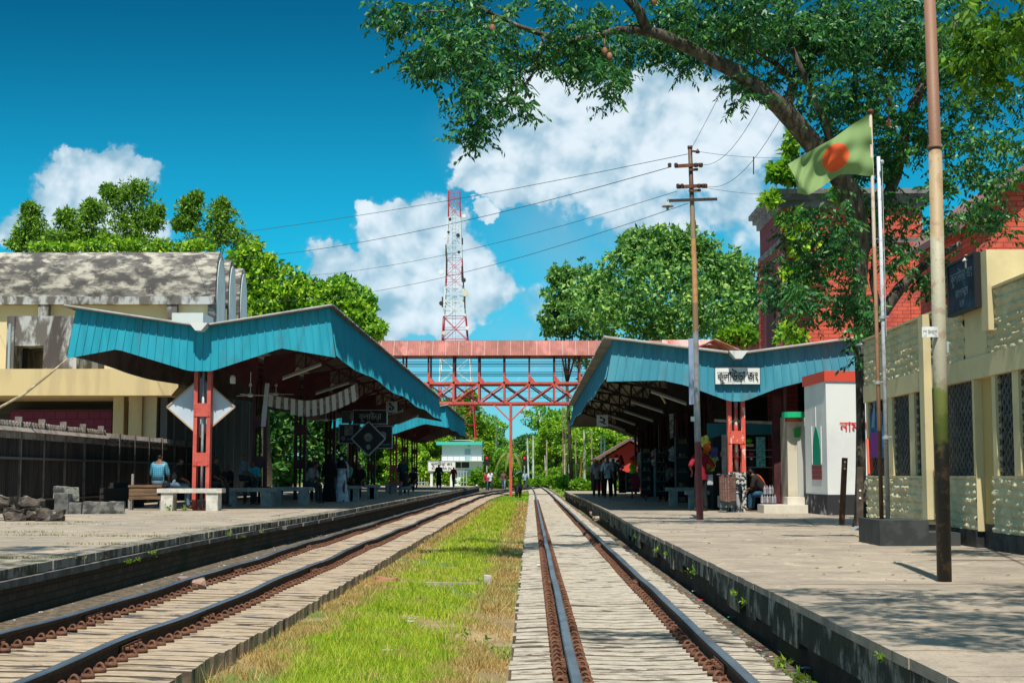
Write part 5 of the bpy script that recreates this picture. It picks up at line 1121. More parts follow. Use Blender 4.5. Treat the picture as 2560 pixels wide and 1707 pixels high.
    if panel: cloth('shirt_panel', lambda c_, p_: c_ == 'top' and p_.x > .02, .022, pm(panel))
    if pose != 'sit' and not gown: rings('shirt_tail', [(0,0,.80,.165,.125),(0,0,.93,.165,.125),(0,0,1.05,.155,.118)], plaid or pm(shirt))
    if gown: rings('long_skirt', [(0,.02,.02,.30,.26),(0,.02,.25,.25,.22),(0,.01,.6,.20,.17),(0,0,.95,.165,.125),(0,0,1.1,.15,.118)], pm(gown))
    if lungi: rings('wrap_skirt', [(0,0,.22,.19,.15),(0,0,.5,.18,.14),(0,0,.98,.165,.128)], pm(legs))
    if veil:
        rings('head_scarf', [(0,.0,J['ch'][2]-.12,.22,.16),(0,0,J['ch'][2]+.06,.21,.15),(0,0,J['nk'][2],.12,.11),(0,-.01,h1.z,.105,.105),(0,-.015,h2.z,.108,.11),(0,-.02,h2.z+.06,.09,.095),(0,-.02,h2.z+.11,.03,.03),(0,-.02,h2.z+.115,.002,.002)], pm(veil))
    else:
        cloth('hair', lambda c_, p_: c_ == 'skin' and p_.z > h1.z - .02 and (p_.z > h2.z + .045 - .0 or p_.y < h2.y - .02 + (p_.z-h2.z)*.8), .012, hat or HAIR)
    t = MB(); hc = h1.lerp(h2, .6)
    t.v = []; t.prism([(hc.x-.012, hc.y+.08, hc.z-.02), (hc.x+.012, hc.y+.08, hc.z-.02), (hc.x, hc.y+.08, hc.z+.03)], (0, .022, -.005)); t.build('nose', SKIN, root) if False else None
    fm = bpy.data.meshes.new('eyes'); t = MB(); [t.ball((sg*.03, hc.y+.082, hc.z+.012), .010, 6) for sg in (-1, 1)]; fm.from_pydata(t.v, [], t.f); link('eyes', fm, HAIR, root)
    if mask:
        mm = bpy.data.meshes.new('face_mask'); t = MB(); t.ball((0, hc.y+.06, hc.z-.035), .07, 10, (.95,.75,.85)); mm.from_pydata(t.v, [], t.f); link('face_mask', mm, WHITE, root, None, True)
    if bag:
        mm = bpy.data.meshes.new('bag_strap'); t = MB(); t.tube([(-.13,.0,cz+.12),(-.02,.13,cz-.05),(.17,.12,.92),(.2,0,.82)], .014, 5); t.obox((.24,0,.78), (.08,.2,.24)); mm.from_pydata(t.v, [], t.f); link('bag_strap', mm, BLACKP, root)
    return root
PL = bpy.data.materials.new('plaid_blue'); PL.use_nodes = True; g = G(PL.node_tree); bs = g.n['Principled BSDF']; tc_ = g.n.new('ShaderNodeTexCoord'); s3 = g.n.new('ShaderNodeSeparateXYZ'); g.l.new(tc_.outputs['Object'], s3.inputs[0])
fx = g.m('ABSOLUTE', g.m('SINE', g.m('MULTIPLY', s3.outputs[0], 60.))); fz = g.m('ABSOLUTE', g.m('SINE', g.m('MULTIPLY', s3.outputs[2], 60.)))
g.l.new(g.mix(g.m('MAXIMUM', g.ss(fx, .25, .1), g.ss(fz, .25, .1)), (.02,.16,.26), (.18,.38,.48)), bs.inputs['Base Color'])
def at(px_, Y, z=PZ): q_ = P(px_, 1200, Y); return (q_.x, Y, z)
person('person in blue plaid shirt seated with back to the camera on the plank bench', at(395, 38.4), R(-8), 'sit', legs=(.10,.16,.22), plaid=PL, seat=.68, h=1.7)
person('person in black top and jeans seated beside the plaid shirt, facing right', at(431, 39.3), R(-65), 'sit', (.012,.012,.014), (.12,.20,.28), seat=.62, lean=.15)
person('person in dark clothes seated just behind the first left post', at(530, 41.5), R(-100), 'sit', (.03,.025,.022), (.06,.05,.05), seat=.66)
person('person in black sitting low between the first and second posts', at(573, 45), R(150), 'sit', (.015,.015,.016), (.02,.02,.02), seat=.5, h=1.6)
person('person in grey sleeveless top seated high facing right', at(602, 44), R(-90), 'sit', (.17,.19,.22), (.03,.03,.03), seat=.8)
person('person in cyan shirt behind the second left post', at(634, 44.6), R(170), 'sit', (.04,.42,.50), (.05,.05,.06), seat=.62, h=1.6)
person('person in pale grey shirt seated leaning forward at the bench end', at(768, 46), R(-110), 'sit', (.22,.23,.24), (.05,.05,.06), seat=.60, lean=.35)
person('dark haired person seated at the back behind the leaning one', at(782, 50), R(-160), 'sit', (.03,.03,.035), (.02,.02,.02), seat=.8)
person('person in a full black robe and veil standing left of the masked woman', at(823, 49.6), R(170), 'stand', (.008,.008,.009), gown=(.007,.007,.008), veil=(.007,.007,.008), h=1.62)
person('person in long pale grey skirt, black head scarf and white face mask', at(853, 49.8), R(185), 'walk', (.45,.48,.55), gown=(.60,.66,.78), veil=(.008,.008,.01), mask=True, h=1.62)
person('person in light green top half hidden behind the masked woman', at(877, 56), R(120), 'sit', (.10,.42,.28), (.03,.03,.03), seat=.66)
person('person in dark clothes seated on the short bench under the posters', at(900, 53.5), R(170), 'sit', (.015,.015,.017), (.02,.02,.024), seat=.55, h=1.72)
person('person in long dark green robe standing at the far canopy edge', at(1007, 69), R(190), 'stand', (.015,.045,.05), (.012,.02,.025), h=1.72, lungi=True)
person('person in dark robe seated right of the far standing one', at(1033, 78), R(170), 'sit', (.02,.02,.025), (.02,.02,.02), seat=.5)
person('person in dark grey tunic standing before the white station name board', at(1097, 100), R(180), 'stand', (.035,.035,.04), (.02,.02,.022), h=1.72, lungi=True)
person('person in red shirt and jeans walking beside the station name board', at(1134, 110), R(160), 'walk', (.42,.01,.03), (.03,.06,.09), h=1.6)
person('person in red top walking on the far left track', at(1217, 120, .25), R(170), 'walk', (.45,.015,.05), (.02,.10,.13), h=1.6)
person('person in white shirt with dark trousers beside the red top on the far track', at(1226, 119, .25), R(190), 'walk', (.62,.64,.70), (.03,.03,.05), h=1.66)
person('person in brown top and blue trousers crossing the far track', at(1259, 128, .25), R(180), 'walk', (.14,.06,.06), (.16,.24,.36), h=1.66)
person('person in pale blue standing far off where the tracks meet', at(1313, 138, .25), R(0), 'walk', (.25,.42,.50), (.04,.05,.06), h=1.66)
person('person in pink dress near the white cabin steps', at(1178, 165, .1), R(0), 'stand', (.55,.18,.24), (.5,.2,.25), h=1.66, lungi=True)
person('person looking over the footbridge railing at its left end', (P(1046, 940, YB).x, YB+.9, zc+.08), R(180), 'stand', (.03,.03,.04), (.02,.02,.02), h=1.66)
person('heavy person in pale blue shirt with a shoulder strap facing the camera', at(1519, 57.5), R(178), 'stand', (.42,.50,.56), (.008,.008,.01), h=1.68, bag=True)
person('person in grey shirt behind the right shoulder of the pale blue shirt', at(1533, 60), R(150), 'stand', (.10,.08,.08), (.025,.025,.03), h=1.68)
person('person in dark shirt walking left of the pale blue shirt', at(1502, 61), R(170), 'walk', (.02,.022,.03), (.015,.015,.015), h=1.64)
person('person in light wrap and shirt farthest left of the walking group', at(1491, 60), R(175), 'walk', (.26,.26,.30), (.03,.04,.04), h=1.62, lead=-1)
person('person in red shirt with hands on hips at the shop counter', at(1752, 37.3), R(20), 'stand', (.26,.012,.03), (.012,.016,.02), h=1.7, arms='hips')
person('person in orange and black shirt sitting bent beside the bottle packs', at(1917, 36.7), R(65), 'sit', (.02,.015,.015), (.02,.08,.16), seat=.42, lean=.55, h=1.62, panel=(.60,.10,.015))
person('person in white and grey sitting in the dim back of the right canopy', at(1672, 50), R(150), 'sit', (.30,.34,.36), (.03,.03,.03), seat=.6)
# animals
def quad(name, label, cat, loc, face, L, H, m, head='down'):
    J = [(0,-.5*L,.78*H),(0,-.2*L,.76*H),(0,.2*L,.74*H),(0,.45*L,.80*H)]
    hd = [(0,.66*L,.62*H),(0,.74*L,.38*H),(0,.78*L,.2*H)] if head == 'down' else [(0,.6*L,1.0*H),(0,.72*L,1.12*H),(0,.9*L,1.05*H)]
    j = J + hd + [(0,-.58*L,.66*H),(0,-.62*L,.4*H)]; e = [(0,1),(1,2),(2,3),(3,4),(4,5),(5,6),(0,7),(7,8)]; r = [.17*H,.22*H,.22*H,.18*H,.11*H,.10*H,.06*H,.03*H,.02*H]
    for sx in (-1, 1):
        k = len(j); j += [(sx*.11*H,-.46*L,.6*H),(sx*.12*H,-.38*L,.46*H),(sx*.12*H,-.5*L,.3*H),(sx*.12*H,-.47*L,.02*H),(sx*.11*H,.38*L,.5*H),(sx*.12*H,.38*L,.27*H),(sx*.12*H,.40*L,.02*H)]
        e += [(0,k),(k,k+1),(k+1,k+2),(k+2,k+3),(3,k+4),(k+4,k+5),(k+5,k+6)]; r += [.10*H,.07*H,.04*H,.03*H,.08*H,.045*H,.03*H]
        q = len(j); b_ = j[5]; j += [(sx*.10*H, b_[1]-.02*L, b_[2]+.10*H),(sx*.19*H, b_[1]-.02*L, b_[2]+.10*H)]; e += [(5,q),(q,q+1)]; r += [.035*H,.02*H]
    o = link(name, skinmesh(j, e, r), m, None, loc, True); o.rotation_euler = (0,0,face); return tag(o, label, cat)
q_ = P(1295, 1240, 88); quad('cow', 'black cow grazing head down on the grass between the tracks', 'cow', (q_.x, 90, .08), R(176), 1.25, .98, mat('cow_black', (.006,.006,.008), rough=.7))
q_ = P(1011, 1225, 66); quad('dog', 'small pale grey dog standing on the far left platform', 'dog', (q_.x, 66, PZ), R(-70), .5, .42, mat('dog_grey', (.22,.26,.26)), 'up')
# ================================================================ stall under the right canopy
def stall():
    Y = 38.2; r = thing('shop_kiosk', 'teal topped shop kiosk with goods behind the first right post', 'kiosk', (P(1845,0,Y).x, Y, PZ)); TT = mat('kiosk_teal', (.01,.10,.14), (.015,.13,.17), 3, rough=.5)
    p, q = P(1768, 1058, Y), P(1930, 1086, Y); t = MB(); t.box(p.x, q.x, Y, Y+.08, q.z, p.z); t.build('name_board', TT, r)
    t = MB(); t.prism([(p.x+.02, Y, q.z), (p.x+.02, Y, q.z-.12), (p.x+.35, Y, q.z-.02), (p.x+.35, Y, q.z)], (0, .05, 0)); t.build('awning_flap', TT, r)
    t = MB(); t.bar(P(1786,1051,Y-.02), P(1934,1057,Y-.02), .07, .07); t.build('roller', mat('roller_pale', (.42,.38,.34), (.3,.27,.24), 5), r)
    for a_, c_ in ((1789, 1800), (1917, 1926)):
        t = MB(); t.box(P(a_,0,Y).x, P(c_,0,Y).x, Y-.05, Y, PZ, q.z-.001); t.build('post', mat('kiosk_post', (.36,.40,.42), (.25,.28,.3), 4), r)
    t = MB(); t.box(p.x+.2, q.x-.1, Y+.5, Y+1.6, PZ, p.z); t.build('back', mat('kiosk_dark', (.02,.02,.022)), r)
    for z in (1169, 1143, 1126): 
        t = MB(); zz = P(0,z,Y+.3).z; t.box(P(1800,0,Y+.3).x, P(1916,0,Y+.3).x, Y+.12, Y+.5, zz, zz+.02); t.build('shelf', mat('shelf_grey', (.3,.32,.33)), r)
    t = MB(); t.box(P(1800,0,Y).x, P(1850,0,Y).x, Y+.02, Y+.11, PZ, P(0,1170,Y).z); t.build('counter', mat('counter_glass', (.09,.14,.15), rough=.2), r)
    p2, q2 = P(1890, 1092, Y-.02), P(1914, 1168, Y-.02); t = MB(); t.box(p2.x, q2.x, Y-.01, Y+.01, q2.z, p2.z); t.build('poster_strip', mat('poster_teal', (.04,.28,.26), (.20,.42,.42), 16, c3=(.45,.12,.2), sc3=3, lo3=.6, hi3=.66), r)
    p2, q2 = P(1871, 1122, Y+.3), P(1890, 1170, Y+.3); f_ = MB(); f_.box(p2.x, q2.x, Y+.2, Y+.499, q2.z-.4, p2.z); f_ = f_.build('fridge', mat('fridge_black', (.012,.012,.018), rough=.3), r)
    t = MB(); c_ = P(1878, 1135, Y+.19); t.obox(c_, (.14,.01,.06)); t.build('label', mat('label_red', (.6,.05,.05)), f_); t = MB(); disc(t, (c_.x, c_.z-.12), .03, Y+.185); t.build('label', WHITE, f_)
    t = MB(); c_ = P(1873, 1102, Y+.25); t.ball(c_, .085, 10, (1,1,.85)); t.build('green_bundle', mat('bag_green', (.10,.5,.01), rough=.4), r); t = MB(); c_ = P(1873, 1113, Y+.2); t.obox(c_, (.21,.2,.07)); t.build('box', mat('box_tan', (.5,.35,.25)), r)
    rr = random.Random(4)
    for k in range(16):
        t = MB(); c_ = P(1803+rr.uniform(0,44), (1169,1143)[k%2], Y+.25); t.tube([c_+Vector((0,0,.02)), c_+Vector((0,0,.13)), c_+Vector((0,0,.17))], [.025,.025,.01], 8); t.build('bottle', pm(rr.choice([(.5,.5,.5),(.4,.05,.05),(.5,.35,.05),(.1,.2,.4)]), .4), r)
    return r
stall()
rr = random.Random(9)
def garland(label, px_, y0_, y1_, Y, cols, w, n):
    A = P(px_, y0_, Y); r = thing('snack_packets', label, 'snack packets', A, 'strings of snack packets hanging at the stalls'); t = MB(); t.tube([A, P(px_, y1_, Y)], .006, 4); t.build('string', BLACKST, r)
    for k in range(n):
        f_ = (k+.5)/n; c_ = P(px_, y0_+(y1_-y0_)*f_, Y) + Vector((rr.uniform(-w, w), rr.uniform(-.06,.02), 0)); cc = cols[min(len(cols)-1, int(f_*len(cols)))]
        t = MB(); a_ = rr.uniform(-.5,.5); hw, hh = .072, .055; M_ = Euler((rr.uniform(-.3,.3), a_, rr.uniform(-.6,.6))).to_matrix()
        vs = [M_ @ Vector(v_) + c_ for v_ in ((-hw,0,-hh),(hw,0,-hh),(hw,0,hh),(-hw,0,hh),(0,-.025,0),(0,.025,0))]; t.add(vs, [(0,1,4),(1,2,4),(2,3,4),(3,0,4),(1,0,5),(2,1,5),(3,2,5),(0,3,5)]); t.build('packet', pm(cc, .35), r)
Yc, Or, Gn, Bl, Rd = (.75,.68,.12),(.80,.16,.01),(.26,.65,.03),(.08,.08,.28),(.5,.03,.03)
garland('string of yellow, orange and green snack packets right of the utility pole', 1764, 1093, 1168, 37.6, [Yc, Or, Or, Gn], .055, 46)
garland('string of green and yellow packets at the lower right of the orange ones', 1775, 1146, 1172, 37.5, [Gn, Yc, Gn], .09, 18)
garland('dark blue string of packets beside the kiosk post', 1784, 1120, 1155, 37.7, [Bl, Bl, (.3,.3,.4)], .05, 16)
garland('red and green string of packets far under the right canopy', 1583, 1142, 1180, 56, [Rd, Or, Gn, Gn], .09, 30)
garland('dark red string of packets left of the far green one', 1549, 1138, 1180, 62, [Rd, (.1,.2,.25)], .14, 24)
garland('column of white and grey packets on a pole under the right canopy', 1602, 1128, 1190, 53, [(.4,.4,.4), (.15,.15,.17)], .08, 26)
garland('column of red and white packets before the pale blue pillar', 1636, 1127, 1160, 50, [(.35,.3,.3), Rd, (.4,.4,.4)], .06, 18)
garland('column of grey packets on the dark pillar left of the utility pole', 1681, 1118, 1150, 47, [(.25,.27,.3)], .06, 16)
# stalls in the shade farther down: dark cupboards, tables, stools
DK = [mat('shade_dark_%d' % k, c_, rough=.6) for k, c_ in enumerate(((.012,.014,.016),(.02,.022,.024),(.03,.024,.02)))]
def cupboard(label, a_, c_, Y, m, n=3, d=.6):
    p, q = P(*a_, Y), P(*c_, Y); r = thing('stall_cupboard', label, 'cupboard', ((p.x+q.x)/2, Y, PZ)); t = MB(); z0 = max(PZ, q.z); t.box(p.x, q.x, Y+.05, Y+d, z0, p.z); t.build('carcass', m, r)
    for k in range(n):
        t = MB(); z = z0 + (p.z-z0)*(k+.5)/n; t.box(p.x+.03, q.x-.03, Y, Y+.05, z, z+.03); t.build('shelf', mat('shelf_%d' % (k % 2), (.12,.12,.12)), r)
        for u_ in range(4): t = MB(); x = p.x+.08+(q.x-p.x-.2)*u_/4; t.obox((x+.05, Y+.02, z+.09), (.07,.05,.11)); t.build('packet', pm(rr.choice([(.25,.25,.25),(.2,.05,.04),(.05,.1,.2),(.28,.2,.05),(.03,.12,.06)]), .5), r)
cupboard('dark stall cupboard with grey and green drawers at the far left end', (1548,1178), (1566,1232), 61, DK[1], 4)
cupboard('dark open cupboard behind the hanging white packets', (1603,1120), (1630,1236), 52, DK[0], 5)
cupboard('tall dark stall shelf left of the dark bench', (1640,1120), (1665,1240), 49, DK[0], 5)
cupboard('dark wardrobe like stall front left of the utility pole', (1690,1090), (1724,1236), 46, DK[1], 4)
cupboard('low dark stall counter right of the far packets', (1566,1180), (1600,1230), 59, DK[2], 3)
for lab, a_, c_, Y, cc in (('pale blue pillar among the stalls', (1634,1162), (1641,1235), 49.5, (.16,.25,.28)), ('thin grey pillar among the stalls', (1611,1180), (1617,1234), 52.5, (.16,.18,.20))):
    p, q = P(*a_, Y), P(*c_, Y); t = MB(); t.box(p.x, q.x, Y-.1, Y, PZ, p.z); tag(t.build('stall_pillar', pm(cc), None, (p.x, Y, PZ)), lab, 'pillar')
r = thing('plastic_chair', 'red plastic chair among the stalls', 'chair', at(1595, 57)); x = at(1595, 57)[0]
t = MB(); t.box(x-.25, x+.25, 57, 57.45, PZ+.42, PZ+.46); t.build('seat', pm((.35,.01,.05), .4), r); t = MB(); t.box(x-.25, x+.25, 57.4, 57.45, PZ+.46, PZ+.9); t.build('backrest', pm((.35,.01,.05), .4), r)
for sx in (-.22, .22):
    for sy in (57.03, 57.4): t = MB(); t.bar((x+sx, sy, PZ), (x+sx, sy, PZ+.42), .04, .04); t.build('leg', pm((.35,.01,.05), .4), r)
# back wall and shade structure at the rear of the right platform
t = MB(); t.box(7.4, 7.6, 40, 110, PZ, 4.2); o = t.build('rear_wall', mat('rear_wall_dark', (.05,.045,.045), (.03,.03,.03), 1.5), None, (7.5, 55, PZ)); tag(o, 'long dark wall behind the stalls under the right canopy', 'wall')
t = MB(); p, q = P(1905,0,40), P(1960,0,40); t.box(p.x, q.x+1.2, 40, 40.2, PZ, 4.6); tag(t.build('brick_wall', BRKS, None, (p.x, 40, PZ)), 'dark brick wall behind the green hooded doorway', 'wall')
t = MB(); q_ = P(1938, 1100, 37.2); t.box(q_.x-.04, q_.x+.20, 37.2, 37.4, PZ, 4.4); tag(t.build('brick_pillar', mat('pillar_maroon', (.09,.025,.03), (.05,.015,.02), 3), None, (q_.x, 37.2, PZ)), 'dark maroon pillar left of the green hooded doorway', 'pillar')
t = MB(); t.tube([(q_.x+.26, 37.15, PZ), (q_.x+.26, 37.15, 4.3)], .045, 8); tag(t.build('wall_pipe', mat('pipe_maroon', (.12,.05,.055), rough=.35), None, (q_.x+.26, 37.15, PZ)), 'glossy maroon pipe beside the green hooded doorway', 'pipe')
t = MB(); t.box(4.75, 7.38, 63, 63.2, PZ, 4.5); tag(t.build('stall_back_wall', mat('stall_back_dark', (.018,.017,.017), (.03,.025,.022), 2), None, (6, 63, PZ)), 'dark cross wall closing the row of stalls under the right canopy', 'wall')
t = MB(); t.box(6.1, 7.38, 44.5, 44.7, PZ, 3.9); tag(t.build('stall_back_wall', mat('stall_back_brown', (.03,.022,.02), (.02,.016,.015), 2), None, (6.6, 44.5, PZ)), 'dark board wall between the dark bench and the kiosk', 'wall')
r = thing('covered_cart', 'low cart covered by a striped brown cloth left of the first right post', 'cart', at(1797, 36.3)); x0, x1 = P(1778,0,36.3).x, P(1819,0,36.3).x
t = MB(); t.grid(lambda u, w: (x0+(x1-x0)*u, 36.0 + .05*math.sin(u*20) - .06*(1-w), PZ+.32+.1*(1-u)*0+(.72-.1*u*0)*w*.85 - .12*(u*(1-u))*(1-w) - .1*math.sin(u*3)*(1-w)*.3), 14, 6); t.grid(lambda u, w: (x0+(x1-x0)*u, 36.0+.6*w, PZ+.93+.02*math.sin(u*9)), 8, 3)
t.build('cloth', mat('striped_cloth', (.22,.13,.11), (.12,.07,.065), 9, st=(.5,1,5), lo=.45, hi=.55), r); t = MB(); t.box(x0+.02, x1-.02, 36.03, 36.5, PZ+.12, PZ+.4); t.build('body', pm((.14,.17,.18)), r)
for x in (x0+.02, x1-.08):
    t = MB(); t.box(x, x+.05, 36.05, 36.1, PZ, PZ+.12); t.build('leg', pm((.14,.17,.18)), r)
for k in range(3):
    lab = ('topmost shrink wrapped pack of small bottles', 'middle pack in the stack of bottles', 'lowest pack in the stack of bottles by the steps')[k]; z = PZ + (2-k)*.225; c_ = P(1922, 1200, 35.9); r = thing('bottle_pack', lab, 'bottle pack', (c_.x, 35.9, z), 'stacked bottle packs')
    for i in range(6 if k else 4):
        for j in range(2): t = MB(); x = c_.x - (.17 if k else .10) + i*.064; t.tube([(x, 35.9+j*.07, z+.005), (x, 35.9+j*.07, z+.14), (x, 35.9+j*.07, z+.18), (x, 35.9+j*.07, z+.215)], [.03,.03,.012,.011], 8); t.build('bottle', pm((.20,.20,.25) if (i+j) % 2 else (.34,.31,.33), .35), r)
t = MB(); q_ = P(1761, 1200, 37.5); t.obox((q_.x+.12, 37.4, PZ+.8), (.16,.1,.26)); tag(t.build('shopping_bag', pm((.45,.48,.55)), None, (q_.x, 37.4, PZ+.7)), 'pale grey shopping bag below the orange packets', 'bag')
t = MB(); p, q = P(1820,1061,36.68), P(1850,1088,36.68)
r, (x0, x1, z0, z1) = board('post_notice', 'small green notice plate on the coral post', 'notice', (1825, 1073), (1848, 1087), 36.70, .01, mat('notice_plate_green', (.0,.22,.10)), WHITE, .008)
t = MB(); [t.box(x0+.03, x1-.03, 36.69, 36.698, z, z+h_) for z, h_ in ((z0+.02,.012),(z0+.055,.03),(z0+.1,.018))]; t.build('lettering', WHITE, r)
r = thing('pink_table', 'small table with a pink cloth far under the left canopy', 'table', at(988, 68)); x = at(988, 68)[0]
t = MB(); t.box(x-.3, x+.3, 68, 68.5, PZ+.45, PZ+.62); t.build('cloth', pm((.50,.16,.20)), r)
for sx in (-.27,.27):
    for sy in (68.03, 68.45): t = MB(); t.bar((x+sx, sy, PZ), (x+sx, sy, PZ+.45), .04, .04); t.build('leg', pm((.3,.3,.3)), r)
# ================================================================ foliage
NR = np.random.default_rng(11)
def npmesh(name, V, Fq, nper=4):
    me = bpy.data.meshes.new(name); nf = len(Fq); me.vertices.add(len(V)); me.vertices.foreach_set('co', np.asarray(V, np.float32).ravel())
    me.loops.add(nf*nper); me.loops.foreach_set('vertex_index', np.asarray(Fq, np.int32).ravel())
    me.polygons.add(nf); me.polygons.foreach_set('loop_start', np.arange(0, nf*nper, nper, dtype=np.int32)); me.polygons.foreach_set('loop_total', np.full(nf, nper, np.int32))
    me.update(calc_edges=True); return me
def unit(a): return a / np.maximum(np.linalg.norm(a, axis=1, keepdims=True), 1e-9)
def leaves(name, Pn, D, L, W, parent, m, origin, fold=.25):
    n = len(Pn); D = unit(D); rnd = NR.normal(size=(n, 3)); S_ = unit(np.cross(D, rnd)); N_ = np.cross(D, S_)
    L = np.asarray(L).reshape(-1, 1); W = np.asarray(W).reshape(-1, 1)
    V = np.empty((n, 4, 3)); V[:, 0] = Pn; V[:, 2] = Pn + D*L; mid = Pn + D*L*.45 + N_*W*fold
    V[:, 1] = mid + S_*W*.5; V[:, 3] = mid - S_*W*.5; V = V.reshape(-1, 3) - np.array(origin)
    return link(name, npmesh(name, V, np.arange(4*n).reshape(n, 4)), m, parent, origin if parent is None else None)
def ellpts(c, r, n, shell=.55):
    d = unit(NR.normal(size=(n, 3))); k = (shell + (1-shell)*NR.random((n, 1))) if shell > 0 else NR.random((n, 1))**.33
    return np.array(c) + d*k*np.array(r)
def crown_mesh(name, clumps, per, leaf, lw, parent, m, origin, spray=.35, hang=.35, npl=14, shell=.6, dens=1., airy=False):
    # clump -> sub-clumps on its shell -> leaves on the outside of each sub-clump
    PP, DD = [], []; tot = per * npl * dens
    for (c, r) in clumps:
        r = np.array(r); nc = max(5, int(per * dens * .42)); cs = ellpts(c, r * (.88 if not airy else 1.08), nc * (3 if airy else 1), shell) + (NR.normal(size=(nc*(3 if airy else 1), 3))*r*.22 if airy else 0); nc = len(cs); k = max(6, int(tot / nc * 1.0))
        sr = ((.16 + .20*NR.random(nc)) if not airy else (.08 + .16*NR.random(nc))) * r.mean(); out = unit(cs - np.array(c))
        d = unit(NR.normal(size=(nc*k, 3)) + .45*np.repeat(out, k, 0) + np.array([0, 0, .25])); rad = np.repeat(sr, k)[:, None] * (.55 + .5*NR.random((nc*k, 1)))
        PP.append(np.repeat(cs, k, 0) + d*rad*np.array([1.15, 1.15, .8])); DD.append(unit(d + .8*NR.normal(size=(nc*k, 3)) + np.array([0, 0, -hang])))
    PP = np.vstack(PP); DD = np.vstack(DD); n = len(PP)
    return leaves(name, PP, DD, leaf*(.6+.8*NR.random(n)), lw*(.7+.6*NR.random(n)), parent, m, origin)
BARK = mat('bark_grey', (.09,.078,.06), (.035,.03,.025), 9, bump=1., bsc=14, st=(1,1,.35), c3=(.20,.19,.16), sc3=4, lo3=.57, hi3=.66)
BARKD = mat('bark_dark', (.06,.05,.04), (.03,.026,.022), 9, bump=1., bsc=14, st=(1,1,.35))
L_HERO = leafmat('mahogany_leaf', [(0.008, 0.061, 0.022), (0.016, 0.108, 0.034), (0.039, 0.176, 0.036), (0.104, 0.27, 0.036)], .28, .45, .4)
L_LIME = leafmat('lime_leaf', [(0.075, 0.224, 0.012), (0.15, 0.364, 0.018), (0.3, 0.476, 0.024)], .4)
L_YG = leafmat('bright_leaf', [(0.043, 0.169, 0.012), (0.131, 0.338, 0.017), (0.29, 0.52, 0.024), (0.493, 0.65, 0.036)], .35)
L_MID = leafmat('mid_leaf', [(.03,.13,.04),(.08,.25,.055),(.20,.40,.075),(.34,.52,.11)], .3)
L_FEA = leafmat('feathery_leaf', [(0.06, 0.16, 0.017), (0.153, 0.32, 0.028), (0.289, 0.48, 0.042)], .35)
L_FOR = leafmat('forest_leaf', [(0.057, 0.208, 0.026), (0.171, 0.416, 0.039), (0.38, 0.64, 0.039)], .35)
L_FORD = leafmat('forest_leaf_dark', [(0.019, 0.096, 0.028), (0.056, 0.192, 0.042), (0.144, 0.32, 0.042)], .3)
# ---- the big overhanging tree
B0 = Vector((5.94, 26.0, PZ - .05)); root = thing('mahogany_tree', 'large dark leaved tree with brown fruits reaching over both tracks', 'tree', B0)
def limb(pts, rs, n=10): t.tube([P(x, y, Y) if not isinstance(x, Vector) else x for x, y, Y in pts], rs, n)
t = MB(); limb([(2148,1322,25.9),(2150,1290,26),(2152,1180,26),(2152,1060,26),(2150,960,26),(2147,860,26),(2148,760,26),(2152,650,25.9),(2148,560,25.8),(2125,480,25.7),(2085,425,25.5),(2035,365,25.3),(1990,310,25.1),(1945,262,24.9),(1892,222,24.7),(1838,178,24.5),(1780,150,24.3),(1720,118,24.1),(1650,86,24),(1590,74,23.9),(1545,76,23.8)],
     [.13,.105,.092,.082,.078,.088,.11,.14,.17,.185,.19,.185,.175,.165,.15,.135,.125,.11,.095,.08,.065], 14)
t.tube([B0+Vector((0,0,.0)), B0+Vector((.0,0,.12)), B0+Vector((0,0,.4)), B0+Vector((0,0,.9))], [.19,.14,.11,.09], 12)
t.build('trunk', BARK, root, smooth=True)
twigs = []
def br(pts, r0, r1):
    t = MB(); pp = [P(x, y, Y) for x, y, Y in pts]; n = len(pp); t.tube(pp, [r0+(r1-r0)*i/(n-1) for i in range(n)], 8); t.build('branch', BARK, root, smooth=True); twigs.append(pp)
br([(1545,76,23.8),(1490,92,23.6),(1420,104,23.4),(1360,88,23.2),(1300,68,23),(1240,40,22.8),(1185,14,22.6)], .07, .025)
br([(1615,72,23.9),(1598,30,23.8),(1555,-20,23.6)], .10, .08); br([(1360,88,23.2),(1342,150,23),(1330,190,22.9),(1300,225,22.8),(1265,265,22.6),(1225,290,22.4)], .03, .015)
br([(1310,208,22.8),(1330,215,22.8),(1350,238,22.7)], .012, .005); br([(1240,40,22.8),(1120,28,22.5),(1060,30,22.3)], .025, .012); br([(1970,262,25),(1985,205,25.4),(1940,160,25.6),(1880,120,25.8)], .09, .04)
br([(2150,640,26),(2190,560,26.4),(2240,440,26.8),(2270,300,27),(2310,200,27.2),(2370,100,27.4),(2415,10,27.6)], .13, .07); br([(2240,300,27),(2200,190,27.2),(2230,120,27.4)], .06, .03); br([(2310,200,27.2),(2290,140,27.4),(2270,100,27.5)], .05, .02)
br([(2168,850,26.2),(2200,790,26.2),(2250,720,26.2),(2290,680,26.3),(2320,655,26.4),(2400,610,26.6)], .14, .06); br([(2200,790,26.2),(2180,700,26.2),(2185,640,26.3)], .07, .04); br([(2100,430,25.6),(2060,300,25.2),(2010,190,25),(1980,120,24.8)], .09, .04)
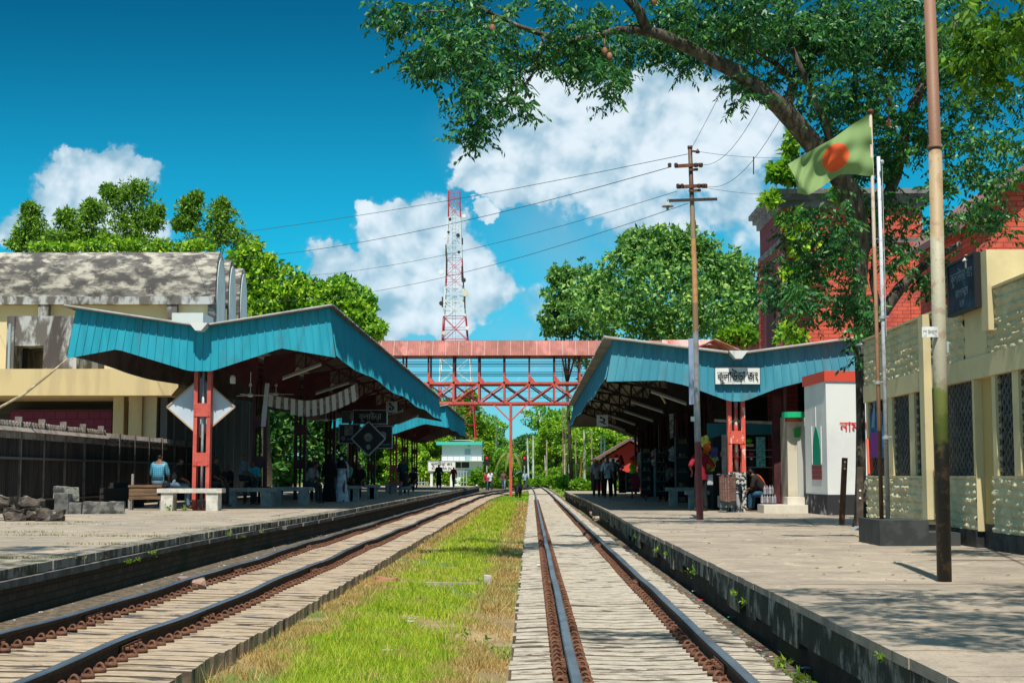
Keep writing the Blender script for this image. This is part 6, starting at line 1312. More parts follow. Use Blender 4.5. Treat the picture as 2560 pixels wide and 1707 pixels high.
# clumps of foliage: (x, y, Y, rx, ry) in photo pixels at that depth
CL = [(962,26,22.6,38,34),(1008,62,22.6,34,36),(1038,100,22.6,22,24),(1060,18,22.6,52,26),(1130,12,22.7,70,22),(1064,165,22.5,38,26),(1112,95,22.5,44,42),(1165,85,22.6,52,40),(1170,150,22.5,44,24),(1228,86,22.7,42,40),(1258,150,22.7,40,28),(1098,130,22.5,38,34),
 (1215,22,22.8,34,20),(1330,20,23,60,36),(1338,140,23,32,28),(1368,112,23.1,30,34),(1376,44,23.1,52,42),(1436,34,23.3,54,44),(1505,30,23.6,48,42),(1492,98,23.4,44,40),(1470,150,23.3,34,30),(1532,155,23.4,32,26),(1526,215,23.3,30,28),(1462,124,23.3,24,26),
 (1200,232,22.5,34,28),(1222,266,22.4,46,26),(1298,264,22.6,22,16),(1166,320,22.3,32,26),(1206,312,22.3,26,14),(1250,196,22.6,30,22),(1180,215,22.5,20,20),
 (1640,10,24,60,22),(1690,30,24,60,34),(1760,60,24.2,60,44),(1830,40,24.4,80,50),(1900,90,24.6,70,60),(1870,160,25,40,34),(1850,234,24.6,22,22),(1980,60,25,90,70),(2070,40,25.4,80,70),(2140,100,25.6,80,80),(2040,150,25.2,80,70),(1965,190,25.2,50,40),(1920,30,24.8,70,50),
 (2110,210,25.8,80,70),(2050,250,25.6,60,50),(2170,290,26,70,60),(2100,330,26,70,50),(2210,180,26.6,60,60),(2060,370,25.8,40,36),(2200,30,26.6,80,50),(2290,60,27,80,60),(2230,400,26.6,60,60),(2180,440,26.2,60,60),(2260,330,26.8,60,60),(2380,210,27.2,60,60),(2430,130,27.4,70,70),(2350,130,27.2,60,60),(2400,20,27.4,80,40),
 (2480,270,27,70,50),(2520,180,27,60,60),(2540,330,27,40,40),(2400,330,26.8,50,44),(2340,310,26.8,60,50),
 (2420,380,25.6,60,44),(2500,380,25.6,60,50),(2370,450,25.8,50,50),(2450,460,25.6,60,50),(2530,460,25.4,50,50),(2360,540,25.8,44,44),(2430,560,25.4,50,36),(2500,540,25,40,34),
 (2050,520,25.4,50,44),(2110,560,25.4,50,50),(2040,600,25.3,60,44),(2000,640,25.2,44,36),(2100,640,25.4,60,50),(2060,690,25.3,60,44),(1975,700,25.2,44,34),(2000,750,25.2,44,30),(2040,780,25.2,36,30),(2110,740,25.4,44,50),(2130,830,25.6,26,50),(2120,700,25.4,44,50),(2200,520,26,50,50),(2260,600,26.2,50,50),(2220,650,26.2,40,40),(2290,540,26.2,44,44),(1950,730,25.2,28,20),
 (2170,760,25.8,34,40),(2390,650,25.8,34,26),(2345,700,26,26,26)]
cl = [(tuple(P(x, y, Y)), (rx*Y/F, .9 + .5*(rx/70.), ry*Y/F)) for x, y, Y, rx, ry in CL]
def hero(cl, name, par, m, origin, dens, seed_shell=.0):
    PP, DD = [], []
    for (c, r) in cl:
        vol = r[0]*r[2]; ns = max(5, int(vol*dens)); cl_ = ellpts(c, r, max(2, ns//12), 0); cs = np.repeat(cl_, 12, 0); cs = cs + NR.normal(size=cs.shape)*np.array([.15,.15,.12])
        # each spray: a hanging twig with pinnate drooping leaflets
        for q in cs:
            ax = unit(np.array([[NR.normal(), NR.normal(), -.15+.4*NR.normal()]]))[0]; k = 13; tt_ = np.linspace(0, .34, k)[:, None]
            tw = q + ax*tt_ + np.array([0,0,-1.])*tt_**2*.8; sd_ = unit(np.cross(np.tile(ax, (k, 1)), [[0,0,1.]])) * np.where(np.arange(k) % 2, 1, -1)[:, None]
            PP.append(tw); DD.append(sd_*.8 + ax*.4 + np.array([0,0,-.75]) + .25*NR.normal(size=(k, 3)))
    PP = np.vstack(PP); DD = np.vstack(DD); n = len(PP)
    return leaves(name, PP, DD,   .12*(.7+.6*NR.random(n)), .046*(.7+.6*NR.random(n)), par, m, origin)
hero(cl, 'crown', root, L_HERO, B0, 340)
FR = mat('fruit_brown', (.28,.13,.08), (.20,.09,.05), 8, rough=.7); t0 = None
for (x, y, Y) in ((1231,72,22.2),(1376,95,22.6),(1512,129,22.9),(1524,142,22.9),(2222,308,25),(1636,3,23.3)):
    t = MB(); c_ = P(x, y, Y); t.ball(c_, .058, 10, (.85,.85,1.25)); t.tube([c_+Vector((0,0,.06)), c_+Vector((0,.02,.22))], .008, 5); t.build('fruit', FR, root, smooth=True)
# lime shoots
r = thing('vine', 'bright lime creeper growing on top of the brick tower corner', 'vine', P(1960, 450, YT-.5)); crown_mesh('foliage', [(tuple(P(x, y, YT-.4)), (rx*YT/F, .4, ry*YT/F)) for x, y, rx, ry in ((1950,430,30,26),(1985,440,26,22),(1965,415,20,18),(1975,360,12,40),(2110,480,30,30))], 40, .26, .16, r, L_LIME, P(1960, 450, YT-.5), npl=8)
r = thing('sapling', 'leafy sapling sprouting on the brick tower wall near its pipe', 'plant', P(1990, 720, YT-.6)); crown_mesh('foliage', [(tuple(P(x, y, YT-.6)), (rx*YT/F, .4, ry*YT/F)) for x, y, rx, ry in ((1985,560,40,40),(2010,620,40,30),(1925,500,12,14),(1985,690,40,24),(1960,830,20,16),(1990,845,20,12))], 36, .28, .13, r, L_YG, P(1990, 720, YT-.6), npl=8)
t = MB(); t.tube([P(2200,60,21)+Vector((3,0,0)), P(2200,60,21)+Vector((3.2,0,1))], .02); 
N0 = Vector((8.2, 12.5, PZ)); r = thing('tree', 'nearer tree with lime green feathery leaves at the top right corner', 'tree', N0)
t = MB(); t.tube([N0, N0+Vector((-.1,.0,2)), N0+Vector((-.4,.1,4.2)), N0+Vector((-1.4,-.4,6.3))], [.3,.22,.18,.08], 10); t.tube([N0+Vector((-.4,.1,4.2)), N0+Vector((-2.4,.5,5.2)), N0+Vector((-4.2,.2,6.))], [.14,.09,.04], 8); t.build('trunk', BARKD, r, smooth=True)
YN = 14.5
hero([(tuple(P(x, y, YN)), (rx*YN/F, .7, ry*YN/F)) for x, y, rx, ry in ((2520,30,90,50),(2570,100,70,60),(2480,90,50,34),(2520,130,40,30),(2470,20,40,40),(2620,20,60,90))], 'crown', r, leafmat('lime_dark_leaf', [(.02,.09,.005),(.07,.19,.008),(.15,.29,.01)], .4), N0, 190)
# shading foliage of the near tree, above the picture, throws the streaked shade on the platform
S_CL = [((x_, y_, z_), (rx, ry, .4)) for x_, y_, z_, rx, ry in ((2.3,5.7,6.8,.85,.32),(1.9,6.3,6.8,.6,.18),(2.9,6.6,6.8,.7,.34),(2.2,7.0,6.9,.7,.14),(3.4,7.3,6.9,.8,.34),(2.5,7.7,6.9,.55,.12),(3.3,8.1,6.9,.9,.2),(4.3,8.3,6.9,.9,.3),(2.1,8.3,7.0,.5,.08),(3.9,9.0,7.0,.5,.1),(2.6,5.0,6.6,.9,.14),(1.7,5.3,6.6,.5,.08),(.5,8.4,7.2,.5,.06),(1.0,8.25,7.2,.3,.06),(4.6,7.4,6.8,1.0,.7),(5.5,6.5,6.8,1.5,.9))]
hero(S_CL, 'crown', r, leafmat('shade_leaf', [(.01,.05,.012),(.03,.10,.015)], .25), N0, 165)
t = MB(); t.tube([N0+Vector((-1.4,-.4,6.3)), N0+Vector((-3.2,-5.,6.1)), N0+Vector((-6,-5,6.6))], [.08,.05,.02], 6); t.tube([N0+Vector((-1.4,-.4,6.3)), N0+Vector((-2.2,-6.2,6.2))], [.07,.03], 6); t.build('branch', BARKD, r, smooth=True)
# shade over the grass and the middle of the right platform comes from the crown of the big tree; an out of frame part of it:
hero([((x_, y_, z_), (rx, ry, .4)) for x_, y_, z_, rx, ry in ((-1.2,26.2,9.4,.9,.2),(1.0,26.8,9.5,1.2,.35),(3.2,26.4,9.6,1.4,.4),(5.4,25.6,9.5,1.5,.6),(7.5,25.5,9.3,1.5,.7),(3.,24.6,9.6,1.,.15))], 'crown', root, L_HERO, B0, 420)
N1 = Vector((-9.5, 11.5, PZ)); r = thing('tree', 'tree outside the left edge whose twigs shade the left platform', 'tree', N1); t = MB(); t.tube([N1, N1+Vector((.2,.3,3.5)), N1+Vector((1.6,.8,6)), N1+Vector((3.4,1.4,6.9))], [.25,.2,.12,.04], 8); t.build('trunk', BARKD, r, smooth=True)
hero([((x_, y_, z_), (rx, ry, .35)) for x_, y_, z_, rx, ry in ((-6.3,11.9,7.2,.7,.12),(-6.9,12.6,7.2,.8,.2),(-6.2,13.3,7.3,.6,.1),(-7.2,14.3,7.4,1.,.2),(-6.5,15.0,7.5,.5,.1),(-8.2,12.8,7.2,1.,.9))], 'crown', r, L_HERO, N1, 260)
# ---- generic trees
def tree(label, px_, Y, clumps, m, per, leaf, lw, z0=.05, group=None, npl=12, spray=.5, hang=.3, bark=BARKD, tw=.25, name='tree', dens=1., shell=.6, airy=False):
    # clumps: photo pixels at that depth
    q_ = P(px_, 1200, Y); B_ = Vector((q_.x, Y, z0)); r = thing(name, label, 'tree', B_, group)
    c3 = [(tuple(P(x, y, Y) + Vector((0, dy, 0))), (rx*Y/F, max(rx, ry)*.8*Y/F, ry*Y/F)) for x, y, rx, ry, dy in clumps]
    crown_mesh('crown', c3, per, leaf, lw, r, m, B_, spray, hang, npl, dens=dens, shell=shell, airy=airy)
    t = MB(); mid = Vector(c3[0][0]); fork = Vector((B_.x*.6+mid.x*.4, Y, B_.z + (mid.z-B_.z)*.55)); t.tube([B_, B_.lerp(fork, .5), fork], [tw, tw*.8, tw*.65], 8)
    for c_, r_ in c3[:7]: t.tube([fork, fork.lerp(Vector(c_), .5)+Vector((0,0,.3)), Vector(c_)], [tw*.5, tw*.3, tw*.1], 6)
    t.build('trunk', bark, r, smooth=True); return r
tree('broad round crowned tree beyond the footbridge, behind the utility pole', 1640, 115, [(1640,650,90,60,0),(1560,700,80,70,3),(1720,660,80,60,2),(1790,700,80,70,0),(1500,760,70,60,2),(1640,740,110,70,-3),(1760,780,110,60,-2),(1860,720,50,70,2),(1560,800,90,60,-2),(1850,800,60,50,0),(1680,600,60,36,1),(1600,610,50,30,1),(1740,625,50,30,1),(1830,680,44,40,1),(1690,820,80,40,-3)], L_MID, 120, .40, .25, npl=20, spray=1.1, tw=.26, airy=True, shell=.6, dens=.72)
tree('smaller paler tree left of the broad one beyond the footbridge', 1430, 122, [(1400,740,40,36,0),(1450,700,40,36,1),(1430,780,60,50,0),(1480,760,40,40,0),(1385,800,28,40,0),(1500,700,30,30,1),(1400,690,24,20,0),(1465,815,50,34,0),(1505,900,60,40,0)], L_MID, 90, .40, .25, npl=16, spray=1.0, tw=.2, airy=True, shell=.6, dens=.7)
tree('small lime tree at the foot of the broad tree by the brick tower', 1860, 95, [(1845,830,34,22,0),(1870,845,30,18,0),(1820,845,24,14,0)], L_LIME, 50, .4, .26, npl=10, spray=.6)
tree('bright yellow green tree right of the barrel vaults', 700, 88, [(650,690,50,50,0),(620,650,40,30,0),(700,740,60,60,0),(760,750,60,50,1),(820,750,44,44,1),(870,790,44,40,1),(680,800,70,50,0),(910,820,36,28,1),(780,820,90,40,1),(640,760,50,60,0)], L_YG, 120, .36, .21, npl=18, spray=.9, tw=.35, airy=True, shell=.5)
tree('dark leaved tree right of the yellow green one behind the left canopy', 880, 96, [(850,720,44,30,0),(905,760,36,40,0),(930,820,30,30,0),(860,770,40,40,0)], L_FOR, 100, .34, .2, npl=14, spray=.8)
FE = dict(per=60, leaf=.30, lw=.12, npl=14, spray=.7, hang=.1, tw=.16, shell=.2, airy=True, dens=1.3)
tree('feathery tree at the far left above the vaulted roof', 90, 98, [(78,545,26,22,0),(60,585,30,24,0),(100,590,36,30,0),(45,612,24,14,0),(110,620,44,20,0),(75,520,14,12,0)], L_FEA, **FE)
tree('feathery tree with two tufts, second from the left above the vaults', 200, 100, [(165,545,22,24,0),(215,550,40,30,0),(235,525,28,22,0),(190,590,44,30,0),(225,515,14,10,0),(240,600,40,24,0),(150,600,26,20,0)], L_FEA, **FE)
tree('tallest airy round topped tree above the vaulted roof', 335, 102, [(300,495,40,30,0),(345,475,34,24,0),(360,540,40,36,0),(315,555,40,34,0),(275,480,20,16,0),(340,600,44,26,0),(385,560,24,22,0),(390,530,16,14,0)], L_FEA, **FE)
tree('airy forked tree leaning right above the barrel vault ends', 520, 100, [(475,515,24,26,0),(470,550,30,30,0),(550,540,34,34,0),(520,590,50,30,0),(570,585,40,30,0),(490,495,14,12,0),(620,610,36,20,0),(450,560,16,14,0),(555,515,18,16,0)], L_FEA, **FE)
tree('low spreading leafy tree just above the ridge of the front vault', 300, 90, [(270,615,60,18,0),(340,620,60,14,0),(420,618,50,14,0),(200,622,50,12,0),(120,624,50,12,0),(500,620,40,14,0)], L_YG, 44, .34, .2, npl=10, spray=.6, name='tree')
GT = 'dark trees behind the left canopy'
for k, (x, Y, lb) in enumerate(((700,84,'dark tree behind the second and third posts of the left canopy'),(770,90,'dark tree behind the third post of the left canopy'),(840,98,'dark tree behind the hanging posters'),(900,108,'dark tree behind the small posts right of the posters'),(650,80,'dark tree just right of the building side wall'))):
    tree(lb, x, Y, [(x-30,1060,40,50,0),(x+30,1080,40,50,1),(x,1130,50,50,0),(x,1010,40,50,0),(x+10,1180,50,30,0)], L_FORD, 60, .42, .22, group=GT, npl=12, spray=.8)
t = MB(); t.tube([P(668,1215,72), P(667,1130,72), P(664,1060,72), P(668,960,72)], [.26,.22,.2,.16], 10); r = thing('palm_tree', 'pale smooth palm trunk beside the second left post', 'tree', P(668,1215,72)); t.build('trunk', mat('palm_bark', (.42,.36,.28), (.25,.21,.17), 5, st=(1,1,4)), r, smooth=True)
t = MB()
for k in range(11):
    a_ = k*.571; q_ = P(668,955,72); d_ = Vector((math.cos(a_), math.sin(a_), 0)); pts = [q_ + d_*s_ + Vector((0,0,.9*s_-.42*s_*s_)) for s_ in (0,.7,1.4,2.1,2.8)]; side = Vector((-d_.y, d_.x, 0))
    for p_, w_ in zip(pts, (.1,.35,.45,.4,.1)): t.v += [tuple(p_-side*w_-Vector((0,0,w_*.5))), tuple(p_), tuple(p_+side*w_-Vector((0,0,w_*.5)))]
    b_ = len(t.v)-15
    for i in range(4):
        for j in range(2): t.f.append([b_+i*3+j, b_+i*3+j+1, b_+i*3+j+4, b_+i*3+j+3]); t.mi.append(0)
t.build('crown', L_FORD, r)
# ---- far wood beyond the bridge
wood = []
rr = random.Random(21)
rows = [(300, 985, 60, L_FORD), (265, 1010, 55, L_FOR), (235, 1040, 55, L_FOR), (205, 1085, 50, L_YG)]
protos = {}
def proto(kind, m, seed):
    global NR
    NR = np.random.default_rng(seed); r = thing('tree', '', 'tree', (0, 0, 0)); rq = random.Random(seed)
    c3 = [((rq.uniform(-2.6,2.6), rq.uniform(-2,2), rq.uniform(4.5,9.5)), (rq.uniform(1.2,2.2), rq.uniform(1.2,2.0), rq.uniform(1.,1.9))) for _ in range(9)] + [((rq.uniform(-2,2), rq.uniform(-1,1), rq.uniform(1.8,4)), (1.6,1.5,1.3)) for _ in range(3)]
    crown_mesh('crown', c3, 46, .42, .26, r, m, (0,0,0), .8, .2, 16)
    t = MB(); t.tube([(0,0,0),(.1,0,2.5),(0,.1,5)], [.28,.22,.15], 8); [t.tube([(0,.1,4), Vector(c[0])], [.1,.04], 5) for c in c3[:5]]; t.build('trunk', BARKD, r, smooth=True); return r
PR = [proto('a', L_FOR, 31), proto('b', L_YG, 32), proto('c', L_FORD, 33)]
used = set(); spots = []
for Y, ytop, step in ((300, 1010, 62), (262, 1032, 58), (228, 1056, 52)):
    x = 930
    while x < 1600:
        spots.append((x + rr.uniform(-14, 14), Y + rr.uniform(-8, 8), ytop + rr.uniform(-22, 26) + (46 if 1185 < x < 1350 else 0))); x += step
spots += [(1125, 232, 990), (1165, 240, 1010), (1120, 236, 960), (1060, 225, 1090), (1030, 170, 1110), (1000, 150, 1085), (960, 150, 1075), (1262, 205, 1110), (1205, 218, 1090), (1390, 200, 1060), (1440, 190, 1030), (1490, 160, 1060), (1520, 150, 1050), (1555, 150, 1060), (1600, 150, 1050), (1190, 240, 1050), (1420, 230, 1005), (1330, 260, 1075), (1470, 210, 1020)]
spots.sort()
for k, (x, Y, yt) in enumerate(spots):
    q_ = P(x, yt, Y); hgt = q_.z - .05; s_ = hgt / 11.2; ki = (1 if rr.random() < .7 else 0) if Y < 250 else (2 if rr.random() < .35 else 0)
    if Y < 205: ki = 1
    nth = k + 1
    sfx = 'th' if 10 < nth % 100 < 14 else {1: 'st', 2: 'nd', 3: 'rd'}.get(nth % 10, 'th')
    lab = '%s tree, %d%s from the left in the far wood beyond the footbridge' % (('mid green', 'bright yellow green', 'dark green')[ki], nth, sfx)
    src = PR[ki]; loc = (q_.x, Y, .03)
    w_ = s_ * (1.0 if Y > 200 else 1.15)
    if ki not in used: used.add(ki); o = src; o.location = loc; o.rotation_euler = (0,0,rr.uniform(0,6)); o.scale = (w_, w_, s_); o['label'] = lab
    else: o = copytree(src, loc, rr.uniform(0,6), lab, None, (w_, w_, s_))
    o['group'] = 'trees of the far wood'
for k_, o in enumerate(PR):
    if k_ not in used:
        for ch in [x for x in bpy.data.objects if x.parent == o]: bpy.data.objects.remove(ch)
        bpy.data.objects.remove(o)
NR = np.random.default_rng(77)
# palm in the middle
q_ = P(1276, 1200, 150); r = thing('palm_tree', 'drooping yellow green palm behind the footbridge support', 'tree', (q_.x, 150, .05)); t = MB(); t.tube([(q_.x,150,.05),(q_.x+.1,150,2.),(q_.x,150,3.4)], [.2,.17,.14], 8); t.build('trunk', BARK, r)
t = MB()
for k in range(13):
    a_ = k*.483; c_ = Vector((q_.x, 150, 3.3)); d_ = Vector((math.cos(a_), math.sin(a_), 0)); side = Vector((-d_.y, d_.x, 0)); L_ = .55+.14*(k%3)
    pts = [c_ + d_*s_*L_ + Vector((0,0,1.3*s_-.75*s_*s_)) for s_ in (0,.5,1.,1.6,2.1,2.5)]
    for p_, w_ in zip(pts, (.03,.16,.22,.22,.15,.03)): t.v += [tuple(p_-side*w_-Vector((0,0,w_*.7))), tuple(p_), tuple(p_+side*w_-Vector((0,0,w_*.7)))]
    b_ = len(t.v)-18
    for i in range(5):
        for j in range(2): t.f.append([b_+i*3+j, b_+i*3+j+1, b_+i*3+j+4, b_+i*3+j+3]); t.mi.append(0)
t.build('crown', leafmat('palm_leaf', [(.10,.16,.02),(.25,.28,.04)], .35), r)
# bushes
for k, (x, Y, y_, rx, ry, lb, mm) in enumerate(((1060,122,1165,30,34,'bright shrub left of the station name board',L_YG),(1108,126,1190,24,18,'small shrub right of the dark tunic person',L_YG),(1165,150,1205,16,10,'low green plant before the white cabin',L_YG),(1195,150,1190,16,28,'thin lime shrub right of the white cabin',L_LIME),(1240,150,1205,24,14,'low lime shrub left of the bridge support',L_LIME),(1282,150,1205,20,14,'low lime shrub right of the bridge support',L_LIME),
    (1350,165,1205,26,14,'lime bush beyond the end of the tracks',L_LIME),(1390,150,1205,28,18,'broad lime bush among the bare poles',L_LIME),(1420,130,1208,30,20,'largest lime bush before the right platform end',L_LIME),(1450,118,1212,24,16,'lime bush close to the right platform end',L_LIME),(1375,180,1190,28,22,'tall lime bush behind the bare poles',L_LIME),(1320,180,1207,20,8,'low strip of lime shrub where the tracks meet',L_LIME),(1545,88,1195,12,8,'tiny shrub left of the red gabled house',L_YG))):
    c_ = P(x, y_, Y); r = thing('bush', lb, 'bush', (c_.x, Y, .1)); crown_mesh('foliage', [(tuple(c_), (rx*Y/F, rx*Y/F*.8, ry*Y/F)), ((c_.x+rx*Y/F*.6, Y, c_.z*.7), (rx*Y/F*.5, .6, ry*Y/F*.6))], 70, .30, .18, r, mm, (c_.x, Y, .1), .4, .0, 10)
# ================================================================ telecom tower, cabin, poles
YTW = 225.; RED = mat('tower_red', (.50,.04,.05)); WHT = mat('tower_white', (.70,.74,.76)); root = thing('telecom_tower', 'tall red and white lattice telecom tower with dish antennas', 'tower', (P(1138,1185,YTW).x, YTW, 0))
lv = [(476,1121,1149),(508,1120.5,1149.5),(543,1120,1150.5),(578,1119,1151.5),(613,1117.5,1153),(645,1116,1154.5),(681,1115,1156),(717,1113,1158),(752,1111.5,1160.5),(790,1108.5,1163.5),(847,1105,1168),(894,1101,1174),(957,1098,1178),(1020,1094,1183),(1100,1090,1188),(1185,1086,1193)]
def twc(y0): return WHT if (543 <= y0 < 620 or 700 <= y0 < 785 or 890 <= y0 < 950 or y0 >= 1050) else RED
parts_ = {}
for (y0_, l0, r0), (y1_, l1, r1) in zip(lv, lv[1:]):
    m_ = twc(y0_); nm = 'lattice_section'; t = MB(); A = P(l0, y0_, YTW); B_ = P(r0, y0_, YTW); C_ = P(l1, y1_, YTW); D_ = P(r1, y1_, YTW); w0, w1 = B_.x-A.x, D_.x-C_.x; th = .075 if y0_ < 700 else .12
    top_ = [A, B_, B_+Vector((0,w0,0)), A+Vector((0,w0,0))]; bt_ = [C_, D_, D_+Vector((0,w1,0)), C_+Vector((0,w1,0))]
    for k in range(4):
        t.bar(top_[k], bt_[k], th*1.4, th*1.4); t.bar(top_[k], top_[(k+1)%4], th*.8, th*.8); mt = (top_[k]+top_[(k+1)%4])/2; mb = (bt_[k]+bt_[(k+1)%4])/2; cc = (mt+mb)/2
        t.bar(top_[k], cc, th*.7, th*.7); t.bar(top_[(k+1)%4], cc, th*.7, th*.7); t.bar(bt_[k], cc, th*.7, th*.7); t.bar(bt_[(k+1)%4], cc, th*.7, th*.7); t.bar((top_[k]+bt_[k])/2, (top_[(k+1)%4]+bt_[(k+1)%4])/2, th*.6, th*.6)
    t.build('lattice_section', m_, root)
t = MB(); [t.bar(P(x, 500, YTW+1), P(x, 1100, YTW+2.5), .05, .05) for x in (1131, 1139)]
for y in range(510, 1100, 9): t.bar(P(1131, y, YTW+1.5), P(1139, y, YTW+1.5), .05, .05)
t.build('ladder', mat('ladder_grey', (.35,.40,.44)), root)
for (x, y, r_, mm) in ((1160,540,.32,WHT),(1125,548,.24,BLACKST),(1112,592,.28,WHT),(1145,588,.3,BLACKST),(1103,680,.40,WHT),(1147,630,.22,BLACKST),(1159,700,.36,BLACKST),(1163,733,.5,mat('dish_cream', (.62,.58,.45))),(1103,758,.34,BLACKST),(1168,820,.3,WHT),(1109,832,.3,mat('dish_cream2', (.62,.58,.45))),(1121,580,.2,BLACKST)):
    c_ = P(x, y, YTW-.6); t = MB(); n = 14; t.prism([(c_.x+r_*math.cos(2*math.pi*k/n), c_.y, c_.z+r_*math.sin(2*math.pi*k/n)) for k in range(n)], (0,.35,0)); t.bar(c_+Vector((0,.3,0)), c_+Vector((0,.9,0)), .08,.08); t.build('dish_antenna', mm, root)
for (x, y0_, y1_) in ((1116,640,690),(1155,665,700),(1162,735,770),(1106,742,768),(1115,612,640),(1156,595,612)):
    t = MB(); t.bar(P(x, y0_, YTW-.4), P(x, y1_, YTW-.4), .2, .2); t.build('panel_antenna', BLACKST, root)
Yc = 200.; p, q = P(1105,1112,Yc), P(1204,1213,Yc); root = thing('signal_cabin', 'white two storey signal cabin with green roof edge and balcony', 'building', ((p.x+q.x)/2, Yc, 0))
CW = mat('cabin_white', (.72,.76,.78)); CB = mat('cabin_blue_grey', (.30,.46,.52)); z1_ = P(0,1125,Yc).z; zb1 = P(0,1150,Yc).z; zb2 = P(0,1172,Yc).z
t = MB(); t.box(p.x, q.x, Yc, Yc+5, 0, p.z); t.build('wall', CW, root); t = MB(); t.box(P(1097,0,Yc).x, P(1208,0,Yc).x, Yc-.8, Yc+5.6, p.z, p.z+.45); t.build('roof', mat('cabin_roof_green', (.05,.50,.42)), root)
for a_, c_ in (((1162,1122),(1176,1150)),((1162,1174),(1178,1213)),((1169,1108),(1176,1116))):
    A, C_ = P(*a_, Yc), P(*c_, Yc); t = MB(); t.box(A.x, C_.x, Yc-.05, Yc, C_.z, A.z-.02); t.build('door' if a_[1] > 1110 else 'window', CB, root)
t = MB(); t.box(p.x, q.x+.3, Yc-1.1, Yc-.05, P(0,1151,Yc).z-.12, P(0,1151,Yc).z); t.build('balcony', mat('cabin_balcony', (.45,.55,.58)), root)
t = MB(); zr_ = P(0,1138,Yc).z; zf_ = P(0,1151,Yc).z; t.bar((p.x,Yc-1.08,zr_),(q.x+.3,Yc-1.08,zr_),.06,.06); t.bar((p.x,Yc-1.08,(zr_+zf_)/2),(q.x+.3,Yc-1.08,(zr_+zf_)/2),.04,.04); [t.bar((p.x+k*(q.x-p.x+.3)/7,Yc-1.08,zf_),(p.x+k*(q.x-p.x+.3)/7,Yc-1.08,zr_),.06,.06) for k in range(8)]; t.build('railing', GALV, root)
t = MB(); [t.box(P(x,0,Yc).x, P(x+18,0,Yc).x, Yc-.04, Yc, P(0,1169,Yc).z, P(0,1155,Yc).z) for x in (1138,1158)]; t.build('window_frame', BLACKST, root)
r, (x0, x1, z0, z1) = board('station_name_board', 'white station name board on posts beyond the dark tunic person', 'sign', (1071, 1154), (1137, 1176), 118, .08, WHITE, GALV, .06)
text('কুলাউড়া জং', ((x0+x1)/2, 117.98, z0+.52), .34, BLACKP, r); text('KULAURA JN', ((x0+x1)/2, 117.98, z0+.18), .28, BLACKP, r)
t = MB(); [t.box(x, x+.2, 118.1, 118.25, .1, z1) for x in (x0+.15, x1-.4)]; t.build('post', WHITE, r)
r = thing('platform_fence', 'low white railing fence behind the station name board', 'fence', P(1080, 1205, 128)); t = MB(); z0_ = .3
for x in range(1040, 1170, 7): q_ = P(x, 1200, 128); t.bar((q_.x,128,z0_),(q_.x,128,1.9),.05,.05)
for z in (.9, 1.85): t.bar(P(1040,1200,128)*1 + Vector((0,0,z-P(1040,1200,128).z)), P(1170,1200,128)+Vector((0,0,z-P(1170,1200,128).z)), .05, .05)
t.build('railing', mat('fence_pale', (.45,.48,.48)), r)
# signals
for lb, x, y0_, Y in (('two aspect railway signal showing red near the white cabin', 1217, 1138, 165), ('two aspect railway signal showing red right of the bridge support', 1311, 1138, 165)):
    c_ = P(x, 1150, Y); r = thing('railway_signal', lb, 'signal', (c_.x, Y, .1)); t = MB(); t.tube([(c_.x,Y,.1),(c_.x,Y,c_.z-.6)], .08, 8); t.build('pole', GALV, r)
    for dz, nm in ((.25, 1), (-.35, 0)):
        t = MB(); n = 14; t.prism([(c_.x+.32*math.cos(2*math.pi*k/n), Y-.06, c_.z+dz+.32*math.sin(2*math.pi*k/n)) for k in range(n)], (0,.1,0)); b_ = t.build('target_plate', BLACKP, r)
        t = MB(); t.prism([(c_.x+.13*math.cos(2*math.pi*k/n), Y-.09, c_.z+dz+.13*math.sin(2*math.pi*k/n)) for k in range(n)], (0,.03,0)); m_ = mat('signal_lens_%d_%d' % (nm, x), (.5,.01,.02) if nm else (.02,.02,.02), rough=.2)
        if nm: m_.node_tree.nodes['Principled BSDF'].inputs['Emission Color'].default_value = (1,.02,.03,1); m_.node_tree.nodes['Principled BSDF'].inputs['Emission Strength'].default_value = .5
        t.build('lens', m_, b_)
# bare poles between the bushes
PP_ = [(1318,1322,1095,1216,.0,5,185,(.5,.56,.58)),(1333,1333,1088,1204,0,5,200,(.52,.58,.60)),(1362,1365,1138,1208,0,3.5,190,(.45,.48,.48)),(1367,1366,1100,1212,0,4.5,175,(.40,.34,.28)),(1411,1412,1110,1216,0,4.5,150,(.42,.36,.24)),(1424,1426,1118,1218,0,3.5,140,(.45,.38,.20)),(1429,1430,1110,1218,0,3,140,(.45,.38,.20)),(1439,1441,1092,1222,0,4.5,125,(.33,.26,.18)),(1460,1462,1075,1222,0,6.5,120,(.50,.50,.44)),(1478,1481,1075,1219,0,4.5,115,(.33,.25,.19)),(1456,1446,1130,1221,0,3,122,(.45,.38,.20)),(1422,1423,1160,1200,0,2.5,160,(.4,.5,.55)),(1453,1452,1140,1222,0,4.5,121,(.24,.08,.05)),(1503,1503,1090,1130,0,5,130,(.6,.6,.55)),(1511,1511,1095,1135,0,5,130,(.6,.6,.55)),(1240,1240,1035,1200,0,3,210,(.2,.25,.2))]
LBP = ['slim pale pole right of the red signal','thick pale pole, second right of the signal','short grey pole touching the brown one','brown wooden pole between the two pale groups','thin tan pole just right of the lattice mast','tan bamboo pole left of a close pair','tan bamboo pole right of a close pair','dark tan pole left of the leaning bamboo','thickest pale concrete pole near the right platform end','brown pole nearest the right canopy corner','bamboo pole leaning to the left','short blue pole behind the bushes','reddish pole foot beside the thick pale pole','white pole far right under the canopy, left one','white pole far right under the canopy, right one','faint thin mast above the wood near the telecom tower']
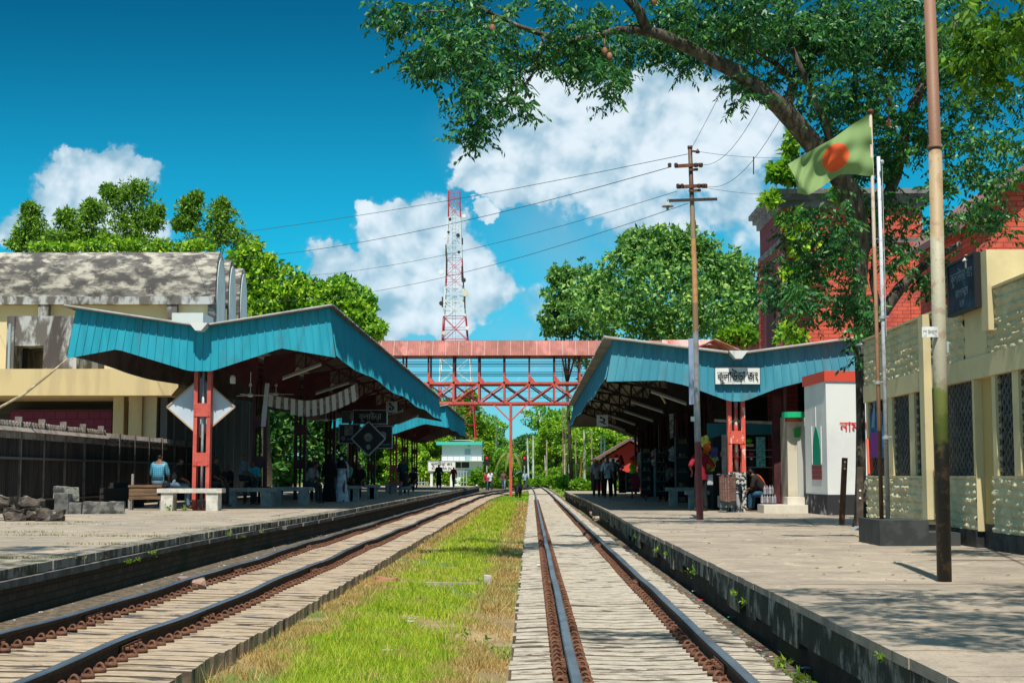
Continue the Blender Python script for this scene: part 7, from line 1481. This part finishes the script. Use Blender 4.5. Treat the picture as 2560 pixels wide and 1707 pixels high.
for (xt, xb2, yt, yb2, _, w_, Y, cc), lb in zip(PP_, LBP):
    B_ = P(xb2, 1200, Y); B_.z = .05; T_ = P(xt, yt, Y); t = MB(); t.tube([B_, T_], [w_/2*Y/F, w_/2.6*Y/F], 8); tag(t.build('bare_pole', mat('bare_pole_paint', cc, tuple(.6*v_ for v_ in cc), 2), None, B_), lb, 'pole', 'bare poles beyond the right platform')
r = thing('lattice_mast', 'thin brown lattice mast rising behind the footbridge', 'mast', (P(1407,1190,170).x, 170, 0)); t = MB(); x0, x1 = P(1403,0,170).x, P(1411,0,170).x; zt3 = P(0,880,170).z
for x in (x0, x1): t.bar((x,170,0),(x,170,zt3),.05,.05)
z = 0
while z < zt3: t.bar((x0,170,z),(x1,170,z+.4),.035,.035); t.bar((x1,170,z),(x0,170,z+.4),.035,.035); z += .4
t.build('lattice', mat('mast_brown', (.20,.15,.11)), r)
# small red house
YH = 92; p, q = P(1503,1120,YH), P(1610,1215,YH); root = thing('gabled_house', 'small bright red gabled house beyond the right canopy', 'house', (p.x+1, YH, .1)); za = P(1566,1105,YH).z; ze = P(1500,1152,YH).z
t = MB(); xm = P(1566,0,YH).x; t.prism([(p.x,YH,.1),(2*xm-p.x,YH,.1),(2*xm-p.x,YH,ze),(xm,YH,za),(p.x,YH,ze)], (0,6,0)); t.build('wall', mat('house_red', (.58,.06,.05)), root)
t = MB(); xl = P(1482,0,YH).x; zl = P(0,1150,YH).z-.05; t.prism([(xl,YH-.7,zl),(xm,YH-.7,za+.1),(xm,YH-.7,za+.25),(xl,YH-.7,zl+.15)], (0,7,0)); t.prism([(xm,YH-.7,za+.1),(2*xm-xl,YH-.7,zl),(2*xm-xl,YH-.7,zl+.15),(xm,YH-.7,za+.25)], (0,7,0)); t.build('roof', mat('house_roof', (.16,.10,.09)), root)
t = MB(); a_, c_ = P(1512,1145,YH), P(1546,1215,YH); t.box(a_.x,c_.x,YH-.06,YH,.1,a_.z); t.build('door', WHITE, root)
t = MB(); a_, c_ = P(1478,1162,100), P(1500,1215,100); t.box(a_.x-.0,c_.x,100,100.2,.05,P(0,1172,100).z); r = thing('low_shed', 'low brown shed wall left of the red gabled house', 'shed', (a_.x,100,.05)); t.build('wall', mat('shed_brown', (.14,.05,.045), (.1,.04,.035), 2), r); t = MB(); t.box(a_.x-.4,c_.x,99.4,101,P(0,1172,100).z,P(0,1168,100).z); t.build('roof', mat('shed_roof', (.5,.4,.36)), r)
# ================================================================ grass, weeds and litter
GR = leafmat('grass_blades', [(.40,.28,.10),(.30,.26,.07),(.18,.26,.03),(.14,.30,.015),(.10,.24,.01)], .35, .6, .2, patch=.8)
def grassmat():
    m = leafmat('grass_strip', [(.10,.24,.01),(.2,.3,.02)], .3, .6, .2); g = G(m.node_tree)
    geo = [n for n in g.n if n.type == 'NEW_GEOMETRY'][0]; ramp = [n for n in g.n if n.type == 'VALTORGB'][0]
    s3 = g.n.new('ShaderNodeSeparateXYZ'); g.l.new(geo.outputs['Position'], s3.inputs[0]); n_ = g.noise(geo.outputs['Position'], 1.9, 6, .7)
    ex = g.m('ABSOLUTE', g.m('ADD', s3.outputs[0], 1.22)); dry = g.m('ADD', g.ss(ex, .35, .95), g.m('MULTIPLY', g.m('SUBTRACT', n_, .46), 3.2))
    dry = g.m('ADD', dry, g.m('MULTIPLY', g.m('SUBTRACT', geo.outputs['Random Per Island'], .5), .5)); f_ = g.ss(dry, .30, .75)
    els = ramp.color_ramp.elements; els[0].color = (.17,.33,.015,1); els[1].color = (.54,.60,.05,1)
    dr = g.n.new('ShaderNodeValToRGB'); g.l.new(geo.outputs['Random Per Island'], dr.inputs[0]); dr.color_ramp.elements[0].color = (.30,.20,.06,1); dr.color_ramp.elements[1].color = (.66,.48,.20,1)
    col = g.mix(f_, ramp.outputs[0], dr.outputs[0])
    for n in g.n:
        if n.type == 'BSDF_PRINCIPLED': g.l.new(col, n.inputs['Base Color'])
        if n.type == 'BSDF_TRANSLUCENT': g.l.new(col, n.inputs[0])
    return m
GM = grassmat()
def blades(x, y, z, h, w):
    n = len(x); a = NR.random(n)*2*np.pi; dx, dy = np.cos(a)*w/2, np.sin(a)*w/2; lx, ly = NR.normal(size=n)*h*.45, NR.normal(size=n)*h*.45
    V = np.empty((n, 3, 3)); V[:,0] = np.stack([x-dx, y-dy, z], 1); V[:,1] = np.stack([x+dx, y+dy, z], 1); V[:,2] = np.stack([x+lx, y+ly, z+h], 1); return V.reshape(-1, 3)
u_ = NR.random(230000); yy = 7 / (1 - u_*(1 - 7/75.)); xx = -2.32 + 2.14*NR.random(len(yy)); k_ = np.sin(xx*5+1)*np.sin(yy*1.7)+np.sin(yy*4.1+xx*3)*.5
edge = np.minimum(xx+2.32, -.18-xx); hh = (.03 + .05*NR.random(len(yy)) + .03*np.maximum(k_, 0)) * np.clip(.45+edge*1.2, .4, 1); hh *= np.clip(yy/26, 1, 2.2)
keep = NR.random(len(yy)) < np.clip(.62 + .6*np.sin(xx*2.3+yy*.9)*np.sin(yy*.53-xx*1.1) + .35*np.sin(xx*7+yy*3.1), .06, 1); xx, yy, hh = xx[keep], yy[keep], hh[keep]
tx = -2.2 + 1.9*NR.random(150); ty = 7 / (1 - NR.random(150)*(1 - 7/45.)); nb_ = 55
tx2 = np.repeat(tx, nb_) + NR.normal(size=150*nb_)*.045; ty2 = np.repeat(ty, nb_) + NR.normal(size=150*nb_)*.06; th = np.repeat(.07+.09*NR.random(150), nb_)*(.6+.6*NR.random(150*nb_))
xx = np.concatenate([xx, tx2]); yy = np.concatenate([yy, ty2]); hh = np.concatenate([hh, th])
V = blades(xx, yy, np.full(len(yy), .075), hh, .006*np.clip(yy/9, 1, 6)); o = link('grass', npmesh('grass', V, np.arange(len(V)).reshape(-1, 3), 3), GM, None, None); tag(o, 'bright green and dry straw grass between the two tracks', 'grass', kind='stuff')
u_ = NR.random(30000); yy = 75 + 75*u_; xx = np.where(NR.random(30000) < .6, -2.3 + 2.2*NR.random(30000), 2.2+6*NR.random(30000)); V = blades(xx, yy, np.full(len(yy), .05), .07+.09*NR.random(30000), .04); o = link('far_grass', npmesh('far_grass', V, np.arange(len(V)).reshape(-1, 3), 3), L_YG, None, None); tag(o, 'far green grass beyond the footbridge', 'grass', kind='stuff')
# weeds on the platform edges and along the right wall
WEED = leafmat('weed_leaf', [(.08,.20,.01),(.2,.34,.02),(.3,.4,.05)], .4)
def weed(label, q_, s_, n=34, m=WEED, name='weed'):
    r = NR.normal(size=(n, 3))*np.array([1,1,.6])*s_*.35 + np.array(q_) + np.array([0,0,s_*.3]); o = leaves(name, r, NR.normal(size=(n, 3))+np.array([0,0,.9]), s_*.55*(.6+.8*NR.random(n)), s_*.2, None, m, tuple(q_)); return tag(o, label, 'weed', 'weeds growing on the platform edges')
WD = [(382,1388,-1,.085,'brightest weed clump on the left platform face, above the pink stone'),(322,1408,-1,.07,'pair of lime leaves on the left platform face near the frame bottom'),(572,1338,-1,.08,'weed tuft high on the left platform edge'),(608,1342,-1,.05,'small sprig right of the tuft on the left platform face'),(655,1330,-1,.07,'yellowish weed farther along the left platform face'),(728,1318,-1,.09,'hanging weed on the left platform coping'),(348,1400,-1,.05,'small sprig beside the pair of lime leaves'),
  (1645,1378,1,.09,'first weed low on the right platform wall'),(1668,1388,1,.07,'second weed low on the right platform wall'),(1735,1438,1,.09,'round leafed weed on the middle of the right platform wall'),(1838,1490,1,.07,'thin weed on the right platform wall past the middle'),(1862,1510,1,.06,'tiny weed just beyond the thin one on the right wall'),(1592,1348,1,.10,'farthest weed at the foot of the right wall'),(2205,1648,1,.055,'weed nearest the camera on the right platform wall')]
for x, y, sd_, s_, lb in WD: weed(lb, PX(x, y, -5.02 if sd_ < 0 else 1.86), s_)
for k, (x, y, lb) in enumerate(((422,1270,'small green plant at the left leg of the sunlit bench'),(460,1272,'small green plant between the legs of the sunlit bench'),(1975,1645,'weed growing from the litter by the right wall'),(2000,1668,'larger weed growing from the litter by the right wall'))):
    Y = 37.2 if k < 2 else 10.2; q_ = P(x, y, Y); weed(lb, (q_.x if k < 2 else 1.74, Y if k < 2 else 10.2-.8*(k-2), PZ if k < 2 else .15), .16 if k < 2 else .11)
for k, (x, y, lb) in enumerate(((1262,1645,'broad green leaf plant in the grass near the camera'),(1165,1600,'pair of broad leaves in the middle of the grass'),(1215,1610,'yellow leaf lying in the grass'),(980,1440,'broad leafed plant behind the reddish stone'),(1275,1425,'yellow green plant at the dry grass edge'),(1200,1455,'small bright plant beside the marker stone'))):
    d_ = ray(x, y); s_ = (.1 - 1.5)/d_.z; q_ = EYE + d_*s_; weed(lb, q_, .10, 12, L_LIME)
dry = leafmat('dry_weed', [(.30,.25,.10),(.16,.2,.04)], .3)
for k, (x, y, w_) in enumerate(((130,1310,.9),(40,1330,1.1),(200,1305,.5),(300,1340,.9),(390,1342,.4),(120,1338,.8),(420,1290,.3),(220,1360,.5),(310,1362,.3),(95,1395,.7),(545,1320,.3),(500,1322,.5),(700,1290,.2),(30,1395,.5))):
    d_ = ray(x, y); q_ = EYE + d_*((PZ-1.5)/d_.z); n = int(160*w_); xs_ = q_.x + NR.normal(size=n)*w_*.5; ys_ = q_.y + NR.normal(size=n)*.06; V = blades(xs_, ys_, np.full(n, PZ), .015+.03*NR.random(n), .012); V = V - np.array([q_.x, q_.y, PZ])
    tag(link('dry_grass', npmesh('dry_grass', V, np.arange(len(V)).reshape(-1, 3), 3), dry, None, (q_.x, q_.y, PZ)), 'thin dry grass along a crack of the left paving', 'grass', kind='stuff')
# litter in the right gutter
t = MB(); rr = random.Random(5); litm = [pm(c_, .5) for c_ in ((.55,.55,.55),(.12,.22,.42),(.05,.28,.30),(.5,.04,.05),(.30,.22,.13),(.16,.12,.08),(.04,.25,.08),(.40,.34,.26),(.60,.58,.5))]
LV = [(7.6+ i) for i in range(1)]
def scrap(x, y, z, s_, ci):
    t.cur = ci; n = 7; nb = len(t.v); c_ = (x, y, z+s_*.25)
    t.add([c_] + [(x+s_*math.cos(2*math.pi*k/n)*rr.uniform(.4,1), y+s_*math.sin(2*math.pi*k/n)*rr.uniform(.4,1), z+rr.uniform(0,.3)*s_) for k in range(n)], [(0, 1+k, 1+(k+1)%n) for k in range(n)])
for i in range(900):
    y = 7.4 + 30*rr.random()**1.7; x = rr.uniform(1.60, 1.84); scrap(x, y, .145, rr.uniform(.008,.03), rr.choice([0,1,2,3,4,4,5,5,5,6,7,8,5,4]))
for i in range(250): y = rr.uniform(8,60); x = rr.uniform(-4.95,-4.5); scrap(x, y, .14, rr.uniform(.01,.035), rr.choice([0,4,5,5,7]))
o = t.build('litter', litm); tag(o, 'scattered plastic litter and leaves in the gutters beside the platforms', 'litter', kind='stuff')
for (x, y, s_, ci, lb) in ((1752,1500,.045,3,'crumpled red wrapper beside the right track'),(1830,1543,.05,6,'green wrapper in the gutter by the right track'),(2018,1672,.06,1,'bright blue wrapper near the lower right of the track'),(1735,1478,.05,0,'white crumpled paper in the gutter before the red wrapper'),(1348,1412,.06,0,'small pale rag on the sleepers left of the right track'),(1022,1553,.055,0,'white scrap of plastic in the grass'),(1029,1546,.04,0,'upper part of the torn white plastic in the grass'),(965,1625,.055,0,'flat white scrap in the near grass'),(905,1572,.035,3,'pink scrap in the near grass'),(288,1595,.035,7,'orange peel on the brown sleepers'),(935,1420,.04,6,'small green scrap at the sleeper ends'),(1060,1352,.06,0,'pale scrap at the edge of the grass far along')):
    zz = .15 if not 900 < x < 1070 else .12; zz = .23 if x in (1348, 288) else zz; d_ = ray(x, y); q_ = EYE + d_*((zz-1.5)/d_.z); t = MB(); scrap(0, 0, 0, s_, 0); scrap(s_*.6, .01, 0, s_*.7, 0)
    o = t.build('wrapper', [litm[ci] if x != 288 else pm((.6,.25,.02), .5)], None); o.location = q_; tag(o, lb, 'litter')
for k in range(60):
    pass
t = MB(); rr = random.Random(15)
for i in range(420):
    side = rr.random() < .6; x = rr.uniform(2.2, 9) if side else rr.uniform(-12, -5.3); y = rr.uniform(6, 36) if side else rr.uniform(14, 38); a_ = rr.uniform(0, 6.28); s_ = rr.uniform(.015, .035)
    t.add([(x, y, PZ+.004), (x+s_*math.cos(a_), y+s_*math.sin(a_), PZ+.012), (x+1.8*s_*math.cos(a_+.5), y+1.8*s_*math.sin(a_+.5), PZ+.006), (x+s_*math.cos(a_+1), y+s_*math.sin(a_+1), PZ+.014)], [(0,1,2,3)])
tag(t.build('fallen_leaves', leafmat('dead_leaf', [(.20,.11,.04),(.35,.24,.10),(.12,.08,.04)], .2)), 'dry fallen leaves scattered over both platforms', 'leaves', kind='stuff')
